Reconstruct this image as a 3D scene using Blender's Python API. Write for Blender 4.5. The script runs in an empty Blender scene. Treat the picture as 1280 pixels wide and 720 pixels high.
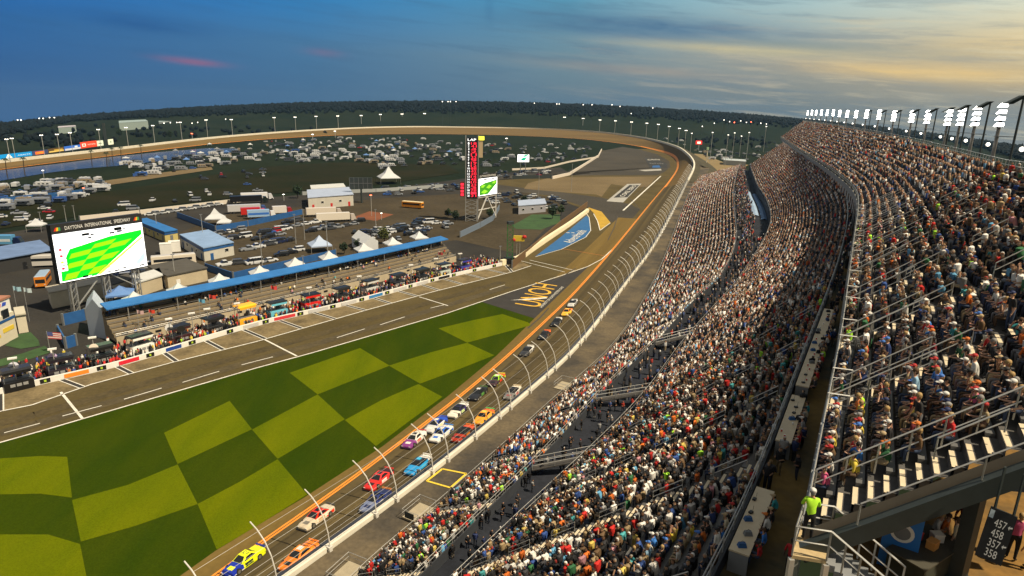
import bpy, bmesh, math, random
import numpy as np
from mathutils import Vector, Matrix
R0 = random.Random(7)
NR = np.random.default_rng(11)
sc = bpy.context.scene
COL = sc.collection
PI = math.pi

# ------------------------------------------------------------------ camera
FPX, CH, YH = 800.0, 48.0, 138.0            # focal length in photo pixels, camera height (m), eye level row
ROLL = math.atan(0.0227)
PITCH = math.atan((360 - YH) / FPX * math.cos(ROLL))
FWD = Vector((0, math.cos(PITCH), -math.sin(PITCH)))
_r = Vector((1, 0, 0)); _u = _r.cross(FWD)
RGT = _r * math.cos(ROLL) + _u * math.sin(ROLL)
UPV = _u * math.cos(ROLL) - _r * math.sin(ROLL)
CAMP = Vector((0, 0, CH))

def ray(u, v): return FWD + RGT * ((u - 640) / FPX) + UPV * ((360 - v) / FPX)
def at(u, v, z=0.0):                          # point of the place seen at photo pixel (u, v), at height z
    d = ray(u, v); return CAMP + d * ((z - CH) / d.z)
def at_dist(u, v, D):
    d = ray(u, v); return CAMP + d * (D / math.hypot(d.x, d.y))
def proj(p):
    q = Vector(p) - CAMP; w = q.dot(FWD)
    return 640 + FPX * q.dot(RGT) / w, 360 - FPX * q.dot(UPV) / w, w
def z_over(base, u, v):                       # height over a ground point of what shows at pixel (u, v)
    d = ray(u, v); t = math.hypot(base.x, base.y) / math.hypot(d.x, d.y); return CH + d.z * t
def on_plane(u, v, p0, n):
    d = ray(u, v); return CAMP + d * ((p0 - CAMP).dot(n) / d.dot(n))

cd = bpy.data.cameras.new('camera'); cam = bpy.data.objects.new('camera', cd); COL.objects.link(cam)
cd.sensor_width = 36; cd.lens = 36 * FPX / 1280; cd.clip_start = 0.5; cd.clip_end = 30000
M = Matrix((RGT, UPV, -FWD)).transposed().to_4x4(); M.translation = CAMP; cam.matrix_world = M
sc.camera = cam

# ------------------------------------------------------------------ materials
MATS = {}
def lin(c):
    return tuple((x / 255 / 12.92) if x / 255 <= .04045 else ((x / 255 + .055) / 1.055) ** 2.4 for x in c)
def mat(name, col, rough=.7, var=.0, scale=1.0, metal=0, emit=0, bump=0, spec=.4, detail=6):
    """col: linear albedo; var: how far a noise of the surface lightens and darkens it."""
    if name in MATS: return MATS[name]
    m = bpy.data.materials.new(name); m.use_nodes = True; nt = m.node_tree; b = nt.nodes['Principled BSDF']
    b.inputs['Base Color'].default_value = (*col, 1); b.inputs['Roughness'].default_value = rough
    b.inputs['Metallic'].default_value = metal; b.inputs['Specular IOR Level'].default_value = spec
    if emit:
        b.inputs['Emission Color'].default_value = (*col, 1); b.inputs['Emission Strength'].default_value = emit
    if var:
        tc = nt.nodes.new('ShaderNodeTexCoord'); n = nt.nodes.new('ShaderNodeTexNoise')
        n.inputs['Scale'].default_value = scale; n.inputs['Detail'].default_value = detail; n.inputs['Roughness'].default_value = .65
        nt.links.new(tc.outputs['Object'], n.inputs['Vector'])
        r = nt.nodes.new('ShaderNodeMapRange'); r.inputs[1].default_value = .3; r.inputs[2].default_value = .7
        r.inputs[3].default_value = 1 - var; r.inputs[4].default_value = 1 + var
        nt.links.new(n.outputs['Fac'], r.inputs[0])
        mx = nt.nodes.new('ShaderNodeMix'); mx.data_type = 'RGBA'; mx.blend_type = 'MULTIPLY'; mx.inputs[0].default_value = 1
        mx.inputs[6].default_value = (*col, 1); nt.links.new(r.outputs[0], mx.inputs[7])
        nt.links.new(mx.outputs[2], b.inputs['Base Color'])
        if bump:
            bp = nt.nodes.new('ShaderNodeBump'); bp.inputs['Strength'].default_value = bump
            nt.links.new(n.outputs['Fac'], bp.inputs['Height']); nt.links.new(bp.outputs[0], b.inputs['Normal'])
    MATS[name] = m; return m
def attr_mat(name, rough=.75):
    m = bpy.data.materials.new(name); m.use_nodes = True; nt = m.node_tree; b = nt.nodes['Principled BSDF']
    a = nt.nodes.new('ShaderNodeAttribute'); a.attribute_name = 'col'
    nt.links.new(a.outputs['Color'], b.inputs['Base Color']); b.inputs['Roughness'].default_value = rough
    b.inputs['Specular IOR Level'].default_value = .25
    MATS[name] = m; return m
def two_tone(name, c1, c2, s1, s2, rough=.9, stretch=(1, 1, 1), uv=False, lo=.35, hi=.65, fine=.18, rot=0):
    """patches of c1 and c2 at scale s1, each broken up by a fine grain at scale s2"""
    m = bpy.data.materials.new(name); m.use_nodes = True; nt = m.node_tree; b = nt.nodes['Principled BSDF']
    tc = nt.nodes.new('ShaderNodeTexCoord'); mp = nt.nodes.new('ShaderNodeMapping'); mp.inputs['Scale'].default_value = stretch
    mp.inputs['Rotation'].default_value = (0, 0, rot)
    nt.links.new(tc.outputs['UV' if uv else 'Object'], mp.inputs[0])
    n = nt.nodes.new('ShaderNodeTexNoise'); n.inputs['Scale'].default_value = s1; n.inputs['Detail'].default_value = 5; n.inputs['Roughness'].default_value = .6
    n2 = nt.nodes.new('ShaderNodeTexNoise'); n2.inputs['Scale'].default_value = s2; n2.inputs['Detail'].default_value = 4
    nt.links.new(mp.outputs[0], n.inputs['Vector']); nt.links.new(tc.outputs['Object'], n2.inputs['Vector'])
    r = nt.nodes.new('ShaderNodeMapRange'); r.inputs[1].default_value = lo; r.inputs[2].default_value = hi; nt.links.new(n.outputs['Fac'], r.inputs[0])
    mx = nt.nodes.new('ShaderNodeMix'); mx.data_type = 'RGBA'; mx.inputs[6].default_value = (*c1, 1); mx.inputs[7].default_value = (*c2, 1)
    nt.links.new(r.outputs[0], mx.inputs[0])
    r2 = nt.nodes.new('ShaderNodeMapRange'); r2.inputs[1].default_value = .3; r2.inputs[2].default_value = .7
    r2.inputs[3].default_value = 1 - fine; r2.inputs[4].default_value = 1 + fine; nt.links.new(n2.outputs['Fac'], r2.inputs[0])
    mm = nt.nodes.new('ShaderNodeMix'); mm.data_type = 'RGBA'; mm.blend_type = 'MULTIPLY'; mm.inputs[0].default_value = 1
    nt.links.new(mx.outputs[2], mm.inputs[6]); nt.links.new(r2.outputs[0], mm.inputs[7]); nt.links.new(mm.outputs[2], b.inputs['Base Color'])
    b.inputs['Roughness'].default_value = rough; b.inputs['Specular IOR Level'].default_value = .25
    MATS[name] = m; return m

white = mat('white_paint', (.74, .73, .69), .5, .06, .8)
cream = mat('cream_paint', (.62, .56, .43), .6, .08, .5)
concrete = mat('concrete', (.30, .27, .22), .85, .18, 1.2)
pale_concrete = mat('pale_concrete', (.50, .45, .36), .85, .12, 1.5)
steel = mat('galvanised_steel', (.52, .52, .5), .4, .1, 3, .6)
dark_steel = mat('dark_steel', (.035, .045, .045), .5, .15, 2)
grey_metal = mat('grey_metal', (.16, .17, .18), .5, .1, 2)
black = mat('black_paint', (.012, .012, .013), .45)
rubber = mat('tyre_rubber', (.02, .02, .02), .8)
glass = mat('dark_glass', (.015, .018, .022), .08, spec=.6)
blue_roof = mat('blue_roof', (.025, .145, .40), .5, .14, .4)
blue_paint = mat('blue_paint', (.02, .09, .26), .55, .18, .5)
pale_blue_roof = mat('pale_blue_roof', (.22, .33, .52), .5, .14, .3)
red_paint = mat('red_paint', (.52, .03, .025), .45)
orange_paint = mat('orange_line_paint', (.80, .27, .03), .7, .12, .8)
yellow_paint = mat('yellow_paint', (.72, .52, .05), .6, .1, 1)
white_line = mat('white_line_paint', (.62, .60, .54), .8, .2, .7)
tan = mat('tan_wall', (.45, .38, .26), .8, .1, .4)
brown_roof = mat('flat_dark_roof', (.07, .065, .055), .9, .2, .3)
lamp_lit = mat('lit_lamp', (1, .95, .86), emit=14)
lamp_red = mat('lit_red_lamp', (1, .12, .05), emit=9)
lamp_dim = mat('lit_small_lamp', (1, .93, .8), emit=3.2)
skin_m = mat('skin', (.44, .25, .16), .6)
crowd_m = attr_mat('crowd_clothing')

# ------------------------------------------------------------------ mesh builder
class MB:
    def __init__(s): s.v = []; s.f = []; s.m = []
    def add(s, vs, fs, m=0):
        o = len(s.v); s.v += [tuple(p) for p in vs]; s.f += [tuple(i + o for i in f) for f in fs]; s.m += [m] * len(fs); return s
    def poly(s, pts, m=0): return s.add(pts, [tuple(range(len(pts)))], m)
    def hexa(s, b, t, m=0):                  # two quads, bottom and top, counter-clockwise from above
        return s.add(list(b) + list(t), [(3, 2, 1, 0), (4, 5, 6, 7), (0, 1, 5, 4), (1, 2, 6, 5), (2, 3, 7, 6), (3, 0, 4, 7)], m)
    def box(s, c, d, rz=0, m=0):
        x, y, z = d[0] / 2, d[1] / 2, d[2] / 2; a, b = math.cos(rz), math.sin(rz)
        q = [(c[0] + i * x * a - j * y * b, c[1] + i * x * b + j * y * a) for i, j in ((-1, -1), (1, -1), (1, 1), (-1, 1))]
        return s.hexa([(p[0], p[1], c[2] - z) for p in q], [(p[0], p[1], c[2] + z) for p in q], m)
    def prism(s, pts, z0, z1, m=0):
        n = len(pts); return s.add([(p[0], p[1], z0) for p in pts] + [(p[0], p[1], z1) for p in pts],
            [tuple(range(n - 1, -1, -1)), tuple(range(n, 2 * n))] + [(i, (i + 1) % n, n + (i + 1) % n, n + i) for i in range(n)], m)
    def beam(s, a, b, w, h, m=0):            # a bar of w x h from a to b
        a, b = Vector(a), Vector(b); d = (b - a).normalized()
        x = d.cross(Vector((0, 0, 1))); x = Vector((1, 0, 0)) if x.length < 1e-4 else x.normalized(); y = x.cross(d)
        x = x * w / 2; y = y * h / 2
        return s.add([a - x - y, a + x - y, a + x + y, a - x + y, b - x - y, b + x - y, b + x + y, b - x + y],
                     [(0, 1, 2, 3), (7, 6, 5, 4), (0, 4, 5, 1), (1, 5, 6, 2), (2, 6, 7, 3), (3, 7, 4, 0)], m)
    def tube(s, pts, r, n=5, m=0, closed=False):
        pts = [Vector(p) for p in pts]; rs = r if isinstance(r, (list, tuple)) else [r] * len(pts)
        vs = []; ref = None
        for i, p in enumerate(pts):
            d = (pts[min(i + 1, len(pts) - 1)] - pts[max(i - 1, 0)]).normalized()
            x = d.cross(Vector((0, 0, 1)))
            if x.length < 1e-3: x = ref if ref is not None else Vector((1, 0, 0))
            x.normalize(); ref = x.copy(); y = x.cross(d)
            vs += [p + (x * math.cos(2 * PI * k / n) + y * math.sin(2 * PI * k / n)) * rs[i] for k in range(n)]
        fs = [(i * n + k, i * n + (k + 1) % n, (i + 1) * n + (k + 1) % n, (i + 1) * n + k) for i in range(len(pts) - 1) for k in range(n)]
        fs += [tuple(range(n - 1, -1, -1)), tuple(range((len(pts) - 1) * n, len(pts) * n))]
        return s.add(vs, fs, m)
    def cyl(s, c, r, h, n=10, m=0, r2=None):
        return s.tube([c, (c[0], c[1], c[2] + h)], [r, r if r2 is None else r2], n, m)
    def disc(s, c, r, w, ax, n=14, m=0):     # a wheel-like disc of width w about the axis ax
        ax = Vector(ax).normalized() * (w / 2); c = Vector(c); return s.tube([c - ax, c + ax], r, n, m)
    def ball(s, c, r, n=8, k=5, m=0):
        r = r if isinstance(r, (list, tuple)) else (r, r, r)
        vs = [(c[0], c[1], c[2] - r[2])]
        for i in range(1, k):
            t = -PI / 2 + PI * i / k
            vs += [(c[0] + r[0] * math.cos(t) * math.cos(2 * PI * j / n), c[1] + r[1] * math.cos(t) * math.sin(2 * PI * j / n), c[2] + r[2] * math.sin(t)) for j in range(n)]
        vs.append((c[0], c[1], c[2] + r[2])); L = len(vs) - 1
        fs = [(0, 1 + (j + 1) % n, 1 + j) for j in range(n)]
        for i in range(k - 2):
            fs += [(1 + i * n + j, 1 + i * n + (j + 1) % n, 1 + (i + 1) * n + (j + 1) % n, 1 + (i + 1) * n + j) for j in range(n)]
        fs += [(1 + (k - 2) * n + j, 1 + (k - 2) * n + (j + 1) % n, L) for j in range(n)]
        return s.add(vs, fs, m)
    def build(s, name, mats, parent=None, smooth=False):
        me = bpy.data.meshes.new(name)
        o3 = Vector((0, 0, 0)); q_ = parent
        while q_ is not None: o3 = o3 + q_.location; q_ = q_.parent
        me.from_pydata([(p[0] - o3[0], p[1] - o3[1], p[2] - o3[2]) for p in s.v], [], s.f)
        for m in (mats if isinstance(mats, (list, tuple)) else [mats]): me.materials.append(m)
        if any(s.m): me.polygons.foreach_set('material_index', s.m)
        if smooth: me.polygons.foreach_set('use_smooth', [True] * len(me.polygons))
        me.update()
        o = bpy.data.objects.new(name, me); COL.objects.link(o)
        if parent is not None: o.parent = parent
        return o

def tag(o, label=None, cat=None, group=None, kind=None):
    if label: o['label'] = label
    if cat: o['category'] = cat
    if group: o['group'] = group
    if kind: o['kind'] = kind
    return o
def thing(name, label, cat, loc=(0, 0, 0), group=None):
    o = bpy.data.objects.new(name, None); o.empty_display_size = .3; COL.objects.link(o); o.location = loc
    return tag(o, label, cat, group)
KIDS = {}
def copy_tree(o, parent=None):
    c = o.copy(); COL.objects.link(c)
    if parent is not None: c.parent = parent; c.matrix_parent_inverse = o.matrix_parent_inverse
    for ch in o.children: copy_tree(ch, c)
    return c
def spot(o, p, rz=0, s=1.0):
    o.location = p; o.rotation_euler = (0, 0, rz); o.scale = (s, s, s); return o

# ------------------------------------------------------------------ text
_tx = {}
def text_geo(body):                          # outline of a text, scaled to the unit square
    if body in _tx: return _tx[body]
    c = bpy.data.curves.new('t', 'FONT'); c.body = body; c.resolution_u = 3
    o = bpy.data.objects.new('t', c); COL.objects.link(o); dg = bpy.context.evaluated_depsgraph_get(); dg.update()
    me = bpy.data.meshes.new_from_object(o.evaluated_get(dg))
    vs = np.array([v.co[:] for v in me.vertices]); fs = [tuple(p.vertices) for p in me.polygons]
    bpy.data.objects.remove(o); bpy.data.curves.remove(c); bpy.data.meshes.remove(me)
    lo, hi = vs.min(0), vs.max(0); w = (hi - lo); vs = (vs - lo) / np.where(w == 0, 1, w)
    _tx[body] = (vs, fs, w[0] / w[1]); return _tx[body]
def text_in(mb, body, O, X, Y, m=0, lift=None):
    """the text fills the parallelogram O, O+X, O+Y"""
    vs, fs, _ = text_geo(body); O, X, Y = Vector(O), Vector(X), Vector(Y)
    if lift: O = O + X.cross(Y).normalized() * lift
    mb.add([O + X * float(v[0]) + Y * float(v[1]) for v in vs], fs, m); return mb

# ------------------------------------------------------------------ curves
def crom(P, n=8):
    P = [np.array(p, float) for p in P]; out = []
    for i in range(len(P) - 1):
        a, b, c, d = P[max(i - 1, 0)], P[i], P[i + 1], P[min(i + 2, len(P) - 1)]
        tb = (c - a) / 2; tc = (d - b) / 2
        L = np.linalg.norm(c - b)
        for t, lim in ((tb, 1.2), (tc, 1.2)):
            k = np.linalg.norm(t)
            if k > L * lim: t *= L * lim / k
        for k in range(n):
            s = k / n; out.append((2 * s**3 - 3 * s**2 + 1) * b + (s**3 - 2 * s**2 + s) * tb + (-2 * s**3 + 3 * s**2) * c + (s**3 - s**2) * tc)
    out.append(P[-1]); return np.array(out)
def resample(C, step):
    d = np.r_[0, np.cumsum(np.linalg.norm(np.diff(C[:, :2], axis=0), axis=1))]
    n = max(2, int(round(d[-1] / step)) + 1); s = np.linspace(0, d[-1], n)
    return np.stack([np.interp(s, d, C[:, k]) for k in range(3)], 1)
def smooth(C, it):
    C = C.copy()
    for _ in range(it): C[1:-1] = (C[:-2] + 2 * C[1:-1] + C[2:]) / 4
    return C
def curve_px(L, step=3.0, it=6):
    """L: (u, v, z) rows -> evenly spaced smoothed 3D points"""
    return smooth(resample(crom([tuple(at(u, v, z)) for u, v, z in L]), step), it)
def extend(C, a=0, b=0, step=3.0):
    t0 = C[0] - C[3]; t0 /= np.linalg.norm(t0[:2]); t1 = C[-1] - C[-4]; t1 /= np.linalg.norm(t1[:2])
    A = [C[0] + t0 * k * step for k in range(int(a / step), 0, -1)]; B = [C[-1] + t1 * k * step for k in range(1, int(b / step) + 1)]
    return np.array(list(A) + list(C) + list(B))
def tangents(C):
    t = np.gradient(C, axis=0); t[:, 2] = 0; return t / np.linalg.norm(t, axis=1)[:, None]
def match(F, B):
    """for every station of F the point of B that lies straight across from it"""
    Bd = resample(B, .5); t = tangents(F); out = []; k0 = 0
    for p, tt in zip(F, t):
        w = Bd[k0:k0 + 400]; k = int(np.argmin(np.abs((w - p) @ tt) + .02 * np.linalg.norm((w - p)[:, :2], axis=1)))
        k0 = k0 + max(0, k - 2); out.append(Bd[min(k0 + 2, len(Bd) - 1)] if k >= 2 else Bd[k0 + k])
    return smooth(np.array(out), 4)
def along(C):
    return np.r_[0, np.cumsum(np.linalg.norm(np.diff(C[:, :2], axis=0), axis=1))]
def sheet(name, A, B, m, dz=0, uvs=True):    # a ruled sheet between two matched lines
    n = len(A); mb = MB(); mb.v = [(*p[:2], p[2] + dz) for p in A] + [(*p[:2], p[2] + dz) for p in B]
    mb.f = [(i, i + 1, n + i + 1, n + i) for i in range(n - 1)]; mb.m = [0] * (n - 1)
    o = mb.build(name, m)
    if uvs:
        uv = o.data.uv_layers.new(name='UVMap'); s = along((A + B) / 2); w = np.linalg.norm((A - B)[:, :2], axis=1)
        flat = []
        for i in range(n - 1):
            flat += [s[i], 0, s[i + 1], 0, s[i + 1], w[i + 1], s[i], w[i]]
        uv.data.foreach_set('uv', flat)
    return o
def ribbon(name, A, B, s0, s1, m, dz):       # the strip of a ruled sheet between two widths (m from A)
    w = np.linalg.norm((B - A)[:, :2], axis=1)[:, None]
    return sheet(name, A + (B - A) * (s0 / w), A + (B - A) * (s1 / w), m, dz)
def ground_poly(name, px, m, z, smooth_it=0, kind='structure'):
    pts = [at(u, v, z) for u, v in px]
    mb = MB().poly(pts[::-1]); o = mb.build(name, m)
    if o.data.polygons[0].normal.z < 0: o.data.flip_normals()
    bm = bmesh.new(); bm.from_mesh(o.data); bmesh.ops.triangulate(bm, faces=bm.faces[:]); bm.to_mesh(o.data); bm.free()
    return tag(o, kind=kind)
def px_line(mb, pts, w, z, m=0):             # a painted line through pixel points, w metres wide
    C = [at(u, v, z) for u, v in pts]
    for a, b in zip(C[:-1], C[1:]):
        d = (b - a).normalized(); n = Vector((-d.y, d.x, 0)) * (w / 2)
        mb.poly([a - n, b - n, b + n, a + n], m)
    return mb
# ------------------------------------------------------------------ light and sky
SUN_EL, SUN_DIR = math.radians(55), Vector((.90, -.43, 0)).normalized()
SUNV = Vector((SUN_DIR.x * math.cos(SUN_EL), SUN_DIR.y * math.cos(SUN_EL), math.sin(SUN_EL)))
ld = bpy.data.lights.new('sun', 'SUN'); lo = bpy.data.objects.new('sun', ld); COL.objects.link(lo)
ld.energy = 4.4; ld.angle = math.radians(.8); ld.color = (1, .85, .62)
lo.rotation_euler = (-SUNV).to_track_quat('-Z', 'Y').to_euler(); lo.location = (60, -40, 120)

w = bpy.data.worlds.new('World'); sc.world = w; w.use_nodes = True; nt = w.node_tree; nt.nodes.clear()
L = nt.links.new
def N(t, **k):
    n = nt.nodes.new(t)
    for a, b in k.items(): setattr(n, a, b)
    return n
def mth(op, a, b=None, c=None, clamp=False):
    n = N('ShaderNodeMath', operation=op); n.use_clamp = clamp
    for i, x in enumerate((a, b, c)):
        if x is None: continue
        if isinstance(x, (int, float)): n.inputs[i].default_value = x
        else: L(x, n.inputs[i])
    return n.outputs[0]
def mixc(f, a, b, mode='MIX'):
    n = N('ShaderNodeMix', data_type='RGBA', blend_type=mode)
    for i, x in ((0, f), (6, a), (7, b)):
        if isinstance(x, (int, float)): n.inputs[i].default_value = x
        elif isinstance(x, tuple): n.inputs[i].default_value = (*x, 1)
        else: L(x, n.inputs[i])
    return n.outputs[2]
def ramp(f, stops):
    n = N('ShaderNodeValToRGB'); e = n.color_ramp.elements
    while len(e) < len(stops): e.new(.5)
    for i, (p, c) in enumerate(stops): e[i].position = p; e[i].color = (*lin(c), 1)
    L(f, n.inputs[0]); return n.outputs[0]
tc = N('ShaderNodeTexCoord'); sx = N('ShaderNodeSeparateXYZ'); L(tc.outputs['Generated'], sx.inputs[0])
X, Y, Z = sx.outputs
az = mth('ARCTAN2', X, Y)                                   # 0 ahead, + to the right
A = mth('MULTIPLY_ADD', az, 1 / 1.5, .5, clamp=True)        # -43 deg .. +43 deg -> 0 .. 1
E_ = mth('MULTIPLY_ADD', mth('ABSOLUTE', az), -.03, mth('ADD', Z, .012))   # elevation over the treeline
low = ramp(A, [(0, (46, 92, 146)), (.3, (66, 104, 140)), (.55, (88, 112, 132)), (.75, (104, 118, 124)), (.95, (136, 136, 130)), (1, (142, 142, 134))])
mid = ramp(A, [(0, (32, 96, 160)), (.3, (70, 118, 158)), (.55, (112, 140, 152)), (.75, (158, 162, 154)), (.92, (222, 200, 152)), (1, (234, 208, 152))])
top = ramp(A, [(0, (0, 102, 196)), (.3, (42, 128, 190)), (.55, (88, 150, 178)), (.75, (168, 200, 204)), (.95, (222, 240, 228)), (1, (224, 242, 228))])
zen = (lin((150, 152, 150)))
c1 = mixc(mth('DIVIDE', E_, .085, clamp=True), low, mid)
c2 = mixc(mth('DIVIDE', mth('SUBTRACT', E_, .085), .075, clamp=True), c1, top)
c3 = mixc(mth('DIVIDE', mth('SUBTRACT', E_, .2), .22, clamp=True), c2, zen)
def noise(sxyz, scale, detail=6, rough=.55, off=0):
    v = N('ShaderNodeCombineXYZ'); L(mth('MULTIPLY_ADD', az, sxyz[0], off), v.inputs[0])
    # streaks run slightly downhill to the right
    L(mth('MULTIPLY', mth('MULTIPLY_ADD', az, .075, Z), sxyz[1]), v.inputs[1])
    n = N('ShaderNodeTexNoise'); n.inputs['Scale'].default_value = scale; n.inputs['Detail'].default_value = detail; n.inputs['Roughness'].default_value = rough
    n.inputs['Distortion'].default_value = .25
    L(v.outputs[0], n.inputs['Vector']); return n.outputs['Fac']
def band(x, lo_, hi_):
    n = N('ShaderNodeMapRange'); n.interpolation_type = 'SMOOTHSTEP'; n.clamp = True; L(x, n.inputs[0])
    n.inputs[1].default_value = lo_; n.inputs[2].default_value = hi_; return n.outputs[0]
n1 = band(noise((3.4, 44), 1.6, 9, .66, 3.1), .47, .64)
rightness = band(az, -.45, .25)
cl = ramp(A, [(0, (30, 80, 132)), (.45, (70, 104, 134)), (.75, (104, 128, 144)), (1, (160, 164, 156))])
c4 = mixc(mth('MULTIPLY', mth('MULTIPLY', n1, mth('MULTIPLY_ADD', rightness, .30, .20)), .8), c3, cl)
n2 = band(noise((6, 75), 1.5, 9, .68, 9.7), .47, .68)
br = ramp(A, [(0, (50, 110, 160)), (.5, (150, 150, 148)), (.8, (214, 200, 166)), (1, (238, 226, 188))])
c5 = mixc(mth('MULTIPLY', mth('MULTIPLY', mth('MULTIPLY', n2, band(az, -.15, .45)), mth('SUBTRACT', 1.0, band(E_, .10, .155))), .5), c4, br)
def blob(u, v, su, sv, amp):                 # a soft wisp of cloud in the direction of a pixel
    d = ray(u, v).normalized(); a0 = math.atan2(d.x, d.y); z0 = d.z
    da = mth('DIVIDE', mth('SUBTRACT', az, a0), su); dz = mth('DIVIDE', mth('SUBTRACT', mth('MULTIPLY_ADD', az, .06, Z), z0 + .06 * a0), sv)
    r2 = mth('ADD', mth('MULTIPLY', da, da), mth('MULTIPLY', dz, dz))
    return mth('MULTIPLY', mth('POWER', 2.718, mth('MULTIPLY', r2, -1)), mth('MULTIPLY', mth('MULTIPLY_ADD', noise((9, 60), 1.5, 6, .6, 1.7), 1.6, .2), amp))
c6 = mixc(blob(240, 77, .035, .0042, .55), c5, lin((170, 96, 124)))
c6 = mixc(blob(405, 66, .025, .005, .35), c6, lin((140, 100, 128)))
c6 = mixc(blob(180, 30, .07, .010, .45), c6, lin((22, 74, 134)))
c6 = mixc(blob(790, 34, .18, .016, .85), c6, lin((78, 116, 148)))
c6 = mixc(blob(612, 12, .007, .02, .22), c6, lin((56, 100, 140)))
c6 = mixc(blob(1000, 58, .14, .008, .7), c6, lin((128, 146, 148)))
c6 = mixc(blob(1150, 90, .15, .010, .7), c6, lin((240, 204, 134)))
c6 = mixc(blob(930, 62, .16, .007, .55), c6, lin((216, 200, 150)))
c6 = mixc(blob(800, 88, .14, .007, .5), c6, lin((168, 156, 142)))
c6 = mixc(blob(1180, 122, .16, .008, .5), c6, lin((150, 150, 140)))
# the clear-sky glow under the clouds, from the physical sky with the same sun
sky = N('ShaderNodeTexSky', sky_type='NISHITA'); sky.sun_disc = False; sky.sun_elevation = SUN_EL
sky.sun_rotation = math.atan2(SUN_DIR.x, SUN_DIR.y)
c6 = mixc(band(mth('ABSOLUTE', az), .85, 1.5), c6, lin((150, 146, 138)))
bg1 = N('ShaderNodeBackground'); L(c6, bg1.inputs[0]); bg1.inputs[1].default_value = .70
bg2 = N('ShaderNodeBackground'); L(sky.outputs[0], bg2.inputs[0]); bg2.inputs[1].default_value = .0008
ad = N('ShaderNodeAddShader'); L(bg1.outputs[0], ad.inputs[0]); L(bg2.outputs[0], ad.inputs[1])
ow = N('ShaderNodeOutputWorld'); L(ad.outputs[0], ow.inputs[0])
sc.view_settings.view_transform = 'Standard'; sc.view_settings.look = 'None'; sc.view_settings.exposure = .52; sc.view_settings.gamma = 1
sc.cycles.use_denoising = True; sc.cycles.max_bounces = 4; sc.cycles.diffuse_bounces = 2; sc.cycles.glossy_bounces = 2
sc.cycles.transmission_bounces = 2; sc.cycles.volume_bounces = 0; sc.cycles.sample_clamp_indirect = 4

# ------------------------------------------------------------------ terrain and far forest
def az_u(a):
    d = Vector((math.sin(a), math.cos(a), 0)); f = max(d.dot(FWD), .35); return max(-70, min(1350, 640 + FPX * d.dot(RGT) / f))
def treeline(a):                              # distance and top height of the wooded skyline in direction a
    u = az_u(a); vh = 126 + .0227 * (u - 640) + 9.64e-5 * (u - 640) ** 2; lev = YH + .0227 * (u - 640)
    d = ray(u, vh); k = d.z / math.hypot(d.x, d.y)
    r = 1950 if k >= 0 else min(1950, 33 / -k); return r, CH + k * r
def terrain_z(a, r):
    rh, zt = treeline(a); t = max(0, min(1, (r - (rh - 560)) / 560)); t = t * t * (3 - 2 * t)
    z = -.2 + t * (zt - 11)
    if r > rh + 150: z -= (r - rh - 150) * .045
    return z
mb = MB(); NA = 180; RS = [0.01, 60, 150, 300, 500, 700, 850, 950, 1050, 1150, 1250, 1350, 1420, 1500, 1580, 1660, 1740, 1820, 1900, 1980, 2100, 2300, 2700, 3300, 4000]
for r in RS:
    for k in range(NA):
        a = -PI + 2 * PI * k / NA; mb.v.append((r * math.sin(a), r * math.cos(a), terrain_z(a, r)))
for i in range(len(RS) - 1):
    for k in range(NA):
        k2 = (k + 1) % NA; mb.f.append((i * NA + k, (i + 1) * NA + k, (i + 1) * NA + k2, i * NA + k2)); mb.m.append(0)
m_terrain = two_tone('dull_grass', (.010, .017, .010), (.017, .023, .012), .012, .15, .95)
o = mb.build('terrain', m_terrain); o.data.flip_normals() if o.data.polygons[500].normal.z < 0 else None
tag(o, kind='structure')

def ico():
    bm = bmesh.new(); bmesh.ops.create_icosphere(bm, subdivisions=1, radius=1); v = np.array([x.co[:] for x in bm.verts]); f = np.array([[y.index for y in x.verts] for x in bm.faces]); bm.free(); return v, f
ICV, ICF = ico()
def mass(name, tv, tf, pos, rot, scl, cols=None, mats=None):   # many copies of one shape in one mesh, fast
    n = len(pos); k = len(tv); c, s = np.cos(rot)[:, None], np.sin(rot)[:, None]
    x = tv[None, :, 0] * scl[:, 0:1]; y = tv[None, :, 1] * scl[:, 1:2]; z = tv[None, :, 2] * scl[:, 2:3]
    V = np.stack([x * c - y * s + pos[:, 0:1], x * s + y * c + pos[:, 1:2], z + pos[:, 2:3]], 2)
    return V.reshape(-1, 3), (tf[None] + (np.arange(n) * k)[:, None, None]).reshape(-1, tf.shape[1])
def raw_mesh(name, V, F, m, cols=None):
    me = bpy.data.meshes.new(name); nf, k = F.shape
    me.vertices.add(len(V)); me.vertices.foreach_set('co', V.astype(np.float32).ravel())
    me.loops.add(nf * k); me.loops.foreach_set('vertex_index', F.astype(np.int32).ravel())
    me.polygons.add(nf); me.polygons.foreach_set('loop_start', np.arange(0, nf * k, k, dtype=np.int32))
    me.materials.append(m); me.update(calc_edges=True)
    if cols is not None:
        a = me.attributes.new('col', 'FLOAT_COLOR', 'FACE'); a.data.foreach_set('color', np.c_[cols, np.ones(nf)].astype(np.float32).ravel())
    o = bpy.data.objects.new(name, me); COL.objects.link(o); return o
PV, PC, PR, PSC = [], [], [], []
for _ in range(24000):
    a = R0.uniform(-.80, .80); rh, zt = treeline(a); r = rh + R0.uniform(-260, 90) * R0.random() ** .5
    p = (r * math.sin(a), r * math.cos(a), terrain_z(a, r)); h = R0.uniform(5, 9) * (1.25 if R0.random() < .1 else 1)
    PV.append((p[0], p[1], p[2] + h * .5)); PR.append(R0.uniform(0, 6)); wd = R0.uniform(2.2, 5.0); PSC.append((wd, wd * R0.uniform(.8, 1.2), h * .55))
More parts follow.
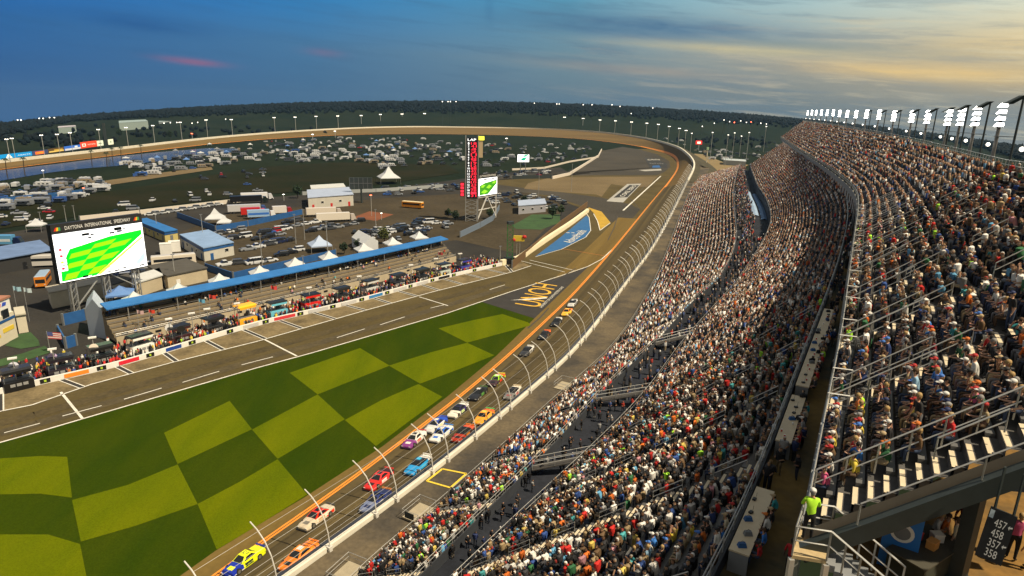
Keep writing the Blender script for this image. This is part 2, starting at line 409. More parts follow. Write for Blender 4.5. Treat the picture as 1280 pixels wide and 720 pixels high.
for u0, v0, su, sv, n in ((905, 172, 26, 5, 90), (950, 163, 30, 7, 160), (985, 150, 20, 5, 90), (830, 158, 60, 4, 70), (60, 176, 60, 5, 80), (250, 163, 90, 5, 70), (430, 152, 120, 3, 90)):
    for _ in range(n):
        p = at(R0.gauss(u0, su), R0.gauss(v0, sv), 0); h = R0.uniform(5, 9); r = math.hypot(p.x, p.y)
        if r > 1500: continue
        PV.append((p.x, p.y, h * .45)); PR.append(R0.uniform(0, 6)); wd = R0.uniform(2.5, 5); PSC.append((wd, wd, h * .55))
tv = ICV * NR.uniform(.72, 1.2, (len(ICV), 1))
V, F = mass('forest', tv, ICF, np.array(PV), np.array(PR), np.array(PSC))
V += NR.normal(0, .5, V.shape)
cc = np.repeat(np.array([(.0015, .006, .008)]) * NR.uniform(.6, 1.45, (len(PV), 1)) * np.array([1, 1, 1]), len(ICF), 0)
tag(raw_mesh('forest', V, F, attr_mat('forest_leaves', .95), cc), 'dark pine woods along the skyline beyond the track', 'forest', kind='stuff')

# ------------------------------------------------------------------ ground sheets of the infield
asph_dark = two_tone('old_asphalt', (.030, .029, .028), (.046, .043, .038), .05, 2.0)
asph_brown = two_tone('brown_asphalt', (.074, .058, .027), (.100, .078, .036), .06, 1.5, fine=.12)
asph_turn = two_tone('grey_turn_asphalt', (.052, .048, .041), (.070, .063, .052), .02, .8)
tan_conc = two_tone('tan_concrete', (.13, .098, .055), (.165, .125, .07), .03, .9)
stall_conc = two_tone('stall_concrete', (.20, .155, .085), (.09, .072, .043), .22, 2.0, lo=.42, hi=.72)
dirt_lot = two_tone('dirt_parking_lot', (.046, .038, .026), (.068, .055, .036), .03, .6)
olive = two_tone('olive_field_grass', (.012, .016, .006), (.022, .020, .009), .02, .5)
m_grass = two_tone('trioval_grass_dark', (.022, .042, .001), (.035, .052, .001), .15, 6, stretch=(1, .25, 1), rot=1.07)
m_grass_l = two_tone('trioval_grass_light', (.076, .104, .001), (.108, .128, .001), .15, 6, stretch=(1, .25, 1), rot=1.07)
water = mat('lake_water', (.022, .026, .030), .22, spec=.6)
nt2 = water.node_tree; bpn = nt2.nodes.new('ShaderNodeBump'); nn = nt2.nodes.new('ShaderNodeTexNoise'); nn.inputs['Scale'].default_value = .4; nn.inputs['Detail'].default_value = 3
tcn = nt2.nodes.new('ShaderNodeTexCoord'); nt2.links.new(tcn.outputs['Object'], nn.inputs['Vector']); bpn.inputs['Strength'].default_value = .05
nt2.links.new(nn.outputs[0], bpn.inputs['Height']); nt2.links.new(bpn.outputs[0], nt2.nodes['Principled BSDF'].inputs['Normal'])

ground_poly('infield_paving', [(-140, 560), (-140, 318), (0, 292), (110, 275), (250, 260), (330, 247), (470, 237), (560, 226), (640, 215), (700, 209), (735, 230), (735, 266), (650, 326), (560, 348), (320, 409), (0, 494)], asph_dark, .02)
ground_poly('parking_lot', [(262, 352), (200, 300), (300, 262), (400, 258), (470, 248), (560, 243), (640, 240), (690, 245), (705, 262), (650, 318), (570, 300), (420, 325)], dirt_lot, .05)
ground_poly('field', [(-60, 268), (0, 258), (110, 243), (210, 228), (330, 208), (430, 203), (560, 206), (575, 216), (480, 230), (330, 243), (210, 256), (100, 270), (0, 286), (-60, 296)], olive, .05)
ground_poly('lake', [(-100, 243), (-60, 224), (0, 213), (70, 205), (140, 196), (200, 190), (262, 185), (300, 186), (286, 191), (220, 199), (150, 207), (100, 211), (60, 216), (0, 226)], water, .06)
ground_poly('lake_road', [(130, 226), (200, 216), (264, 208), (266, 212), (205, 221), (132, 232)], tan_conc, .07)
ground_poly('garden_lawn', [(640, 282), (665, 268), (700, 268), (700, 278), (676, 287), (645, 286)], mat('lawn', (.03, .07, .02), .95, .3, .2), .09)

for k in ('brown_asphalt', 'tan_concrete', 'grey_turn_asphalt', 'stall_concrete', 'dirt_parking_lot', 'old_asphalt', 'trioval_grass_dark', 'trioval_grass_light', 'olive_field_grass', 'dull_grass'): MATS[k].node_tree.nodes['Principled BSDF'].inputs['Specular IOR Level'].default_value = .03
# ------------------------------------------------------------------ the speedway
INL = [(150, 806), (262, 720), (340, 666), (407, 622), (460, 582), (502, 550), (580, 490), (645, 434), (690, 392), (715, 368), (770, 306), (811, 256), (823, 242), (837, 225), (846, 210), (844, 199),
       (834, 192.5), (818, 187.5), (796, 182.5), (770, 178.5), (735, 174.5), (700, 172), (640, 169.3), (580, 168), (520, 167.5), (460, 168), (400, 170), (340, 173.5), (280, 178.5), (220, 185), (150, 193.5), (75, 202.5), (0, 212), (-120, 227)]
OUTL = [(150, 880, 1.2), (300, 768, 1.2), (367, 719, 1.2), (420, 684, 1.2), (480, 640, 1.2), (530, 601, 1.2), (585, 557, 1.2), (650, 501, 1.3), (717, 441, 1.5), (780, 358, 1.8), (815, 311, 2.2), (842, 262, 3), (858, 229, 4.5), (866, 212, 6.5), (865, 203, 8),
        (858, 194, 9), (845, 185, 9), (820, 177, 9), (790, 171, 9), (750, 166, 9), (700, 162.5, 9), (640, 160.5, 9), (580, 159.5, 9), (520, 159, 9), (460, 160.2, 8.5), (400, 163, 7.5), (340, 167, 6), (280, 172, 5), (220, 178.5, 4), (150, 187, 3), (75, 195.5, 2.4), (0, 204, 2), (-120, 218, 2)]
def curve_prog(L, it):                        # spacing grows with distance from the camera
    C = crom([tuple(at(u, v, z)) for u, v, z in L], 10); return smooth(resample(C, 3.5), it)
TI = curve_prog([(u, v, .1) for u, v in INL], 10)
TO_ = curve_prog(OUTL, 10)
TO = match(TI, TO_)
trk_near = two_tone('track_asphalt', (.080, .061, .030), (.125, .094, .042), .045, 1.2, stretch=(.12, 6, 1), uv=True, fine=.10)
tag(sheet('speedway_track', TI, TO, trk_near, 0), kind='structure')
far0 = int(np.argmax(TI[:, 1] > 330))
ti_, to2 = TI[far0 + 30:] + np.array([0, 0, .02]), TO[far0 + 30:] + np.array([0, 0, .02]); tag(sheet('turn_surface', ti_, to2, two_tone('lamplit_turn_asphalt', (.115, .076, .030), (.165, .110, .042), .02, .4, stretch=(.15, 4, 1), uv=True, fine=.08)), kind='structure')  # lighter tan here paints in the glow of the turn's light masts
# rubbered racing groove: darker stripes worn into the lanes
groove = two_tone('rubbered_groove', (.060, .047, .025), (.092, .070, .034), .06, 1.2, stretch=(.1, 8, 1), uv=True, fine=.08)
n_near = 150
for s0, s1 in ((2.2, 4.4), (5.6, 8.2)):
    tag(ribbon('racing_groove', TI[:n_near], TO[:n_near], s0, s1, groove, .012), kind='structure')
def rib_abs(name, C0, C1, s0, s1, m, dz, i0=0, i1=None): return tag(ribbon(name, C0[i0:i1], C1[i0:i1], s0, s1, m, dz), kind='structure')
rib_abs('orange_line', TI, TO, -.10, .22, orange_paint, .03)
rib_abs('orange_line', TI, TO, .36, .68, orange_paint, .03)
far_i = int(np.argmax(TI[:, 1] > 330))
rib_abs('orange_line', TI, TO, .2, 1.6, orange_paint, .05, far_i + 30, far_i + 190)

# apron between the banking and the grass / pit road, on the level
ap = [tuple(proj(p)[:2]) for p in TI[:far_i + 175:3]]
apron_px = ap + [(752, 188), (746, 197), (712, 214), (690, 222), (600, 226), (600, 240), (650, 240), (690, 247), (738, 264), (650, 326), (560, 348), (320, 409), (0, 494), (-140, 530), (-140, 900)]
def fit_to(name, px, m, z): return ground_poly(name, px, m, z)
fit_to('apron', apron_px, asph_brown, .06)
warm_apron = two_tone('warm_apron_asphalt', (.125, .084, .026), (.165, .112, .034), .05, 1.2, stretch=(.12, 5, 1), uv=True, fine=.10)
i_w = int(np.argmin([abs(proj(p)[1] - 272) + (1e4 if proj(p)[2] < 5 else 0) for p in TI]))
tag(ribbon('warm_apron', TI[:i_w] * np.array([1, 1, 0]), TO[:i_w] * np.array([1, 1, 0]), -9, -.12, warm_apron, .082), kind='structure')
for fr_ in (.30, .62):                        # worn dark wheel tracks along pit road
    a_ = [(0, 553), (50, 539), (320, 460), (390, 441), (560, 391), (640, 364)]; b_ = [(0, 514), (40, 506), (320, 427), (385, 409), (540, 365), (622, 345)]
    mbg = MB(); px_line(mbg, [(p[0] * (1 - fr_) + q[0] * fr_, p[1] * (1 - fr_) + q[1] * fr_) for p, q in zip(a_, b_)], 2.6, .088); tag(mbg.build('worn_wheel_track', two_tone('worn_asphalt', (.060, .048, .026), (.085, .066, .032), .25, 1.5)), kind='structure')
fit_to('turn_apron', [(753, 188.5), (778, 183.5), (800, 187), (822, 193), (836, 201), (838, 208), (832, 214), (822, 219), (640, 219.5), (600, 226), (600, 224), (690, 221), (711, 214), (745, 197)], asph_turn, .075)
fit_to('turn_concrete', [(822, 220.5), (809, 234), (784, 233), (764, 230), (752, 246), (745, 243), (700, 240), (655, 236), (660, 229), (690, 221.5)], tan_conc, .08)
fit_to('pit_entry_road', [(600, 240), (600, 228), (655, 235), (700, 240), (752, 247), (790, 256), (800, 262), (785, 280), (763, 277), (752, 266), (735, 260), (690, 245), (650, 240)], asph_turn, .078)
fit_to('pit_stall_strip', [(-120, 525), (0, 493), (55, 480), (160, 455), (320, 408), (440, 380), (550, 350), (632, 331), (652, 327), (662, 332), (640, 340), (540, 365), (460, 387), (320, 427), (215, 453), (115, 480), (40, 506), (0, 514), (-120, 548)], stall_conc, .085)
fit_to('infield_grass', [(-160, 602), (0, 553), (50, 539), (320, 460), (390, 441), (560, 391), (601, 377), (668, 398), (642, 424), (620, 445), (560, 495), (478, 558), (380, 622), (270, 688), (222, 722), (150, 770), (60, 840), (-160, 900)], m_grass, .09)
fit_to('painted_apron_black', [(601, 377), (640, 364.5), (700, 346), (735, 333.5), (668, 398)], mat('black_ground_paint', (.030, .027, .024), .85, .2, .3), .105)
CK = [[(205, 541), (287, 501), (315, 536.5), (222, 580)], [(362, 466), (450, 435), (487, 457), (397, 493)], [(315, 537), (397, 493), (431, 524), (347, 573.5)],
      [(548, 410.5), (590, 400.5), (628, 392.5), (660, 403), (664, 406.5), (640, 413), (584, 428.3)], [(486, 457), (538, 440.5), (584, 428.5), (618, 444), (575, 461), (525, 479.5)], [(431, 525), (476, 500.5), (523, 480), (553, 496), (512, 526), (470, 557.5)],
      [(90, 625), (160, 606), (222, 580.5), (247, 630), (170, 657), (101, 677)], [(247, 630), (300, 602), (347, 574), (384, 618), (330, 652), (271, 687)],
      [(-120, 574), (0, 573), (50, 570), (84, 571), (90, 622), (50, 617), (0, 618), (-120, 622)], [(-120, 668), (0, 668), (60, 668), (100, 680), (112, 740), (122, 800), (-120, 800)]]
for k in CK: fit_to('checkered_grass', k, m_grass_l, .115)
fit_to('painted_apron_blue', [(669, 320.5), (700, 297), (733, 269.5), (736, 272), (738, 288), (732, 296), (702, 311)], mat('blue_ground_paint', (.020, .105, .27), .8, .12, .3), .105)
fit_to('painted_apron_yellow', [(735, 259), (752, 264.5), (763, 278), (750, 287.5), (747, 276), (743, 267)], mat('yellow_ground_paint', (.42, .26, .025), .85, .2, .2), .105)
# painted lines
mb = MB()
for pts, wd in (([(-140, 594), (0, 553), (50, 539), (320, 460), (390, 441), (560, 391), (640, 364), (700, 345), (735, 333), (752, 324), (765, 312)], .35), ([(-120, 548), (0, 514), (40, 506), (115, 480), (215, 453), (320, 427), (460, 387), (540, 365), (640, 340), (664, 332)], .35),
                ([(669, 321), (702, 311.5), (732, 296.5), (738.5, 288), (736.5, 272), (732, 265)], .3), ([(742, 267), (747, 276.5), (750, 288), (763, 278.5)], .35), ([(779, 263), (826, 220)], .9), ([(651, 326), (706, 340)], .3), ([(662, 325), (718, 338)], .3),
                ([(76, 490), (103, 523)], .4), ([(330, 424), (371, 445)], .4), ([(524, 371), (560, 382)], .35)):
    px_line(mb, pts, wd, .13)
for u0, v0, u1, v1 in ((5, 541, 50, 529), (78, 520, 127, 507), (155, 499, 202, 485), (228, 478, 274, 464), (302, 456, 341, 446), (421, 422, 456, 411), (475, 406, 506, 396), (538, 385, 555, 381), (612, 362, 631, 356)):
    px_line(mb, [(u0, v0), (u1, v1)], .25, .13)
tag(mb.build('pit_road_lines', white_line), kind='structure')
mb = MB(); px_line(mb, [(704, 311), (757, 320)], .35, .13); tag(mb.build('pit_entry_line', mat('faded_orange_paint', (.42, .15, .03), .8)), kind='structure')
# stall dividers across the pit boxes
sa = [(0, 493), (55, 480), (160, 455), (320, 408), (440, 380), (550, 350), (632, 331)]; sb = [(0, 514), (40, 506), (115, 480), (215, 453), (320, 427), (460, 387), (540, 365), (640, 340)]
WA = resample(np.array([tuple(at(u, v, .1)) for u, v in sa]), 8.6); WB = resample(np.array([tuple(at(u, v, .1)) for u, v in sb]), 1)
mbw, mbk = MB(), MB()
for p in WA:
    q = WB[np.argmin(np.linalg.norm(WB - p, axis=1))]; d = Vector(q - p).normalized(); n = Vector((-d.y, d.x, 0)); p, q = Vector(p), Vector(q)
    for mm, a, b, z in ((mbk, -.3, .3, .14), (mbw, -.55, -.35, .145), (mbw, .35, .55, .145)):
        up = Vector((0, 0, z - .1)); mm.poly([p + n * a + up, q + n * a + up, q + n * b + up, p + n * b + up])
tag(mbw.build('pit_stall_lines', white_line), kind='structure'); tag(mbk.build('pit_stall_bands', mat('dark_seal', (.03, .03, .03), .8)), kind='structure')
# lettering on the ground
def ground_text(name, body, s, e, up, m, z=.15, lab=None):
    O, B, U = at(*s, z), at(*e, z), at(*up, z); mb = MB(); text_in(mb, body, O, B - O, U - O)
    o = mb.build(name, m); return tag(o, kind='structure')
gold = mat('gold_ground_paint', (.62, .36, .04), .8, .12, .4)
ground_text('ground_lettering', 'UNOH', (674, 384.5), (697, 357), (643, 379.5), gold)
ground_text('ground_lettering', 'UNIVERSITY OF NORTHWESTERN OHIO', (677, 385), (705, 359), (674, 383.5), white_line)
mb = MB().poly([at(638, 375.2, .16), at(683, 371.5, .16), at(684, 372.8, .16), at(662, 374.8, .16)]); tag(mb.build('ground_lettering', white_line), kind='structure')
ground_text('ground_lettering', 'AdventHealth', (715, 304), (734, 288.5), (703, 302.5), white_line)
mb = MB(); [px_line(mb, [(a, 291), (b, 290.8)], .9, .15) for a, b in ((708, 712), (714, 718))]; tag(mb.build('ground_lettering', white_line), kind='structure')
# sponsor panel on the turn apron
fit_to('apron_panel', [(758, 251.5), (784, 230), (802, 229.5), (779, 253)], mat('panel_grey_paint', (.34, .33, .30), .8, .12, .15), .12)
fit_to('apron_panel', [(767, 247), (787, 231.2), (799, 231.4), (784, 246.5)], mat('panel_black_paint', (.025, .024, .022), .85), .14)
ground_text('ground_lettering', 'COKE ZERO', (780, 246), (796, 232), (774, 245.5), white_line, .17)
fit_to('apron_panel', [(806, 198), (822, 199), (834, 205), (834, 210), (812, 209.5)], mat('panel_black_paint', (.025, .024, .022), .85), .12)
fit_to('apron_panel', [(816, 207), (824, 206.6), (826, 209.4), (815, 209.6)], blue_paint, .14)
ground_text('ground_lettering', 'WELCOME RACE FANS', (809, 200.5), (825, 200.2), (809, 199), white_line, .17)
fit_to('apron_panel', [(798, 212.5), (826, 211), (827, 213), (806, 214)], mat('panel_grey_paint', (.34, .33, .30), .8, .12, .15), .14)
mb = MB()
for k in range(6): px_line(mb, [(812 + k * 3, 204 + (k % 2) * .6), (814 + k * 3, 204 + (k % 2) * .6)], 1.6, .17)
tag(mb.build('ground_lettering', white_line), kind='structure')
# tyre marks
mb = MB()
for a, b, c, d in ((786, 292, 776, 330), (776, 238, 800, 262), (792, 245, 806, 232), (686, 385, 660, 410), (772, 270, 760, 300), (690, 352, 720, 335)):
    px_line(mb, [(a, b), ((a + c) / 2 + 1.5, (b + d) / 2), (c, d)], .35, .135)
tag(mb.build('tyre_marks', mat('tyre_mark_rubber', (.05, .045, .04), .8)), kind='structure')

# ------------------------------------------------------------------ outer wall and catch fence
tT = tangents(TO); OUTN = np.stack([tT[:, 1], -tT[:, 0], np.zeros(len(tT))], 1)     # to the outside of the lap
def wall_sweep(name, C, Nn, sec, m, closed=True, parent=None):
    """sweep a cross-section (offset outwards, height) along a line"""
    k = len(sec); mb = MB()
    for p, n in zip(C, Nn): mb.v += [(p[0] + n[0] * a, p[1] + n[1] * a, p[2] + b) for a, b in sec]
    for i in range(len(C) - 1):
        for j in range(k if closed else k - 1):
            j2 = (j + 1) % k; mb.f.append((i * k + j, i * k + j2, (i + 1) * k + j2, (i + 1) * k + j)); mb.m.append(0)
    if closed: mb.f += [tuple(range(k - 1, -1, -1)), tuple(range((len(C) - 1) * k, len(C) * k))]; mb.m += [0, 0]
    return mb.build(name, m, parent)
i_mid = int(np.argmax(TO[:, 1] > 420))
wt = thing('retaining_wall', 'white concrete retaining wall along the outside of the whole track', 'wall', tuple(TO[0]))
wall_sweep('wall', TO[:i_mid + 1], OUTN[:i_mid + 1], [(.2, -.6), (.2, 1.25), (.72, 1.25), (.72, -1.4)], mat('wall_white', (.70, .66, .55), .6, .10, .4), parent=wt)
wall_sweep('wall', TO[i_mid:], OUTN[i_mid:], [(.2, -.6), (.2, 2.3), (1.4, 2.3), (1.4, -6)], mat('wall_white', (.74, .71, .62), .6, .10, .4), parent=wt)
wall_sweep('energy_barrier', TO[:i_mid + 40], OUTN[:i_mid + 40], [(-.55, 0), (-.55, 1.0), (.17, 1.05), (.17, 0)], mat('barrier_foam', (.035, .04, .055), .6, .2, .5), parent=wt)
wall_sweep('bank', TO[i_mid:], OUTN[i_mid:], [(1.5, 1.2), (7, .6), (26, -9.5)], mat('bank_grass', (.05, .042, .02), .95, .3, .05), closed=False, parent=wt)

fence = thing('catch_fence', 'curved steel catch fence leaning over the track above the white wall', 'fence', tuple(TO[0]))
SF = along(TO); step = 5.9; s = 3.0; prev = None; cab = [[] for _ in range(7)]
kp = 0
while kp < 96 and s < SF[i_mid] + 60:
    i = int(np.searchsorted(SF, s)); p = Vector(TO[i]) ; n = Vector(OUTN[i]); n.normalize()
    pr = [(.95, .0), (.95, 1.2), (.75, 3.0), (.35, 4.4), (-.45, 5.7), (-1.5, 6.6), (-2.5, 7.1)]
    mb = MB(); mb.tube([p + n * a + Vector((0, 0, b)) for a, b in pr], .07 if kp < 24 else .10, 6)
    mb.box(p + n * .85 + Vector((0, 0, 1.2)), (.5, .5, .35), math.atan2(n.y, n.x)); mb.box(p + n * .95 + Vector((0, 0, .5)), (.32, .4, 1.3), math.atan2(n.y, n.x))
    mb.build('post', mat('post_pale_steel', (.58, .56, .51), .45, .08, 2), fence)
    for c, (a, b) in zip(cab, ((.72, 1.75), (.72, 2.3), (.72, 2.85), (.62, 3.5), (.42, 4.2), (-.2, 5.3), (-1.3, 6.5))): c.append(p + n * a + Vector((0, 0, b)))
    s += step; kp += 1
for c in cab: MB().tube(c, .022, 4).build('cable', mat('cable_steel', (.32, .31, .29), .5, metal=.5), fence)
# white caps with dark gaps on the far run of the wall
mb = MB()
for k in range(60, 190, 2):
    if k >= i_mid: break
    p, n = Vector(TO[k]), Vector(OUTN[k]); mb.box(p + n * .52 + Vector((0, 0, 1.31)), (1.1, 2.1, .1), math.atan2(n.y, n.x))
mb.build('wall_cap', white, wt)

for k in ('track_asphalt', 'rubbered_groove', 'lamplit_turn_asphalt', 'warm_apron_asphalt', 'worn_asphalt'): MATS[k].node_tree.nodes['Principled BSDF'].inputs['Specular IOR Level'].default_value = .10
# ------------------------------------------------------------------ grandstands
def stand_lines(Fp, Bp, step, it, a=0, b=0):
    F = smooth(resample(crom([tuple(at(*p)) for p in Fp], 10), step), it); B = smooth(resample(crom([tuple(at(*p)) for p in Bp], 10), step), it)
    B = extend(B, 60, 60, step); F = extend(F, a, b, step)
    return F, match(F, B)
AF = [(380, 792, 2.5), (440, 727, 2.5), (478, 693, 2.5), (530, 650, 2.5), (570, 615, 2.5), (620, 570, 2.5), (655, 538, 2.5), (690, 505, 2.5), (730, 470, 2.5), (760, 442, 2.6), (790, 402, 2.8), (815, 358, 3), (833, 317, 3.2), (850, 270, 3.6), (862, 240, 4), (872, 222, 4.4)]
AB = [(455, 792, 6.6), (520, 727, 6.6), (575, 672, 6.8), (620, 630, 7), (665, 585, 7.2), (690, 560, 7.4), (740, 505, 7.8), (780, 465, 8.4), (820, 430, 9.2), (845, 400, 10), (872, 372, 11), (898, 350, 12), (914, 322, 12.5), (920, 296, 13), (918, 268, 13.5), (917, 240, 14), (922, 213, 14.5), (926, 205, 14.5)]
BF = [(495, 800, 10.5), (575, 722, 10.5), (630, 668, 10.5), (690, 612, 10.5), (740, 565, 10.5), (780, 525, 10.65), (815, 485, 10.95), (845, 442, 11.25), (885, 395, 12), (917, 360, 12.75), (945, 318, 13.5), (959, 292, 14.6), (963, 272, 15.4), (957, 250, 16), (946, 232, 16.4), (937, 207, 16.8)]
BB = [(835, 830, 28.5), (893, 722, 28.5), (943, 610, 28.5), (981, 510, 28.5), (1003, 450, 28.5), (1023, 400, 28.5), (1036, 365, 28.5), (1046, 335, 28.5), (1055, 300, 28.5), (1059, 270, 29.4), (1054, 245, 30.3), (1035, 222, 31.1), (1000, 195, 31.5), (971, 174, 31.4)]
CF = [(1006, 655, 35), (1018, 590, 35), (1027, 540, 35), (1037, 492, 35), (1048, 440, 35), (1060, 350, 35), (1067, 300, 35), (1072, 262, 34.5), (1069, 243, 33.9), (1055, 227, 33.5), (1030, 208, 33.4), (1000, 189, 33.3), (976, 172, 32.7)]
CB = [(1280, 224, 42.64), (1180, 191, 42.8), (1130, 177, 43.04), (1080, 166, 43.37), (1050, 160, 43.86), (1025, 156, 44.59), (1003, 152.5, 45.16)]
STEP = 2.0
fA, bA = stand_lines(AF, AB, STEP, 10, 12); fB, bB = stand_lines(BF, BB, STEP, 10, 24)
_f = resample(crom([tuple(at(*p)) for p in CF], 10), 1.0)
def raked(u, v, rake=.76):                    # height on the sight line where the stand reaches its rake
    lo_, hi_ = 36.0, 47.6
    for _ in range(40):
        z = (lo_ + hi_) / 2; p = at(u, v, z); d = np.min(np.hypot(_f[:, 0] - p.x, _f[:, 1] - p.y))
        if (z - 33.8) / max(d, .1) < rake: lo_ = z
        else: hi_ = z
    return z
CB = [(u, v, raked(u, v)) for u, v, z in CB]
fC, bC = stand_lines(CF, CB, STEP, 10)
_t = tangents(fC)
for i in range(44):                           # the near end keeps the depth of the rest
    k = min(1, max(0, (30 - i) / 12)); sk = .21 * max(0, 1 - i / 30); q = fC[i] + (np.array([_t[i][1], -_t[i][0], 0]) + _t[i] * sk) * 11.4 + np.array([0, 0, 8.7]); bC[i] = bC[i] * (1 - k) + q * k
if __name__ == '__main__' and globals().get('DEBUG'):
    for n, F, B in (('A', fA, bA), ('B', fB, bB), ('C', fC, bC)):
        print(n, len(F))
        for i in range(0, len(F), 14):
            d = B[i] - F[i]; print('   ', np.round(F[i], 1), 'w %.1f rise %.1f' % (np.hypot(d[0], d[1]), d[2]), np.round(proj(F[i])[:2]), np.round(proj(B[i])[:2]))
seat_grey = two_tone('stand_concrete', (.060, .060, .062), (.105, .098, .09), .5, 5)
bench_m = mat('bench_aluminium', (.15, .15, .15), .5, .12, 2, .3)
step_m = mat('lit_tread_landing_tan', (.58, .49, .34), .8, .12, 1.5)
dark_wall = mat('stand_wall_dark', (.030, .034, .042), .8, .2, .4)  # near-black tone carries the shade of the gap between the lower stands
wall_grey = mat('stand_wall_grey', (.20, .21, .22), .7, .15, .4)
SEATS = []                                    # x, y, z, heading, stand, row, station
def rail(mb, pts, h, r=.03, posts=1, mid=True):
    """guard rail along points: top rail, middle rail, posts"""
    T = [Vector(p) + Vector((0, 0, h)) for p in pts]; mb.tube(T, r, 4)
    if mid: mb.tube([Vector(p) + Vector((0, 0, h * .52)) for p in pts], r * .8, 4)
    for p in pts[::posts]: mb.tube([Vector(p), Vector(p) + Vector((0, 0, h))], r, 4)
def grandstand(name, label, F, B, nrow, gap, s_first, back_wall, front_wall, sp, loops, entry=0, rail_h=1.05):
    t = thing(name, label, 'grandstand', tuple(F[0]))
    n = len(F); SFl = along(F); tg = tangents(F)
    P = lambda i, r: F[i] + (B[i] - F[i]) * (r / nrow)
    aisles = list(np.arange(s_first, SFl[-1], gap))
    def loc(s, r, off=0):
        i = min(max(int(np.searchsorted(SFl, s)) - 1, 0), n - 2); f = (s - SFl[i]) / (SFl[i + 1] - SFl[i])
        a = F[i] * (1 - f) + F[i + 1] * f; b = B[i] * (1 - f) + B[i + 1] * f; q = a + (b - a) * (r / nrow); return Vector(q) + Vector(tg[i]) * off, Vector((b - a)), Vector(tg[i])
    mb = MB()
    for r in range(nrow):
        o = len(mb.v); bench = MB()
        for i in range(n):
            a, b = P(i, r), P(i, r + 1)
            mb.v += [(a[0], a[1], a[2]), (b[0], b[1], a[2]), (b[0], b[1], b[2])]
        for i in range(n - 1):
            k = o + 3 * i; mb.f += [(k, k + 3, k + 4, k + 1), (k + 1, k + 4, k + 5, k + 2)]; mb.m += [0, 0]
        ss = [(SFl[i], .43) for i in range(n) if min(abs(SFl[i] - x) for x in aisles) > .72] + [(x + e, hh) for x in aisles for e, hh in ((-.70, .43), (-.69, -.12), (.69, -.12), (.70, .43)) if 0 < x + e < SFl[-1]]
        for s_, hh in sorted(ss):
            c, d = loc(s_, r + .60)[0], loc(s_, r + .92)[0]; h = loc(s_, r)[0].z + hh; bench.v += [(c[0], c[1], h - .09), (c[0], c[1], h), (d[0], d[1], h), (d[0], d[1], h - .09)]
        for i in range(len(ss) - 1):
            k = 4 * i; bench.f += [(k, k + 4, k + 5, k + 1), (k + 1, k + 5, k + 6, k + 2), (k + 2, k + 6, k + 7, k + 3)]; bench.m += [0, 0, 0]
        bench.build('bench', bench_m, t)
    mb.build('terrace', seat_grey, t)
    # front and back faces
    fw = MB(); inw = np.stack([-tg[:, 1], tg[:, 0]], 1)
    for lo_, hi_, C, nm in ((front_wall, .0, F, 'front_wall'), (back_wall, .35, B, 'back_wall')):
        mm = MB(); off = -.12 if C is F else .12
        for i in range(n):
            d = (B[i] - F[i])[:2]; d = d / np.linalg.norm(d) * off
            mm.v += [(C[i][0] + d[0], C[i][1] + d[1], C[i][2] - lo_), (C[i][0] + d[0], C[i][1] + d[1], C[i][2] + hi_), (C[i][0], C[i][1], C[i][2] + hi_)]
        for i in range(n - 1):
            k = 3 * i; mm.f += [(k, k + 3, k + 4, k + 1), (k + 1, k + 4, k + 5, k + 2)]; mm.m += [0, 0]
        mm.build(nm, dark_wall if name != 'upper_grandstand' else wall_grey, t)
    gr = MB(); idx = list(range(0, n)); rail(gr, [F[i] for i in idx], rail_h, .032, 1); gr.build('guard_rail', steel, t)
    gr = MB(); rail(gr, [B[i] + np.array([0, 0, .3]) for i in idx], rail_h - .1, .032, 1); gr.build('guard_rail', steel, t)
    # aisles: lit steps, hand rails
    for j, s in enumerate(aisles):
        far = np.linalg.norm(np.array(loc(s, 0)[0]) - np.array(CAMP)) > 105
        st = MB()                             # one stepped flight, two treads to a row, light on each painted as a pale strip
        for r in range(nrow):
            p, d, tt = loc(s, r); dr = d / nrow; dh = Vector((dr.x, dr.y, 0)); tt = tt * .58
            for h_ in (0, 1):
                p0 = p + dh * (.5 * h_ + .02) + Vector((0, 0, dr.z * .5 * (h_) + .012)); p1 = p0 + dh * .19; p2 = p0 + dh * .5; up = Vector((0, 0, dr.z * .5))
                o = len(st.v); st.v += [tuple(x) for x in (p0 - tt, p0 + tt, p1 - tt, p1 + tt, p2 - tt, p2 + tt, p2 - tt + up, p2 + tt + up)]
                st.f += [(o, o + 1, o + 3, o + 2), (o + 2, o + 3, o + 5, o + 4), (o + 4, o + 5, o + 7, o + 6)]; st.m += [1, 0, 0]
                if o: st.f.append((o - 2, o - 1, o + 1, o)); st.m.append(0)
        st.build('aisle_stair', [seat_grey, step_m], t)
        if far: continue
        if entry and j:                       # landing slab in front of the first row, with its own railing
            p = loc(s + .6, -.05)[0]; q = loc(s + .6, 1.0)[0]; q.z = p.z; dh = (q - p); tl = Vector(tg[min(max(int(np.searchsorted(SFl, s)) - 1, 0), n - 2)]) * 1.7; k4 = [p - tl, p + tl, q + tl, q - tl]
            if (k4[1] - k4[0]).cross(k4[2] - k4[0]).z < 0: k4 = k4[::-1]
            MB().hexa([x + Vector((0, 0, .02)) for x in k4], [x + Vector((0, 0, .32)) for x in k4]).build('landing', step_m, t)
            for e in (-1, 1): hr = MB(); rail(hr, [p + tl * e + Vector((0, 0, .3)), (p + q) / 2 + tl * e + Vector((0, 0, .3)), q + tl * e + Vector((0, 0, .3))], 1.05, .036); hr.build('handrail', steel, t)
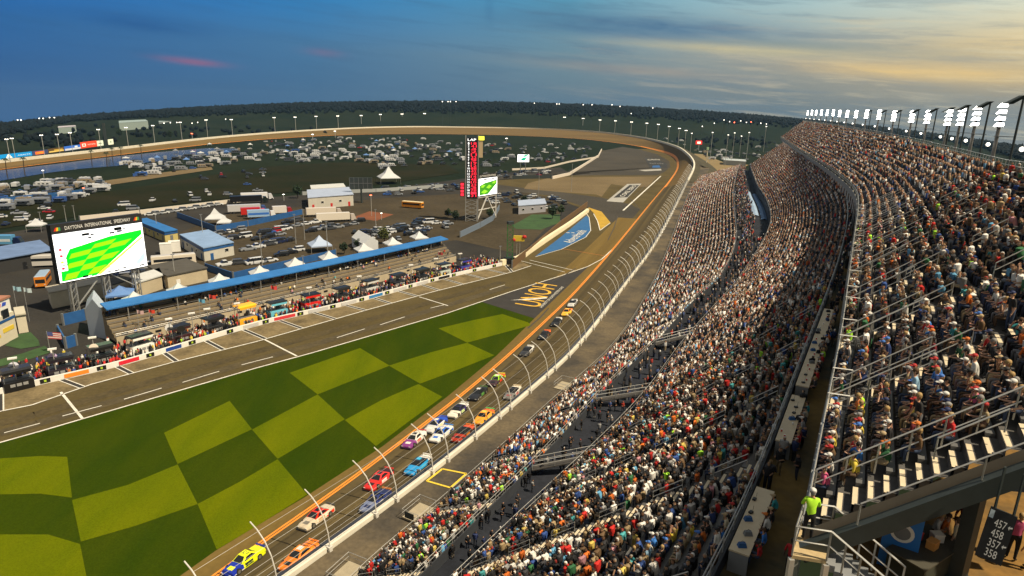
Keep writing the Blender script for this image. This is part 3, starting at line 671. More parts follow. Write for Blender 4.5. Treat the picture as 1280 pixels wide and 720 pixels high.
        for r0 in range(entry if entry else 1, nrow - 2, loops):
            hr = MB(); pts = [loc(s, r0 + q)[0] for q in (0, 1, 2)]
            top_ = [pts[0] + Vector((0, 0, .2)), pts[0] + Vector((0, 0, .95)), pts[2] + Vector((0, 0, .98)), pts[2] + Vector((0, 0, .2))]
            hr.tube(top_, .032, 5); hr.tube([pts[0] + Vector((0, 0, .55)), pts[2] + Vector((0, 0, .58))], .026, 4); hr.build('handrail', steel, t)
        if entry:
            for off in ((.95,) if j == 0 else (-.95, .95)):
                hr = MB(); pts = [loc(s, q, off)[0] for q in np.linspace(.1, entry + .4 if j else nrow - .2, 6 if j else 14)]; rail(hr, pts, 1.1, .034, 1); hr.build('handrail', steel, t)
    # seats
    for r in range(nrow):
        L0 = SFl[-1]; s = .4
        while s < L0 - .4:
            near_ais = min(abs(s - x) for x in aisles) < .95
            if not near_ais:
                p, d, tt = loc(s, r + .66); kk = max(1, int(math.hypot(d.x, d.y) / nrow / .82)); z0 = p.z - d.z / nrow * .66
                for j in range(kk):
                    p, d, tt = loc(s, r + (j + .66) / kk) if kk > 1 else (p, d, tt); SEATS.append((p.x, p.y, z0 if j == 0 else z0 + .25 * j, math.atan2(-d.y, -d.x), name, r, s))
            s += sp
    return t, loc, aisles
stA, locA, aisA = grandstand('front_grandstand', 'low narrow grandstand nearest the track, filled with spectators', fA, bA, 10, 13, 6, 4.5, 2.2, .56, 4)
stB, locB, aisB = grandstand('middle_grandstand', 'wide middle grandstand behind the dark walkway, between the two others', fB, bB, 24, 12, 8, 3, 7.5, .54, 4)
stC, locC, aisC = grandstand('upper_grandstand', 'tall upper grandstand with the row of floodlights along its top', fC, bC, 14, 9, .75, 1.2, 1.2, .50, 4, entry=4)

# lower walkway between the front and middle stands, spectator apron, upper walkway
bBm = match(bA, fB)
o = sheet('lower_walkway', bA + np.array([0, 0, -.9]), bBm * np.array([1, 1, 0]) + np.array([0, 0, 1]) * (bA[:, 2:3] - .9), two_tone('shaded_walkway_asphalt', (.012, .014, .020), (.022, .025, .034), .2, 2)); tag(o, kind='structure')  # near-black tone puts the middle stand's shadow into the walkway colour
iw = int(np.argmax(TO[:, 1] > 560))
wo = TO[:iw] + OUTN[:iw] * .86; fo = match(wo, extend(fA, 40, 60, STEP)); fo = fo * np.array([1, 1, 0]) + np.array([0, 0, 1]) * (TO[:iw, 2:3] + .68)
wo2 = wo.copy(); wo2[:, 2] = TO[:iw, 2] + .8
dirfo = fo - wo; dirfo /= np.linalg.norm(dirfo[:, :2], axis=1)[:, None]; dirfo[:, 2] = 0
m_spec = two_tone('spectator_apron', (.050, .044, .036), (.125, .098, .060), .11, 2.0, lo=.38, hi=.62)
tag(sheet('spectator_apron', wo2, fo + dirfo * 6, m_spec), kind='structure')
wcf = match(bB, extend(fC, 60, 60, STEP))
o = sheet('upper_walkway', bB + np.array([0, 0, -.5]), wcf * np.array([1, 1, 0]) + np.array([0, 0, 1]) * (bB[:, 2:3] - .5), two_tone('walkway_lit_tan', (.16, .105, .03), (.045, .05, .04), .12, 2, lo=.42, hi=.6)); tag(o, kind='structure')  # tan patches stand in for light falling across the walkway floor
mm = MB()
for i in range(len(fC)):
    kb = int(np.argmin(np.hypot(*(bB - fC[i])[:, :2].T))); mm.v += [(*fC[i][:2], bB[kb][2] - .6), (*fC[i][:2], fC[i][2])]
for i in range(len(fC) - 1): mm.f.append((2 * i, 2 * i + 2, 2 * i + 3, 2 * i + 1)); mm.m.append(0)
mm.build('base_wall', mat('suite_wall', (.30, .30, .30), .7, .15, .3), stC)
for i in range(34, len(fC) - 1, 3):            # dark glazed openings along the far run of that wall
    a, b = Vector(fC[i]), Vector(fC[i + 1]); n = Vector((-(b - a).y, (b - a).x, 0)).normalized(); kb = int(np.argmin(np.hypot(*(bB - fC[i])[:, :2].T))); z0 = bB[kb][2] + .3; z1 = a.z - .3
    if z1 > z0 + .4: MB().hexa([Vector((p.x, p.y, z0)) + n * e for p, e in ((a, .02), (a, .08), (b, .08), (b, .02))], [Vector((p.x, p.y, z1)) + n * e for p, e in ((a, .02), (a, .08), (b, .08), (b, .02))]).build('suite_window', glass, stC)
# ------------------------------------------------------------------ the crowd
def boxq(c, d, tap=1.0, sides='fblrt', lean=0):
    """quads of a box: c = centre of its bottom, d = size, tap = top/bottom; x is forward"""
    x, y = d[0] / 2, d[1] / 2; b = [(c[0] + i * x, c[1] + j * y, c[2]) for i, j in ((-1, -1), (1, -1), (1, 1), (-1, 1))]
    t = [(c[0] + i * x * tap + lean, c[1] + j * y * tap, c[2] + d[2]) for i, j in ((-1, -1), (1, -1), (1, 1), (-1, 1))]
    F = {'r': (0, 1, 5, 4), 'f': (1, 2, 6, 5), 'l': (2, 3, 7, 6), 'b': (3, 0, 4, 7), 't': (4, 5, 6, 7), 'd': (3, 2, 1, 0)}
    return b + t, [F[s] for s in sides], list(sides)
def assemble(parts):
    V, F, K = [], [], []
    for (v, f, s), tag_ in parts:
        o = len(V); V += v; F += [tuple(i + o for i in q) for q in f]
        for q in s: K.append(tag_[q] if isinstance(tag_, dict) else tag_)
    return np.array(V), np.array(F), K
SH, SK, HA, TR = 0, 1, 2, 3
head_k = {'f': SK, 'b': HA, 'l': SK, 'r': HA, 't': HA}
far_t = [assemble([(boxq((0, 0, .42), (.26, .44, .56), .9, lean=l), SH), (boxq((.02 + l, 0, 1.0), (.20, .19, .26), .8), head_k), (boxq((.26, 0, .36), (.5, .36, .16), 1, 'flrt'), TR), (boxq((.45, 0, -.02), (.14, .34, .4), 1, 'flr'), TR)]) for l in (0, .10)]
far_t.append(assemble([(boxq((.1, 0, .80), (.26, .46, .62), .9), SH), (boxq((.12, 0, 1.44), (.20, .19, .26), .8), head_k), (boxq((.1, 0, -.02), (.22, .34, .84), 1.1, 'fblr'), TR)]))
def cubesphere(c, r):
    V, F, K = [], [], []
    for ax in range(3):
        for sg in (-1, 1):
            for i in range(2):
                for j in range(2):
                    o = len(V)
                    for a, b in ((i, j), (i + 1, j), (i + 1, j + 1), (i, j + 1)):
                        p = [0, 0, 0]; p[ax] = sg; p[(ax + 1) % 3] = (a - 1) * sg; p[(ax + 2) % 3] = b - 1
                        q = Vector(p).normalized(); V.append((c[0] + q.x * r[0], c[1] + q.y * r[1], c[2] + q.z * r[2]))
                    F.append((o, o + 1, o + 2, o + 3)); m = sum(V[o + k][2] for k in range(4)) / 4 - c[2]; mx_ = sum(V[o + k][0] for k in range(4)) / 4 - c[0]
                    K.append('h' if m > .35 * r[2] or (mx_ < -.05 and m > -.5 * r[2]) else 's')
    return V, F, K
def limb(a, b, ra, rb):                       # four quads along a limb
    a, b = Vector(a), Vector(b); d = (b - a).normalized(); x = d.cross(Vector((.3, .2, .9))).normalized(); y = x.cross(d)
    V = [p + (x * math.cos(k * PI / 2 + .7) + y * math.sin(k * PI / 2 + .7)) * r for p, r in ((a, ra), (b, rb)) for k in range(4)]
    return [tuple(v) for v in V], [(k, (k + 1) % 4, 4 + (k + 1) % 4, 4 + k) for k in range(4)] + [(4, 5, 6, 7)], ['x'] * 5
def near_person(pose):
    l = {'sit': .05, 'lean': .20, 'up': .0, 'stand': .02}[pose]; st = pose == 'stand'; h = .42 if not st else .84; x0 = .0 if not st else .12
    P = [(boxq((x0, 0, h), (.24, .36, .24), 1.08, 'fblr', l * .4), SH), (boxq((x0 + l * .4, 0, h + .24), (.26, .40, .26), 1.0, 'fblr', l * .6), SH), (boxq((x0 + l, 0, h + .50), (.24, .40, .07), .45, 'fblrt'), SH)]
    hv, hf, hk = cubesphere((x0 + l + .05, 0, h + .70), (.11, .088, .135)); P.append(((hv, hf, hk), {'h': HA, 's': SK}))
    for s in (-1, 1):
        sh = (x0 + l, .20 * s, h + .50)
        if pose == 'up': el, ha = (x0 + l + .2, .27 * s, h + .58), (x0 + l + .24, .10 * s, h + .80)
        elif pose == 'lean': el, ha = (x0 + l + .10, .24 * s, h + .2), (.42, .08 * s, h + .17)
        else: el, ha = (x0 + l - .02, .26 * s, h + .22), (x0 + .26, .15 * s, h + .14)
        P += [(limb(sh, el, .055, .045), SH), (limb(el, ha, .042, .035), SK)]
        if st: P += [(limb((x0, .10 * s, h + .05), (x0 + .03, .11 * s, h - .4), .085, .065), TR), (limb((x0 + .03, .11 * s, h - .4), (x0, .11 * s, 0), .06, .045), TR)]
        else: P += [(limb((0, .10 * s, .5), (.44, .13 * s, .50), .085, .065), TR), (limb((.44, .13 * s, .50), (.40, .13 * s, .02), .062, .045), TR)]
    return assemble(P)
near_t = [near_person(p) for p in ('sit', 'lean', 'sit', 'up', 'stand')]
def pal(L): return np.array([l[:3] for l in L]), np.array([l[3] for l in L]) / sum(l[3] for l in L)
SHIRT = pal([(.012, .012, .014, 34), (.035, .035, .04, 16), (.66, .64, .60, 19), (.22, .22, .22, 6), (.42, .022, .018, 9), (.55, .13, .02, 6), (.03, .07, .24, 7), (.10, .28, .45, 3), (.03, .12, .05, 3), (.35, .70, .05, 1.2), (.30, .22, .12, 8), (.12, .075, .04, 8), (.55, .42, .10, 2), (.45, .22, .25, 2), (.06, .30, .32, 1.5)])
HAIR = pal([(.02, .016, .012, 30), (.07, .035, .015, 18), (.22, .14, .06, 7), (.60, .59, .56, 22), (.30, .03, .025, 6), (.02, .025, .07, 6), (.015, .015, .016, 12), (.22, .2, .17, 6)])
SKIN = pal([(.33, .19, .115, 6), (.25, .135, .08, 5), (.40, .25, .16, 3), (.14, .07, .04, 1)])
TROU = pal([(.03, .04, .075, 40), (.015, .015, .017, 25), (.24, .19, .12, 18), (.12, .13, .15, 12), (.4, .38, .34, 5)])
def pick(p, n): return p[0][NR.choice(len(p[0]), n, p=p[1])] * NR.uniform(.75, 1.25, (n, 1))
S = np.array([(a[0], a[1], a[2], a[3]) for a in SEATS]); SN = np.array([a[4] for a in SEATS])
q = S[:, :3] - np.array(CAMP); wz = q @ np.array(FWD); ux = 640 + FPX * (q @ np.array(RGT)) / np.maximum(wz, .1); vy = 360 - FPX * (q @ np.array(UPV)) / np.maximum(wz, .1)
D = np.linalg.norm(q, axis=1)
inv = (wz > 2) & (ux > -150) & (ux < 1460) & (vy < 840)
full = NR.random(len(S)) < np.where(SN == 'middle_grandstand', .93, .95)
keep = inv & full
vis = keep & (ux > 8) & (ux < 1272) & (vy > 5) & (vy < 712)
order = np.argsort(np.where(vis, D, 1e9))
HERO = order[:212]; keep[HERO] = False
idx = np.nonzero(keep)[0]
is_near = D[idx] < 85
CV, CF_, CC = [], [], []; off = 0
def emit(sel, T, scale_lo=.92, scale_hi=1.06):
    global off
    n = len(sel)
    if n == 0: return
    tv, tf, K = T; sc_ = NR.uniform(scale_lo, scale_hi, (n, 1)) * np.ones((1, 3)); sc_[:, 1] *= NR.uniform(.92, 1.2, n)
    pos = S[sel, :3] + np.c_[NR.normal(0, .05, (n, 2)), np.zeros(n)]; rot = S[sel, 3] + NR.normal(0, .22, n)
    V, F = mass('', tv, tf, pos, rot, sc_); CV.append(V); CF_.append(F + off); off += len(V)
    cols = np.stack([pick(SHIRT, n), pick(SKIN, n), pick(HAIR, n), pick(TROU, n)], 1); CC.append(cols[:, K].reshape(-1, 3))
FAR_SHIRT = pal([(.010, .010, .012, 40), (.035, .035, .04, 16), (.72, .71, .68, 30), (.24, .24, .25, 8), (.40, .02, .018, 6), (.5, .12, .02, 3), (.03, .07, .24, 8), (.14, .32, .50, 5), (.22, .16, .09, 5), (.09, .055, .03, 4)])
FAR_TROU = pal([(.02, .028, .05, 45), (.012, .012, .014, 35), (.16, .13, .09, 10), (.1, .1, .12, 10)])
nearI, farI = idx[is_near], idx[~is_near]
ch = NR.choice(5, len(nearI), p=[.36, .26, .2, .08, .10])
for k in range(5): emit(nearI[ch == k], near_t[k])
_keep = SHIRT, TROU; SHIRT, TROU = FAR_SHIRT, FAR_TROU
ch = NR.choice(3, len(farI), p=[.5, .42, .08])
for k in range(3): emit(farI[ch == k], far_t[k])
SHIRT, TROU = _keep
print('SEATS', len(S), 'near', len(nearI), 'far', len(farI), 'verts', off)
# people standing and walking in the pit lane area and the terraces at the back of the pit grandstand come with that stand
# ------------------------------------------------------------------ people as individuals
def skin_body(J, E, root):
    names = list(J); me = bpy.data.meshes.new('b'); me.from_pydata([J[n][0] for n in names], [(names.index(a), names.index(b)) for a, b, _ in E], [])
    o = bpy.data.objects.new('b', me); COL.objects.link(o)
    o.modifiers.new('s', 'SKIN'); 
    sv = me.skin_vertices[0].data
    for i, n in enumerate(names):
        r = J[n][1]; sv[i].radius = r if isinstance(r, tuple) else (r, r); sv[i].use_root = (n == root)
    ss = o.modifiers.new('d', 'SUBSURF'); ss.levels = 1; ss.render_levels = 1
    dg = bpy.context.evaluated_depsgraph_get(); dg.update(); m2 = bpy.data.meshes.new_from_object(o.evaluated_get(dg))
    V = [v.co.copy() for v in m2.vertices]; F = [tuple(p.vertices) for p in m2.polygons]
    bpy.data.objects.remove(o); bpy.data.meshes.remove(m2); bpy.data.meshes.remove(me)
    segs = [(Vector(J[a][0]), Vector(J[b][0]), k) for a, b, k in E]; mi = []
    for f in F:
        c = sum((V[i] for i in f), Vector()) / len(f); best = (9, 0)
        for a, b, k in segs:
            d = b - a; t = max(0, min(1, (c - a).dot(d) / d.length_squared)); best = min(best, ((c - a - d * t).length, k))
        mi.append(best[1])
    return V, F, mi
# materials by slot: 0 shirt, 1 skin, 2 trousers, 3 shoes, 4 eyes
def body_mesh(name, pose):
    st = pose.startswith('stand'); z = .43 if not st else .86; ln = {'lean': .16, 'cheer': .0}.get(pose, .05)
    hx = .06 + ln; J = {'pelvis': ((0, 0, z + .08), (.125, .16)), 'waist': ((.02 + ln * .3, 0, z + .26), (.11, .14)), 'chest': ((.04 + ln * .7, 0, z + .45), (.12, .165)),
         'collar': ((hx, 0, z + .585), (.065, .075)), 'neck': ((hx + .015, 0, z + .64), .05), 'head': ((hx + .04, 0, z + .755), (.098, .082)), 'crown': ((hx + .03, 0, z + .84), (.075, .065))}
    E = [('pelvis', 'waist', 0), ('waist', 'chest', 0), ('chest', 'collar', 0), ('collar', 'neck', 1), ('neck', 'head', 1), ('head', 'crown', 1)]
    hands = []
    for s, n in ((1, 'l'), (-1, 'r')):
        sh = (hx - .01, .185 * s, z + .53); mix_ = pose == 'phone' or pose == 'cheer' or (pose == 'drink' and s < 0)
        if pose == 'standfold': el, wr, ha = (hx + .06, .25 * s, z + .28), (hx + .22, .05 * s, z + .30 + .03 * s), (hx + .22, -.06 * s, z + .33 + .03 * s)
        elif pose == 'stand': el, wr, ha = (hx - .02, .255 * s, z + .26), (hx + .05, .26 * s, z + .02), (hx + .08, .25 * s, z - .06)
        elif pose == 'cheer': el, wr, ha = (hx + .03, .30 * s, z + .72), (hx + .06, .24 * s, z + .97), (hx + .07, .22 * s, z + 1.05)
        elif mix_: el, wr, ha = (hx + .2, .25 * s, z + .38), (hx + .22, .10 * s, z + .62), (hx + .22, .06 * s, z + .69)
        elif pose == 'lean': el, wr, ha = (.24, .22 * s, z + .22), (.42, .10 * s, z + .18), (.48, .05 * s, z + .19)
        else: el, wr, ha = (.03 + ln, .25 * s, z + .27), (.26, .18 * s, z + .17), (.34, .15 * s, z + .155)
        J.update({'sh' + n: (sh, .062), 'el' + n: (el, .044), 'wr' + n: (wr, .030), 'ha' + n: (ha, (.036, .026))})
        E += [('chest', 'sh' + n, 0), ('sh' + n, 'el' + n, 0), ('el' + n, 'wr' + n, 1), ('wr' + n, 'ha' + n, 1)]; hands.append((Vector(wr), Vector(ha), s))
        if st: hp, kn, an, to = (.01, .095 * s, z - .02), (.03, .105 * s, .48), (0, .11 * s, .10), (.15, .13 * s, .045)
        else: hp, kn, an, to = (.10, .10 * s, z + .075), (.46, .14 * s, z + .09), (.43, .14 * s, .11), (.57, .16 * s, .05)
        J.update({'hp' + n: (hp, .088), 'kn' + n: (kn, .062), 'an' + n: (an, .043), 'to' + n: (to, (.042, .036))})
        E += [('pelvis', 'hp' + n, 2), ('hp' + n, 'kn' + n, 2), ('kn' + n, 'an' + n, 2), ('an' + n, 'to' + n, 3)]
    V, F, mi = skin_body(J, E, 'pelvis'); mb = MB(); mb.v = [tuple(v) for v in V]; mb.f = F; mb.m = mi
    for wr, ha, s in hands:                    # five fingers, thumb from the side of the palm, curled
        d = (ha - wr).normalized(); side = d.cross(Vector((0, 0, 1))); side = Vector((0, 1, 0)) if side.length < .2 else side.normalized(); dn = side.cross(d); dn = dn if dn.z < 0 else -dn
        for k, L in enumerate((.062, .072, .066, .052)):
            b = ha + side * (k - 1.5) * .017; mb.tube([b, b + d * L * .6 + dn * .006, b + d * L + dn * .028], [.009, .0085, .006], 5, 1)
        b = wr + (ha - wr) * .5 - side * s * .03; mb.tube([b, b - side * s * .02 + d * .03, b - side * s * .012 + d * .06 + dn * .012], [.011, .010, .007], 5, 1)
    hc = Vector(J['head'][0])
    mb.tube([hc + Vector((.088, 0, .03)), hc + Vector((.118, 0, -.015)), hc + Vector((.092, 0, -.02))], [.008, .015, .012], 5, 1)
    for s in (-1, 1): mb.ball(hc + Vector((.084, .032 * s, .022)), .012, 6, 4, 4); mb.ball(hc + Vector((-.005, .084 * s, 0)), (.022, .012, .032), 6, 4, 1)
    mb.box(hc + Vector((.090, 0, -.055)), (.012, .045, .010), 0, 5)
    o = mb.build(name, [mat('shirt_black', (.016, .016, .018), .85), skin_m, mat('jeans', (.03, .045, .09), .85), black, black, mat('lips', (.30, .11, .09), .6)], smooth=True)
    me = o.data; bpy.data.objects.remove(o); return me, hc
POSES = {'upright': 'sitting upright', 'lean': 'leaning forward', 'drink': 'hand at mouth', 'phone': 'hands at eyes', 'cheer': 'arms raised', 'stand': 'standing up', 'standfold': 'arms folded'}
BM = {k: body_mesh('person', k) for k in POSES}
def hair_me(nm, cap):
    mb = MB(); vs = []
    if cap:
        mb.ball((0, 0, .045), (.108, .095, .085), 10, 6); mb.hexa([(.07, -.075, .05), (.19, -.05, .035), (.19, .05, .035), (.07, .075, .05)], [(.07, -.075, .062), (.19, -.05, .045), (.19, .05, .045), (.07, .075, .062)])
    else:
        mb.ball((-.025, 0, .035), (.100, .096, .105), 10, 6); mb.ball((-.055, 0, -.03), (.065, .080, .085), 8, 5)
    o = mb.build(nm, hairs['brown'], smooth=True); me = o.data; bpy.data.objects.remove(o); return me
hairs = {k: mat('hair_' + k, c, .75) for k, c in (('black', (.015, .012, .01)), ('brown', (.07, .035, .015)), ('grey', (.22, .21, .2)), ('fair', (.36, .24, .10)))}
caps = {k: mat('cap_' + k, c, .7) for k, c in (('white', (.62, .61, .58)), ('black', (.016, .016, .018)), ('red', (.38, .02, .02)), ('navy', (.015, .025, .09)), ('grey', (.25, .25, .25)), ('tan', (.36, .27, .15)), ('orange', (.55, .15, .02)), ('blue', (.05, .16, .5)))}
HM, CM = hair_me('hair', False), hair_me('cap', True)
shirts = {k: mat('shirt_' + k, c, .85) for k, c in (('black', (.016, .016, .018)), ('white', (.62, .61, .57)), ('dark grey', (.05, .05, .055)), ('light grey', (.30, .30, .30)), ('red', (.45, .02, .02)), ('orange', (.60, .15, .02)), ('navy', (.02, .04, .14)), ('bright blue', (.04, .18, .55)), ('pale blue', (.25, .42, .58)), ('dark green', (.02, .10, .04)), ('yellow', (.62, .48, .06)), ('neon green', (.40, .75, .03)), ('brown', (.13, .075, .035)), ('khaki', (.30, .23, .13)), ('pink', (.58, .10, .22)), ('cream', (.52, .46, .33)), ('teal', (.03, .26, .28)), ('maroon', (.17, .02, .03)))}
sh_w = [30, 12, 12, 4, 7, 6, 6, 4, 2, 3, 2, 1.2, 6, 7, 2, 5, 2, 3]
trs = {k: mat('trousers_' + k, c, .85) for k, c in (('blue jeans', (.035, .055, .11)), ('black trousers', (.014, .014, .016)), ('khaki trousers', (.28, .22, .13)), ('grey trousers', (.14, .14, .15)), ('brown trousers', (.09, .055, .03)))}
skins = [mat('skin_%s' % k, c, .6) for k, c in (('light', (.52, .31, .21)), ('tanned', (.42, .23, .14)), ('ruddy', (.50, .26, .18)), ('dark', (.13, .065, .04)))]
used = set()
def make_person(p, rz, pose, where, shirt=None, head=None, trou=None, label=None, group='spectators seated in the grandstands', cat='person', s=None):
    for _ in range(400):
        sh = shirt or R0.choices(list(shirts), sh_w)[0]; tr = trou or R0.choices(list(trs), [8, 5, 4, 2, 2])[0]
        hd = head or (('cap', R0.choices(list(caps), [8, 6, 3, 3, 3, 3, 2, 2])[0]) if R0.random() < .55 else ('hair', R0.choice(list(hairs))))
        key = (sh, tr, hd, pose, where)
        if key not in used: used.add(key); break
    me, hc = BM[pose]; o = bpy.data.objects.new('person', me); COL.objects.link(o)
    spot(o, p, rz, s or R0.uniform(.95, 1.08))
    for i, m in ((0, shirts[sh]), (1, R0.choices(skins, [5, 4, 3, 1.2])[0]), (2, trs[tr])):
        o.material_slots[i].link = 'OBJECT'; o.material_slots[i].material = m
    h = bpy.data.objects.new(hd[0], CM if hd[0] == 'cap' else HM); COL.objects.link(h); h.parent = o; h.location = hc
    h.material_slots[0].link = 'OBJECT'; h.material_slots[0].material = (caps if hd[0] == 'cap' else hairs)[hd[1]]
    if hd[0] == 'cap':
        g = bpy.data.objects.new('hair', HM); COL.objects.link(g); g.parent = o; g.location = hc; g.scale = (.92, .92, .80); g.material_slots[0].link = 'OBJECT'; g.material_slots[0].material = R0.choice(list(hairs.values()))
    hdtxt = '%s %s' % (hd[1], hd[0]) if hd[0] == 'cap' else '%s hair' % hd[1]
    tag(o, label or '%s shirt, %s, %s, %s %s' % (sh, hdtxt, tr, POSES[pose], where), cat, group); return o
for k in HERO:
    x, y, z, a = S[k]; pose = R0.choices(['upright', 'lean', 'drink', 'phone', 'cheer', 'stand'], [10, 8, 3, 2, .8, 1.6])[0]
    wh = 'in the upper grandstand' if SN[k] == 'upper_grandstand' else 'in the middle grandstand' if SN[k] == 'middle_grandstand' else 'in the front grandstand'
    make_person((x, y, z), a + R0.gauss(0, .2), pose, wh)
raw = raw_mesh('spectator_crowd', np.concatenate(CV), np.concatenate(CF_), crowd_m, np.concatenate(CC))
tag(raw, 'packed crowd of seated spectators filling the three grandstands', 'crowd', kind='stuff')
# ------------------------------------------------------------------ race cars
def loft(mb, secs, m):
    """secs: (x, half width, z low, z high, crown) from nose to tail"""
    o = len(mb.v); k = 8
    for x, w_, z0, z1, c in secs:
        mb.v += [(x, -w_ * .95, z0), (x, -w_, z0 + (z1 - z0) * .45), (x, -w_ * .93, z1 - .03), (x, -w_ * .6, z1 + c), (x, w_ * .6, z1 + c), (x, w_ * .93, z1 - .03), (x, w_, z0 + (z1 - z0) * .45), (x, w_ * .95, z0)]
    for i in range(len(secs) - 1):
        for j in range(k):
            j2 = (j + 1) % k; mb.f.append((o + i * k + j, o + i * k + j2, o + (i + 1) * k + j2, o + (i + 1) * k + j)); mb.m.append(m[i])
    mb.f += [tuple(range(o + k - 1, o - 1, -1)), tuple(range(o + (len(secs) - 1) * k, o + len(secs) * k))]; mb.m += [m[0], m[-1]]
def wheel(root, x, y, r, w_, name='wheel'):
    wl = MB().disc((x, y, r), r, w_, (0, 1, 0), 16).build(name, rubber, root)
    sgn = 1 if y > 0 else -1; MB().disc((x, y + sgn * w_ * .46, r), r * .62, w_ * .16, (0, 1, 0), 12).build('rim', mat('wheel_rim', (.35, .33, .28), .35, metal=.7), wl)
rc = thing('race_car', 'x', 'race car', (0, 0, 0))
slot0 = mat('livery_base', (.5, .5, .5), .3)
mb = MB(); loft(mb, [(2.5, .70, .16, .34, 0), (2.42, .88, .10, .46, .02), (2.1, .96, .10, .58, .03), (1.3, .99, .14, .70, .04), (.75, .99, .15, .80, .03), (-.2, .99, .15, .84, .0), (-1.35, .99, .15, .86, .02), (-1.9, .98, .16, .88, .03), (-2.35, .93, .20, .86, .02), (-2.45, .86, .30, .80, 0)], [0, 0, 0, 0, 1, 1, 2, 2, 2])
mb.build('body', [slot0, slot0, slot0], rc, smooth=False)
gb = [(.85, .80), (-1.55, .78)]; gt = [(.12, .58), (-.80, .57)]
b4 = [(.85, -.84, .80), (.85, .84, .80), (-1.55, .80, .86), (-1.55, -.80, .86)]; t4 = [(.12, -.60, 1.30), (.12, .60, 1.30), (-.82, .58, 1.32), (-.82, -.58, 1.32)]
MB().hexa([b4[3], b4[0], b4[1], b4[2]], [t4[3], t4[0], t4[1], t4[2]]).build('roof', slot0, rc)
def inset(q, k, lift):
    c = sum((Vector(p) for p in q), Vector()) / 4; n = (Vector(q[1]) - Vector(q[0])).cross(Vector(q[3]) - Vector(q[0])).normalized()
    if n.dot(c - Vector((-.3, 0, 1.0))) < 0: n = -n
    return [c + (Vector(p) - c) * k + n * lift for p in q]
MB().poly(inset([b4[0], b4[1], t4[1], t4[0]], .86, .015)).build('windscreen', glass, rc)
MB().poly(inset([b4[2], b4[3], t4[3], t4[2]], .84, .015)).build('rear_window', glass, rc)
for a, b, c, d in ((b4[1], b4[2], t4[2], t4[1]), (b4[3], b4[0], t4[0], t4[3])): MB().poly(inset([a, b, c, d], .72, .015)).build('side_window', glass, rc)
for x in (1.45, -1.42):
    for y in (-.90, .90): wheel(rc, x, y, .34, .26)
mb = MB().hexa([(-2.5, -.8, .92), (-2.44, -.8, .92), (-2.44, .8, .92), (-2.5, .8, .92)], [(-2.58, -.8, 1.04), (-2.53, -.8, 1.04), (-2.53, .8, 1.04), (-2.58, .8, 1.04)])
for y in (-.6, 0, .6): mb.beam((-2.38, y, .84), (-2.52, y, .98), .04, .05)
mb.build('spoiler', slot0, rc)
MB().box((2.4, 0, .10), (.5, 1.86, .05)).build('splitter', black, rc)
for y in (-1, 1):
    MB().poly([(.55, y * .996, .30), (-.55, y * .996, .30), (-.55, y * .965, .76), (.55, y * .965, .76)][::y]).build('door_panel', slot0, rc)
MB().poly([(1.15, -.42, .752), (1.15, .42, .752), (1.95, .45, .66), (1.95, -.45, .66)]).build('bonnet_panel', slot0, rc)
for y in (-1, 1):
    MB().poly([(-.75, y * 1.0, .28), (-2.1, y * 1.0, .34), (-2.2, y * .955, .74), (-1.0, y * .965, .62)][::y]).build('quarter_decal', slot0, rc)
    MB().poly([(2.0, y * .985, .22), (.75, y * 1.0, .22), (.75, y * .998, .34), (2.1, y * .975, .30)][::y]).build('flank_decal', slot0, rc)
MB().poly([(-.05, -.36, 1.322), (-.05, .36, 1.322), (-.70, .36, 1.336), (-.70, -.36, 1.336)]).build('roof_decal', slot0, rc)
for y in (-.66, .66): MB().box((2.44, y, .40), (.10, .30, .09)).build('headlight', mat('decal_light', (.7, .7, .66), .3), rc)
PAINT = {}
def paint(rgb): 
    k = 'livery_%d_%d_%d' % rgb
    return mat(k, lin(rgb), .28, spec=.5)
W_, B_, DK = (225, 222, 215), (20, 20, 22), (38, 40, 46)
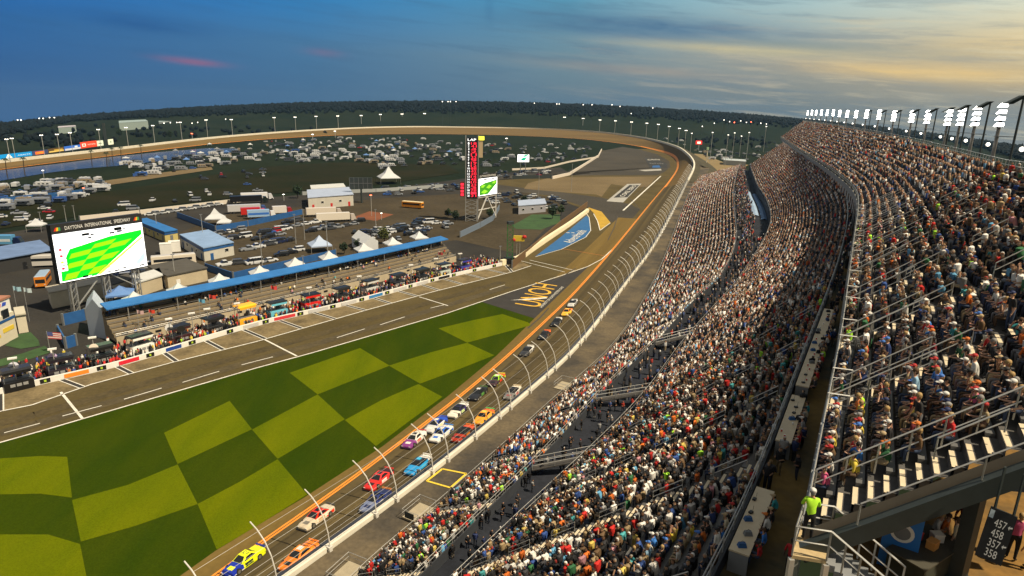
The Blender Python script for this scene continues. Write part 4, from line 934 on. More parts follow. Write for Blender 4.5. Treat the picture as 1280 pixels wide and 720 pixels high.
CARS = [  # u, v, front, doors, rear, roof, spoiler, door panel, bonnet panel, label
 (305, 700, (28, 50, 165), (232, 240, 30), (232, 240, 30), (232, 240, 30), (25, 60, 160), (40, 60, 60), (232, 240, 30), 'bright yellow race car with blue nose and blue spoiler, last one by the grass'),
 (374, 694, (240, 130, 35), (250, 150, 45), (240, 130, 35), (245, 140, 40), (240, 130, 35), (250, 185, 110), (35, 36, 34), 'orange race car with black bonnet close to the white wall, beside the yellow one'),
 (396, 645, (205, 190, 165), (225, 212, 190), (200, 190, 170), (225, 50, 25), (120, 115, 110), (190, 160, 120), (120, 115, 105), 'cream race car with bright red roof'),
 (470, 625, (120, 130, 160), (48, 58, 110), (38, 48, 90), (50, 62, 120), (200, 120, 60), W_, (40, 50, 90), 'dark navy race car with silver nose and white door number'),
 (474, 598, (205, 45, 40), (215, 55, 50), (60, 30, 30), (225, 60, 60), (200, 40, 40), W_, (60, 30, 30), 'red race car with black rear and white doors'),
 (523, 580, (45, 150, 215), (50, 155, 215), W_, (40, 60, 80), W_, (60, 180, 230), (45, 150, 215), 'sky blue race car with white rear half'),
 (518, 548, (130, 60, 130), W_, W_, W_, (190, 60, 60), (200, 90, 60), W_, 'white race car with purple nose and red spoiler'),
 (552, 541, W_, (215, 215, 205), W_, (45, 105, 205), (60, 130, 215), W_, (50, 110, 205), 'white race car with bright blue roof and blue bonnet'),
 (545, 530, (200, 200, 200), W_, (45, 80, 190), (45, 75, 170), (45, 80, 190), (230, 215, 160), W_, 'white race car with blue rear and dark blue roof'),
 (579, 541, (170, 50, 25), (60, 40, 35), (225, 85, 40), (50, 45, 40), (215, 120, 40), (200, 120, 50), (45, 35, 30), 'black and red-orange race car next to the wall'),
 (573, 512, (222, 215, 200), (62, 52, 100), W_, (46, 42, 76), (210, 210, 205), (200, 225, 150), (230, 225, 215), 'white race car with dark purple doors and roof'),
 (605, 520, (245, 165, 40), (250, 185, 60), (235, 100, 40), (240, 160, 40), (90, 190, 90), (250, 200, 80), (240, 150, 40), 'golden orange race car with red tail and green spoiler'),
 (598, 491, DK, (40, 44, 40), DK, (30, 34, 30), (70, 110, 60), (90, 150, 70), DK, 'black race car with green doors'),
 (621, 474, (70, 50, 55), (40, 36, 40), (230, 80, 40), (165, 225, 45), (235, 215, 60), (220, 70, 40), B_, 'black race car with lime green roof and yellow spoiler'),
 (641, 490, (120, 118, 115), (215, 210, 200), (225, 215, 195), (70, 66, 64), (215, 195, 160), (190, 60, 60), (150, 60, 60), 'grey race car with pale tail running beside the wall'),
 (659, 438, (60, 60, 62), W_, W_, (44, 44, 46), W_, (50, 50, 52), DK, 'dark grey race car with white rear half'),
 (681, 418, DK, (48, 44, 42), (235, 110, 50), (52, 46, 42), (235, 110, 50), (110, 80, 60), (40, 38, 36), 'black race car with orange tail'),
 (696, 402, (40, 40, 42), (36, 36, 38), W_, (28, 28, 30), W_, (120, 120, 120), (30, 30, 32), 'black race car with white tail following the golden one'),
 (709, 389.5, (250, 190, 60), (250, 175, 50), (235, 120, 40), (240, 150, 40), (40, 36, 30), (255, 215, 90), (240, 170, 40), 'golden yellow race car with black spoiler'),
 (716, 378.5, (205, 205, 200), (170, 170, 170), W_, (48, 50, 52), (200, 200, 200), (110, 110, 112), (180, 180, 180), 'silver race car with black roof leading the pack out of the turn')]
def on_track(u, v):
    z = .8
    for _ in range(3):
        p = at(u, v, z + .6); i = int(np.argmin(np.hypot(TI[:, 0] - p.x, TI[:, 1] - p.y))); cr = TO[i] - TI[i]; wd = np.hypot(cr[0], cr[1])
        s = ((p.x - TI[i][0]) * cr[0] + (p.y - TI[i][1]) * cr[1]) / wd / wd; z = TI[i][2] + cr[2] * s
    return Vector((p.x, p.y, z + .015)), i, Vector(cr)
for j, c in enumerate(CARS):
    o = rc if j == 0 else copy_tree(rc); o['_'] = j; del o['_']
    p, i, cr = on_track(c[0], c[1]); tt = Vector((TI[i + 1] - TI[i - 1])); tt.z = 0; f = -tt.normalized(); up = f.cross(cr.normalized()); up = up if up.z > 0 else -up; up.normalize(); l = up.cross(f).normalized(); f = l.cross(up)
    yw = R0.uniform(-.03, .03); m = Matrix((f, l, up)).transposed().to_4x4() @ Matrix.Rotation(yw, 4, 'Z'); m = m @ Matrix.Scale(.93, 4); m.translation = p; o.matrix_world = m
    o['label'] = c[9]; o['group'] = 'race cars on the front stretch'
    for ch in o.children:
        nm = ch.name.split('.')[0]
        sl = {'body': c[2:5], 'roof': (c[5],), 'spoiler': (c[6],), 'door_panel': (c[7],), 'bonnet_panel': (c[8],), 'quarter_decal': (c[5],), 'flank_decal': (R0.choice([W_, B_, c[6]]),), 'roof_decal': (c[5] if j == 0 else R0.choice([W_, c[7], B_]),)}.get(nm, ())
        for k, rgb in enumerate(sl): ch.material_slots[k].link = 'OBJECT'; ch.material_slots[k].material = paint(rgb)
        if nm == 'body' and j == 0: bodyobj = ch
yc = rc                                       # the roof number of the yellow car
rf = [c for c in yc.children if c.name.startswith('roof')][0]
mb = MB(); text_in(mb, '12', (-.18, .42, 1.345), (0, -.84, 0), (-.5, 0, .004)); nb = mb.build('number', mat('number_paint', (.03, .06, .05), .5)); nb.parent = rf
mb = MB(); text_in(mb, '12', (.40, .985, .36), (-.8, 0, 0), (0, -.02, .36)); nb = mb.build('number', mat('number_paint', (.03, .06, .05), .5)); nb.parent = [c for c in yc.children if c.name.startswith('door_panel')][1]
nb.location = (0, .03, 0)

# ------------------------------------------------------------------ the near end of the upper stand: stringer, landing, stair, concourse
F0, B0 = Vector(fC[0]), Vector(bC[0]); T0 = Vector(tangents(fC)[0]); N0 = Vector((B0 - F0)); N0.z = 0; N0.normalize()
edge = -T0 * .55
mb = MB()
mb.add([F0 + edge + Vector((0, 0, .1)), B0 + edge + Vector((0, 0, .1)), B0 + edge + Vector((0, 0, -.45)), F0 + edge + Vector((0, 0, -.45))], [(0, 1, 2, 3)]); mb.build('end_wall', mat('end_wall_paint', (.16, .14, .11), .8, .15, 1), stC)
MB().beam(F0 + edge * 1.6 + Vector((0, 0, -.55)), B0 + edge * 1.6 + Vector((0, 0, -.55)), .30, .55).build('stringer', dark_steel, stC)
mb = MB(); pts = [F0 + edge * 1.7 + (B0 - F0) * k / 8 + Vector((0, 0, -.2)) for k in range(1, 9)]
rail(mb, pts, .75, .03, 2, mid=False); mb.build('guard_rail', steel, stC)
CZ = 33.0
o = ground_poly('concourse_floor', [(1058, 655), (1330, 520), (1600, 560), (1600, 1000), (1030, 1000), (1050, 760)], two_tone('concourse_lamplit_tan', (.22, .12, .030), (.12, .075, .027), .5, 3, lo=.4, hi=.65), CZ)  # orange tan paints warm lamplight into the shaded concourse floor
land = [at(1000, 662, 34.75), at(1037, 668, 34.75), at(1033, 701, 34.75), at(990, 694, 34.75)]
st = thing('access_stair', 'steel access stair with mesh landing leading down from the upper stand', 'staircase', tuple(land[2]))
MB().hexa([Vector(p) - Vector((0, 0, .12)) for p in land][::-1], land[::-1]).build('landing', mat('landing_mesh', (.42, .32, .17), .8, .18, 6), st)
e0, e1 = land[1], land[2]; dv = (at(1125, 760, 33.2) - (e0 + e1) / 2); steps = 9; mb = MB(); dh = Vector((dv.x, dv.y, 0))
for k in range(steps):
    a = dh * (k / steps) + Vector((0, 0, -1.6 * (k + 1) / steps)); b = dh * ((k + 1.05) / steps) + Vector((0, 0, -1.6 * (k + 1) / steps))
    q = [e0 + a, e0 + b, e1 + b, e1 + a]; mb.hexa([x - Vector((0, 0, .19)) for x in q], q)
mb.build('flight', wall_grey, st)
for a in (e0, e1):
    mb = MB(); rail(mb, [a + dh * (k / 5) + Vector((0, 0, -1.6 * k / 5)) for k in range(6)], 1.05, .036, 1); mb.build('handrail', steel, st)
mb = MB(); rail(mb, [land[1], land[0], land[3], land[2]], 1.05, .034, 1); mb.build('handrail', steel, st)
mb = MB()
for q in (land[3], land[2], land[0]): mb.beam(Vector((q.x, q.y, 28)), q - Vector((0, 0, .13)), .16, .16)
for k in (1, 2, 3): mb.beam(Vector((land[3].x, land[3].y, 28 + 1.7 * k)), Vector((land[2].x, land[2].y, 28 + 1.7 * k)), .08, .08)
mb.build('leg_frame', steel, st)
stw = at(1008, 676, 34.75)
make_person(stw, math.atan2(1.0, .25), 'standfold', 'on the landing', 'neon green', ('cap', 'white'), 'black trousers', 'steward in neon yellow-green top and white cap standing on the stair landing', 'stewards', s=1.06)
# column and beams under the stand
cb = at(1196, 722, CZ); col_ = thing('steel_column', 'dark steel column under the upper stand beside the black sign', 'column', tuple(cb))
zt = z_over(cb, 1238, 596); MB().box(cb + Vector((0, 0, (zt - CZ) / 2)), (.42, .42, zt - CZ), .5).build('shaft', dark_steel, col_)
ct = cb + Vector((0, 0, zt - CZ)); MB().beam(ct + Vector((-.2, 0, -.2)), ct + Vector((3.5, -.5, -.2)), .35, .4).build('beam', mat('beam_blue_grey', (.05, .07, .11), .6), col_); MB().box(cb + Vector((0, 0, .04)), (.7, .7, .08), .5).build('base_plate', dark_steel, col_)
# sign with section numbers
q = [at_dist(1234, 641, 21.5), at_dist(1268, 647, 21.5), at_dist(1258, 702, 20.2), at_dist(1220, 693, 20.2)]
c0 = (q[0] + q[1] + q[2] + q[3]) / 4; xx = Vector((ray(1260, 680).y, -ray(1260, 680).x, 0)).normalized(); xx = (xx + Vector((0, 0, -.10))).normalized(); nrm = -ray(1245, 672).normalized(); yy = nrm.cross(xx).normalized(); xx = yy.cross(nrm)
wS, hS = (q[1] - q[0]).length, (q[0] - q[3]).length
c0.z = max(c0.z, CZ + hS * .5 + .2)
sg = thing('direction_sign', 'black hanging sign with white section numbers 457, 458, 357 and 358', 'sign', tuple(c0))
def pl(x, y, z=0): return c0 + xx * (x * wS) + yy * (y * hS) + nrm * z
yy = (yy + Vector((0, 0, .8))).normalized(); nrm = xx.cross(yy).normalized(); 
MB().hexa([pl(-.5, -.5, -.12), pl(.5, -.5, -.12), pl(.5, .5, -.12), pl(-.5, .5, -.12)], [pl(-.5, -.5), pl(.5, -.5), pl(.5, .5), pl(-.5, .5)]).build('panel', black, sg)
mb = MB()
for tx, y in (('457', .17), ('458', -.03), ('357', -.23), ('358', -.43)): text_in(mb, tx, pl(-.20, y, .01), xx * wS * .44, yy * hS * .155)
for y in (.19, -.20):
    mb.poly([pl(.34, y + .04, .01), pl(.46, y + .06, .01), pl(.46, y + .09, .01), pl(.34, y + .07, .01)]); mb.poly([pl(.30, y + .055, .01), pl(.36, y + .01, .01), pl(.36, y + .10, .01)])
mb.build('lettering', mat('sign_white', (.75, .75, .72), .5), sg)
MB().poly([pl(-.46, .30, .012), pl(-.30, .30, .012), pl(-.30, .46, .012), pl(-.46, .46, .012)]).build('pictogram', mat('sign_pale_blue', (.5, .6, .65), .5), sg)
mb = MB()
for x in (-.35, .35): mb.beam(pl(x, .5, -.06), pl(x, .5, -.06) + Vector((0, 0, 1.3)), .05, .05)
mb.build('hanger', dark_steel, sg)
# concession counter, banner, people on the concourse
kb = at(1152, 712, CZ); kt = thing('concession_table', 'dark covered concession table on the concourse below the stair', 'table', tuple(kb))
MB().box(kb + Vector((0, 0, .45)), (2.6, 1.2, .9), .55).build('cloth', mat('dark_table_cloth', (.03, .032, .02), .9, .3, 3), kt); MB().box(kb + Vector((0, 0, .93)), (2.7, 1.3, .05), .55).build('top', mat('table_top', (.06, .055, .04), .7), kt)
for k, (rgb, dx, dy, lb) in enumerate((((225, 220, 210), .5, .3, 'white carton on the dark concession table'), ((200, 60, 40), -.2, .35, 'red carton on the dark concession table'), ((215, 150, 80), .1, -.1, 'orange carton on the dark concession table'))):
    bx = thing('carton', lb, 'box', tuple(kb + Vector((dx, dy, .955)))); MB().box(kb + Vector((dx, dy, 1.1)), (.35, .28, .28), .3 * k).build('shell', paint(rgb), bx); MB().box(kb + Vector((dx, dy, 1.25)), (.37, .30, .03), .3 * k).build('lid', paint(tuple(min(255, x + 15) for x in rgb)), bx)
kb2 = at(1118, 712, CZ); bn = thing('banner_stand', 'upright blue banner with round white emblem under the stair', 'banner', tuple(kb2))
d2 = Vector((ray(1118, 690).y, -ray(1118, 690).x, 0)).normalized(); n2_ = Vector((-d2.y, d2.x, 0))
if n2_.dot(CAMP - kb2) < 0: n2_ = -n2_
MB().hexa([kb2 - d2 * .55 - n2_ * .03, kb2 + d2 * .55 - n2_ * .03, kb2 + d2 * .55 + n2_ * .03, kb2 - d2 * .55 + n2_ * .03], [p + Vector((0, 0, 2.6)) for p in (kb2 - d2 * .55 - n2_ * .03, kb2 + d2 * .55 - n2_ * .03, kb2 + d2 * .55 + n2_ * .03, kb2 - d2 * .55 + n2_ * .03)]).build('panel', mat('banner_blue', (.02, .16, .50), .6), bn)
mb = MB(); mb.disc(kb2 + n2_ * .05 + Vector((0, 0, 1.5)), .36, .02, n2_, 18); mb.build('emblem', white, bn)
mb = MB(); mb.disc(kb2 + n2_ * .07 + Vector((0, 0, 1.5)), .25, .02, n2_, 18); mb.build('emblem', grey_metal, bn)
for u, v, po, sh, hd, tr, lb, rz in ((1190, 702, 'stand', 'cream', ('hair', 'brown'), 'khaki trousers', 'person in cream shirt and khaki trousers standing at the concession table', 2.4), (1201, 690, 'stand', 'black', ('hair', 'black'), 'black trousers', 'person all in black walking past the concession table beside the column', 1.2),
        (1198, 678, 'stand', 'maroon', ('hair', 'black'), 'black trousers', 'person in maroon shirt behind the one all in black near the column', 1.0), (1171, 690, 'stand', 'orange', ('hair', 'brown'), 'brown trousers', 'person in orange shirt facing the concession table', -.9), (1162, 690, 'standfold', 'white', ('hair', 'fair'), 'brown trousers', 'person in white shirt with folded arms behind the concession table', -.9),
        (1262, 700, 'stand', 'pink', ('hair', 'fair'), 'black trousers', 'person in pink shirt half hidden behind the black numbers sign', .6), (1282, 712, 'stand', 'black', ('cap', 'black'), 'black trousers', 'person in black with black cap at the edge of the concourse', 2.2)):
    make_person(at(u, v, CZ), rz, po, 'on the concourse', sh, hd, tr, lb, 'people on the concourse')
make_person(at(985, 718, 28.05), 1.2, 'stand', 'on the walkway', 'red', ('hair', 'black'), 'black trousers', 'person in red shirt standing on the shaded upper walkway near the landing', 'people on the upper walkway')
# writing counters along the back of the middle stand
BPX = np.array([proj(p)[:2] for p in bB]); sB = along(bB); tB = tangents(bB)
def bstation(v): return int(np.argmin(np.abs(BPX[:, 1] - v) + 1e3 * (BPX[:, 1] > 2000)))
cn = 0
for (va, vb, cl, lb) in ((392, 488, cream, 'long pale counter along the rear of the middle stand, farthest of the three'), (502, 556, cream, 'short pale counter along the rear of the middle stand, between the two long ones'), (622, 712, cream, 'pale counter crowded with gear along the rear of the middle stand, nearest the stair landing')):
    i1, i0 = bstation(va), bstation(vb); a, b = Vector(bB[i0]), Vector(bB[i1]); d = (b - a); d.z = 0; Ld = d.length; d.normalize(); n = Vector((d.y, -d.x, 0)); a.z = 28.0
    t = thing('counter', lb, 'counter', tuple(a), 'counters along the upper walkway')
    def slab(s0, s1, n0, n1, z0, z1): return [a + d * s0 + n * n0 + Vector((0, 0, z0)), a + d * s0 + n * n1 + Vector((0, 0, z0)), a + d * s1 + n * n1 + Vector((0, 0, z0)), a + d * s1 + n * n0 + Vector((0, 0, z0))], [a + d * s0 + n * n0 + Vector((0, 0, z1)), a + d * s0 + n * n1 + Vector((0, 0, z1)), a + d * s1 + n * n1 + Vector((0, 0, z1)), a + d * s1 + n * n0 + Vector((0, 0, z1))]
    MB().hexa(*slab(0, Ld, .25, 1.15, 1.05, 1.13)).build('top', mat('counter_top', (.60, .50, .34), .6, .1, 1), t)
    MB().hexa(*slab(0.05, Ld - .05, .3, .42, 0, 1.04)).build('front_panel', wall_grey, t)
    for e in (0, Ld - .12): MB().hexa(*slab(e, e + .12, .28, 1.12, 0, 1.04)).build('end_panel', wall_grey, t)
    for k in range(int(Ld / 1.0)):
        s = .5 + k + R0.uniform(-.2, .2)
        if R0.random() < .9:
            z = 1.13; q = a + d * s + n * R0.uniform(.4, .9) + Vector((0, 0, z)); kind = R0.choice(['bag', 'cup', 'radio']); cn += 1
            g = thing({'bag': 'bag', 'cup': 'drink_cup', 'radio': 'radio_scanner'}[kind], {'bag': 'small dark bag lying', 'cup': 'paper cup standing', 'radio': 'black radio scanner lying'}[kind] + ' on the ' + ('farthest' if va == 392 else 'short middle' if va == 502 else 'nearest') + ' pale counter', {'bag': 'bag', 'cup': 'cup', 'radio': 'radio'}[kind], tuple(q), {'bag': 'bags', 'cup': 'cups', 'radio': 'radios'}[kind] + ' on the ' + ('farthest' if va == 392 else 'short middle' if va == 502 else 'nearest') + ' counter')
            if kind == 'bag': MB().hexa([q + Vector((i * .2, j * .13, 0)) for i, j in ((-1, -1), (1, -1), (1, 1), (-1, 1))], [q + Vector((i * .15, j * .08, .2)) for i, j in ((-1, -1), (1, -1), (1, 1), (-1, 1))]).build('pouch', R0.choice([black, blue_paint, grey_metal]), g); MB().tube([q + Vector((-.1, 0, .2)), q + Vector((0, 0, .3)), q + Vector((.1, 0, .2))], .012, 4).build('strap', black, g)
            elif kind == 'cup': MB().cyl(q, .045, .15, 8, 0, .06).build('cup', red_paint if R0.random() < .4 else white, g); MB().cyl(q + Vector((0, 0, .151)), .062, .012, 8).build('lid', white, g)
            else: MB().box(q + Vector((0, 0, .05)), (.22, .16, .10), R0.random()).build('case', black, g); MB().tube([q + Vector((.08, 0, .1)), q + Vector((.1, 0, .42))], .009, 4).build('aerial', black, g)
        if R0.random() < .8:
            q = a + d * s + n * 1.55 + Vector((0, 0, .45)); make_person(q, math.atan2(-n.y, -n.x), R0.choice(['upright', 'lean', 'drink']), 'at the pale counter', group='people seated at the counters')
# ------------------------------------------------------------------ pit road: wall, boxes, crews
PW = resample(crom([tuple(at(u, v, .1)) for u, v in [(-90, 514), (0, 493), (55, 480), (160, 455), (320, 408), (440, 380), (550, 350), (632, 331), (650, 326), (664, 316), (690, 298), (715, 281), (736, 265)]], 8), 2.0)
PT = tangents(PW); PNI = np.stack([-PT[:, 1], PT[:, 0], np.zeros(len(PT))], 1)          # towards the infield
pwt = thing('pit_wall', 'long low white pit wall with coloured sponsor panels beside pit road', 'wall', tuple(PW[0]))
i_end = int(np.argmin([abs(proj(p)[0] - 640) for p in PW]))
wall_sweep('wall', PW, PNI, [(0, 0), (0, 1.0), (.45, 1.0), (.45, 0)], white, parent=pwt)
wall_sweep('entry_wall', PW[i_end - 2:], PNI[i_end - 2:], [(-.15, 0), (-.15, 1.7), (1.1, 1.7), (1.1, 0)], mat('entry_wall_cream', (.78, .70, .48), .6, .08, .3), parent=pwt)
pcol = [(205, 60, 70), (90, 60, 140), (240, 140, 50), (30, 30, 32), (60, 130, 190), (190, 190, 190), (215, 40, 60), (30, 70, 150)]
cur = 0
def pit_at(s, off=0, z=0):
    L_ = along(PW); i = min(max(int(np.searchsorted(L_, s)), 1), len(PW) - 2); p = Vector(PW[i - 1]) + (Vector(PW[i]) - Vector(PW[i - 1])) * ((s - L_[i - 1]) / (L_[i] - L_[i - 1]))
    return p + Vector(PNI[i]) * off + Vector((0, 0, z)), Vector(PT[i]), Vector(PNI[i])
LP_ = along(PW)[i_end]
s = 3.0
while s < LP_ - 4:
    p, t_, n_ = pit_at(s); rz = math.atan2(t_.y, t_.x); k = R0.random()
    if k < .62: MB().box(p - n_ * .02 + Vector((0, 0, .55)), (R0.uniform(3, 5.5), .05, .72), rz).build('sponsor_panel', paint(R0.choice(pcol)), pwt)
    p, t_, n_ = pit_at(s + 3.9); MB().box(p - n_ * .03 + Vector((0, 0, .55)), (1.5, .07, .75), rz).build('stall_marker', black, pwt); MB().box(p - n_ * .08 + Vector((0, 0, .55)), (.35, .04, .4), rz).build('stall_number_plate', paint((170, 200, 60)), pwt)
    s += 8.6
# covered pit boxes
def pit_box(u, v, cab, can, lb, hgt=3.8, w_=4.2):
    p = at(u, v, 0); i = int(np.argmin(np.linalg.norm(PW - np.array(p), axis=1))); rz = math.atan2(PT[i][1], PT[i][0])
    t = thing('pit_box', lb, 'pit box', (0, 0, 0), 'pit boxes along pit road'); D_ = 2.4
    MB().box((0, 0, .95), (w_, D_, 1.7), 0).build('cabinet', paint(cab), t)
    MB().box((0, .25, 1.9), (w_ * .96, D_ * .6, .18), 0).build('counter', grey_metal, t)
    for x in (-w_ * .46, w_ * .46):
        for y in (-D_ * .45, D_ * .45): MB().cyl((x, y, 1.8), .05, hgt - 1.8, 6).build('post', grey_metal, t)
    MB().hexa([(-w_ * .52, -D_ * .6, hgt), (w_ * .52, -D_ * .6, hgt), (w_ * .52, D_ * .6, hgt), (-w_ * .52, D_ * .6, hgt)], [(-w_ * .47, -D_ * .4, hgt + .28), (w_ * .47, -D_ * .4, hgt + .28), (w_ * .47, D_ * .4, hgt + .28), (-w_ * .47, D_ * .4, hgt + .28)]).build('canopy', paint(can), t)
    MB().box((0, -D_ * .58, hgt - .25), (w_ * .9, .05, .5), 0).build('valance', paint(cab), t)
    for x in (-.9, 0, .9): MB().box((x, -D_ * .51, 1.2), (.7, .05, .5), 0).build('drawer', mat('drawer_grey', (.28, .28, .28), .4), t)
    MB().box((.3, .3, 2.35), (1.0, .08, .6), 0).build('screen', glass, t)
    for x in (-1.4, 1.4):
        for y in (-.9, .9): MB().disc((x, y, .16), .16, .12, (0, 1, 0), 8).build('wheel', rubber, t)
    spot(t, p, rz); return t
K_ = (26, 26, 28)
for a in ((24, 486, K_, (40, 40, 42), 'black pit box with round white signboard at the left end of pit road'), (78, 470, (36, 30, 40), K_, 'dark pit box beside the orange panel of the pit wall'), (128, 455, K_, (32, 34, 32), 'black pit box with gold gear on its shelves'), (177, 441, (235, 235, 230), K_, 'white pit box under a black canopy above the purple panel'),
          (225, 429, (60, 30, 32), K_, 'dark red-brown pit box between the white one and the large black one'), (268, 417, K_, (22, 22, 24), 'wide black pit box with white valance above the red panel'), (308, 406, (245, 175, 40), (250, 180, 40), 'tall golden yellow pit box with yellow canopy'), (347, 396, (110, 190, 215), (30, 32, 32), 'pale blue pit box under a black canopy'),
          (389, 386, (215, 35, 30), K_, 'bright red pit box under a black canopy'), (427, 377, (38, 36, 36), K_, 'black pit box just past the bright red one'), (463, 367, (200, 200, 198), K_, 'light grey pit box crowded with crew'), (497, 359, (32, 36, 44), K_, 'black pit box with sky blue panel in front'),
          (527, 352, K_, (28, 30, 28), 'black pit box before the pale one near the end of the row'), (554, 345, (190, 200, 190), K_, 'pale grey-green pit box second from the far end'), (580, 339, (60, 60, 160), K_, 'blue-violet pit box at the far end of the row')):
    pit_box(*a, hgt=4.6 if a[2] == (245, 175, 40) else 3.7)
# crews
crew_cols = ['red', 'black', 'white', 'dark grey', 'orange', 'navy', 'yellow', 'neon green', 'red', 'black', 'black', 'bright blue', 'light grey', 'maroon']
near_box = ['far left pit box', 'orange wall panel', 'gold gear pit box', 'white pit box', 'red-brown pit box', 'wide black pit box', 'yellow pit box', 'pale blue pit box', 'bright red pit box', 'black box past red', 'light grey pit box', 'box with sky blue panel', 'last black pit box', 'pale grey-green box', 'blue-violet box']
for k in range(62):
    s = R0.uniform(2, LP_ - 3); p, t_, n_ = pit_at(s, R0.choice([.9, 1.1, 1.4, 2, 3, 4.5, 6.2, 7.5])); p.z = 0
    u = proj(p)[0]
    if u < 4: continue
    bi = min(range(15), key=lambda q: abs(u - (24, 78, 128, 177, 225, 268, 308, 347, 389, 427, 463, 497, 527, 554, 580)[q]))
    make_person(p, R0.uniform(0, 6.28), R0.choice(['stand', 'stand', 'standfold', 'stand']), 'by the ' + near_box[bi], R0.choice(crew_cols), None, R0.choice(['black trousers', 'black trousers', 'grey trousers', 'khaki trousers']), None, 'pit crew behind the pit wall', 'crew member')
PCV = []
for k in range(1250):
    s = R0.uniform(0, LP_ - 2); p, t_, n_ = pit_at(s, abs(R0.gauss(3.6, 3)) + .8); PCV.append((p.x, p.y, 0, R0.uniform(0, 6.28)))
# signboards on poles and low lamps over the pit wall
for k, (u, v) in enumerate([(23, 487), (72, 474), (121, 458), (215, 432), (262, 418), (243, 424), (299, 410), (388, 388), (450, 372), (514, 356), (545, 347), (575, 340)]):
    p = at(u, v, 0); lp = thing('pit_light', ['pit light mast at the left end of the pit wall', 'pit light mast second from the left end', 'pit light mast beside the gold gear', 'pit light mast between the white and the red-brown box', 'pit light mast at the left of the wide black box', 'pit light mast at the right of the red-brown box', 'pit light mast just left of the yellow box', 'pit light mast at the bright red box', 'pit light mast left of the light grey box', 'pit light mast at the sky blue panel', 'pit light mast past the last black box', 'pit light mast at the far end by the blue-violet box'][k], 'light mast', tuple(p), 'light masts along the pit wall')
    MB().cyl(p, .09, 5.6, 6).build('pole', steel, lp); MB().box(p + Vector((0, 0, 5.75)), (1.3, .55, .25), .55).build('lamp_housing', mat('lamp_housing', (.75, .74, .70), .5), lp)
for k, (u, v, rgb, lb) in enumerate(((22, 470, (225, 225, 240), 'round white signboard held on a pole at the left end of the pits'), (70, 458, (215, 190, 230), 'round lilac-white signboard on a pole left of the gold gear'), (121, 445, (235, 225, 210), 'tall white signboard on a pole at the gold gear'), (214, 418, (225, 225, 225), 'tall white signboard on a pole near the red-brown pit box'), (229, 420, (40, 40, 40), 'dark upright signboard near the red-brown pit box'))):
    p = at(u, v + 14, 0); t = thing('pit_signboard', lb, 'sign', tuple(p), 'signboards over the pits'); MB().cyl(p, .05, 3.3, 6).build('pole', grey_metal, t)
    d = Vector((ray(u, v).y, -ray(u, v).x, 0)).normalized(); n = Vector((d.y, -d.x, 0)); MB().disc(p + Vector((0, 0, 3.9)), .75, .08, n, 16).build('board', paint(rgb), t)
# flags in the pits
def flag(u, v, h, rgb, lb, stripes=None):
    p = at(u, v, 0); t = thing('flag', lb, 'flag', tuple(p), 'flags over the pits'); MB().cyl(p, .05, h, 6).build('pole', steel, t)
    mb = MB(); W2, H2 = h * .20, h * .13; n = 7
    for i in range(n + 1):
        x = W2 * i / n; y = .18 * math.sin(i * 1.1); mb.v += [(p.x + x, p.y + y, p.z + h - .1 - .10 * x), (p.x + x, p.y + y * 1.2, p.z + h - H2 - .16 * x)]
    for i in range(n): mb.f.append((2 * i, 2 * i + 1, 2 * i + 3, 2 * i + 2)); mb.m.append(0)
    mb.build('cloth', paint(rgb), t); return t
flag(252, 408, 6.5, (100, 160, 190), 'pale blue flag above the wide black pit box'); flag(265, 405, 7, (200, 70, 60), 'red flag above the wide black pit box'); flag(176, 424, 6.5, (190, 160, 160), 'faded pink flag above the white pit box'); flag(190, 420, 6, (205, 70, 50), 'small red flag right of the white pit box'); flag(341, 392, 7, (205, 70, 70), 'red flag above the pale blue pit box'); flag(548, 343, 7, (150, 60, 60), 'dark red flag near the far end of the pits'); flag(37, 402, 8, (180, 195, 200), 'white and grey flag beside the cream building'); flag(24, 400, 8, (150, 185, 200), 'pale blue-grey flag at the corner of the cream building')
# the stars and stripes over the pit entrance
p = at(63, 441, 0); t = thing('flag', 'striped national flag lying out from a short pole near the cream building', 'flag', tuple(p)); MB().cyl(p, .06, 4.5, 6).build('pole', steel, t)
mb = MB(); d = Vector((.7, .5, -.25)).normalized()
for k in range(7): a = p + Vector((0, 0, 4.4 - .2 * k)); mb.poly([a, a - Vector((0, 0, .2)), a - Vector((0, 0, .2)) + d * 2.3, a + d * 2.3], k % 2)
mb.build('cloth', [mat('flag_red', (.42, .05, .05), .8), mat('flag_white', (.62, .58, .55), .8)], t); a = p + Vector((.02, -.04, 4.41)); MB().poly([a, a - Vector((0, 0, .8)), a - Vector((0, 0, .8)) + d * .95, a + d * .95]).build('canton', mat('flag_blue', (.06, .08, .22), .8), t)

# ------------------------------------------------------------------ pit grandstand under its blue roof
GF = resample(crom([tuple(at(u, v, 1.0)) for u, v in ((146, 427), (235, 406.5), (320, 386.5), (450, 354.5), (570, 323.5))], 8), 2.0); GT = tangents(GF); GN = np.stack([-GT[:, 1], GT[:, 0], np.zeros(len(GT))], 1)
gs = thing('pit_grandstand', 'long low grandstand behind the pits under a bright blue roof', 'grandstand', tuple(GF[0]))
for r in range(6):
    wall_sweep('terrace', GF, GN, [(r * 1.0, -.2), (r * 1.0, .5 + .72 * r), (r * 1.0 + 1.02, .5 + .72 * r), (r * 1.0 + 1.02, -.2)], mat('pit_stand_tan', (.22, .175, .11), .85, .15, .6), parent=gs)
    wall_sweep('bench', GF, GN, [(r * 1.0 + .35, .85 + .72 * r), (r * 1.0 + .35, .92 + .72 * r), (r * 1.0 + .7, .92 + .72 * r), (r * 1.0 + .7, .85 + .72 * r)], bench_m, parent=gs)
wall_sweep('front_panel', GF, GN, [(-.1, -1), (-.1, .9), (0, .9), (0, -1)], tan, parent=gs)
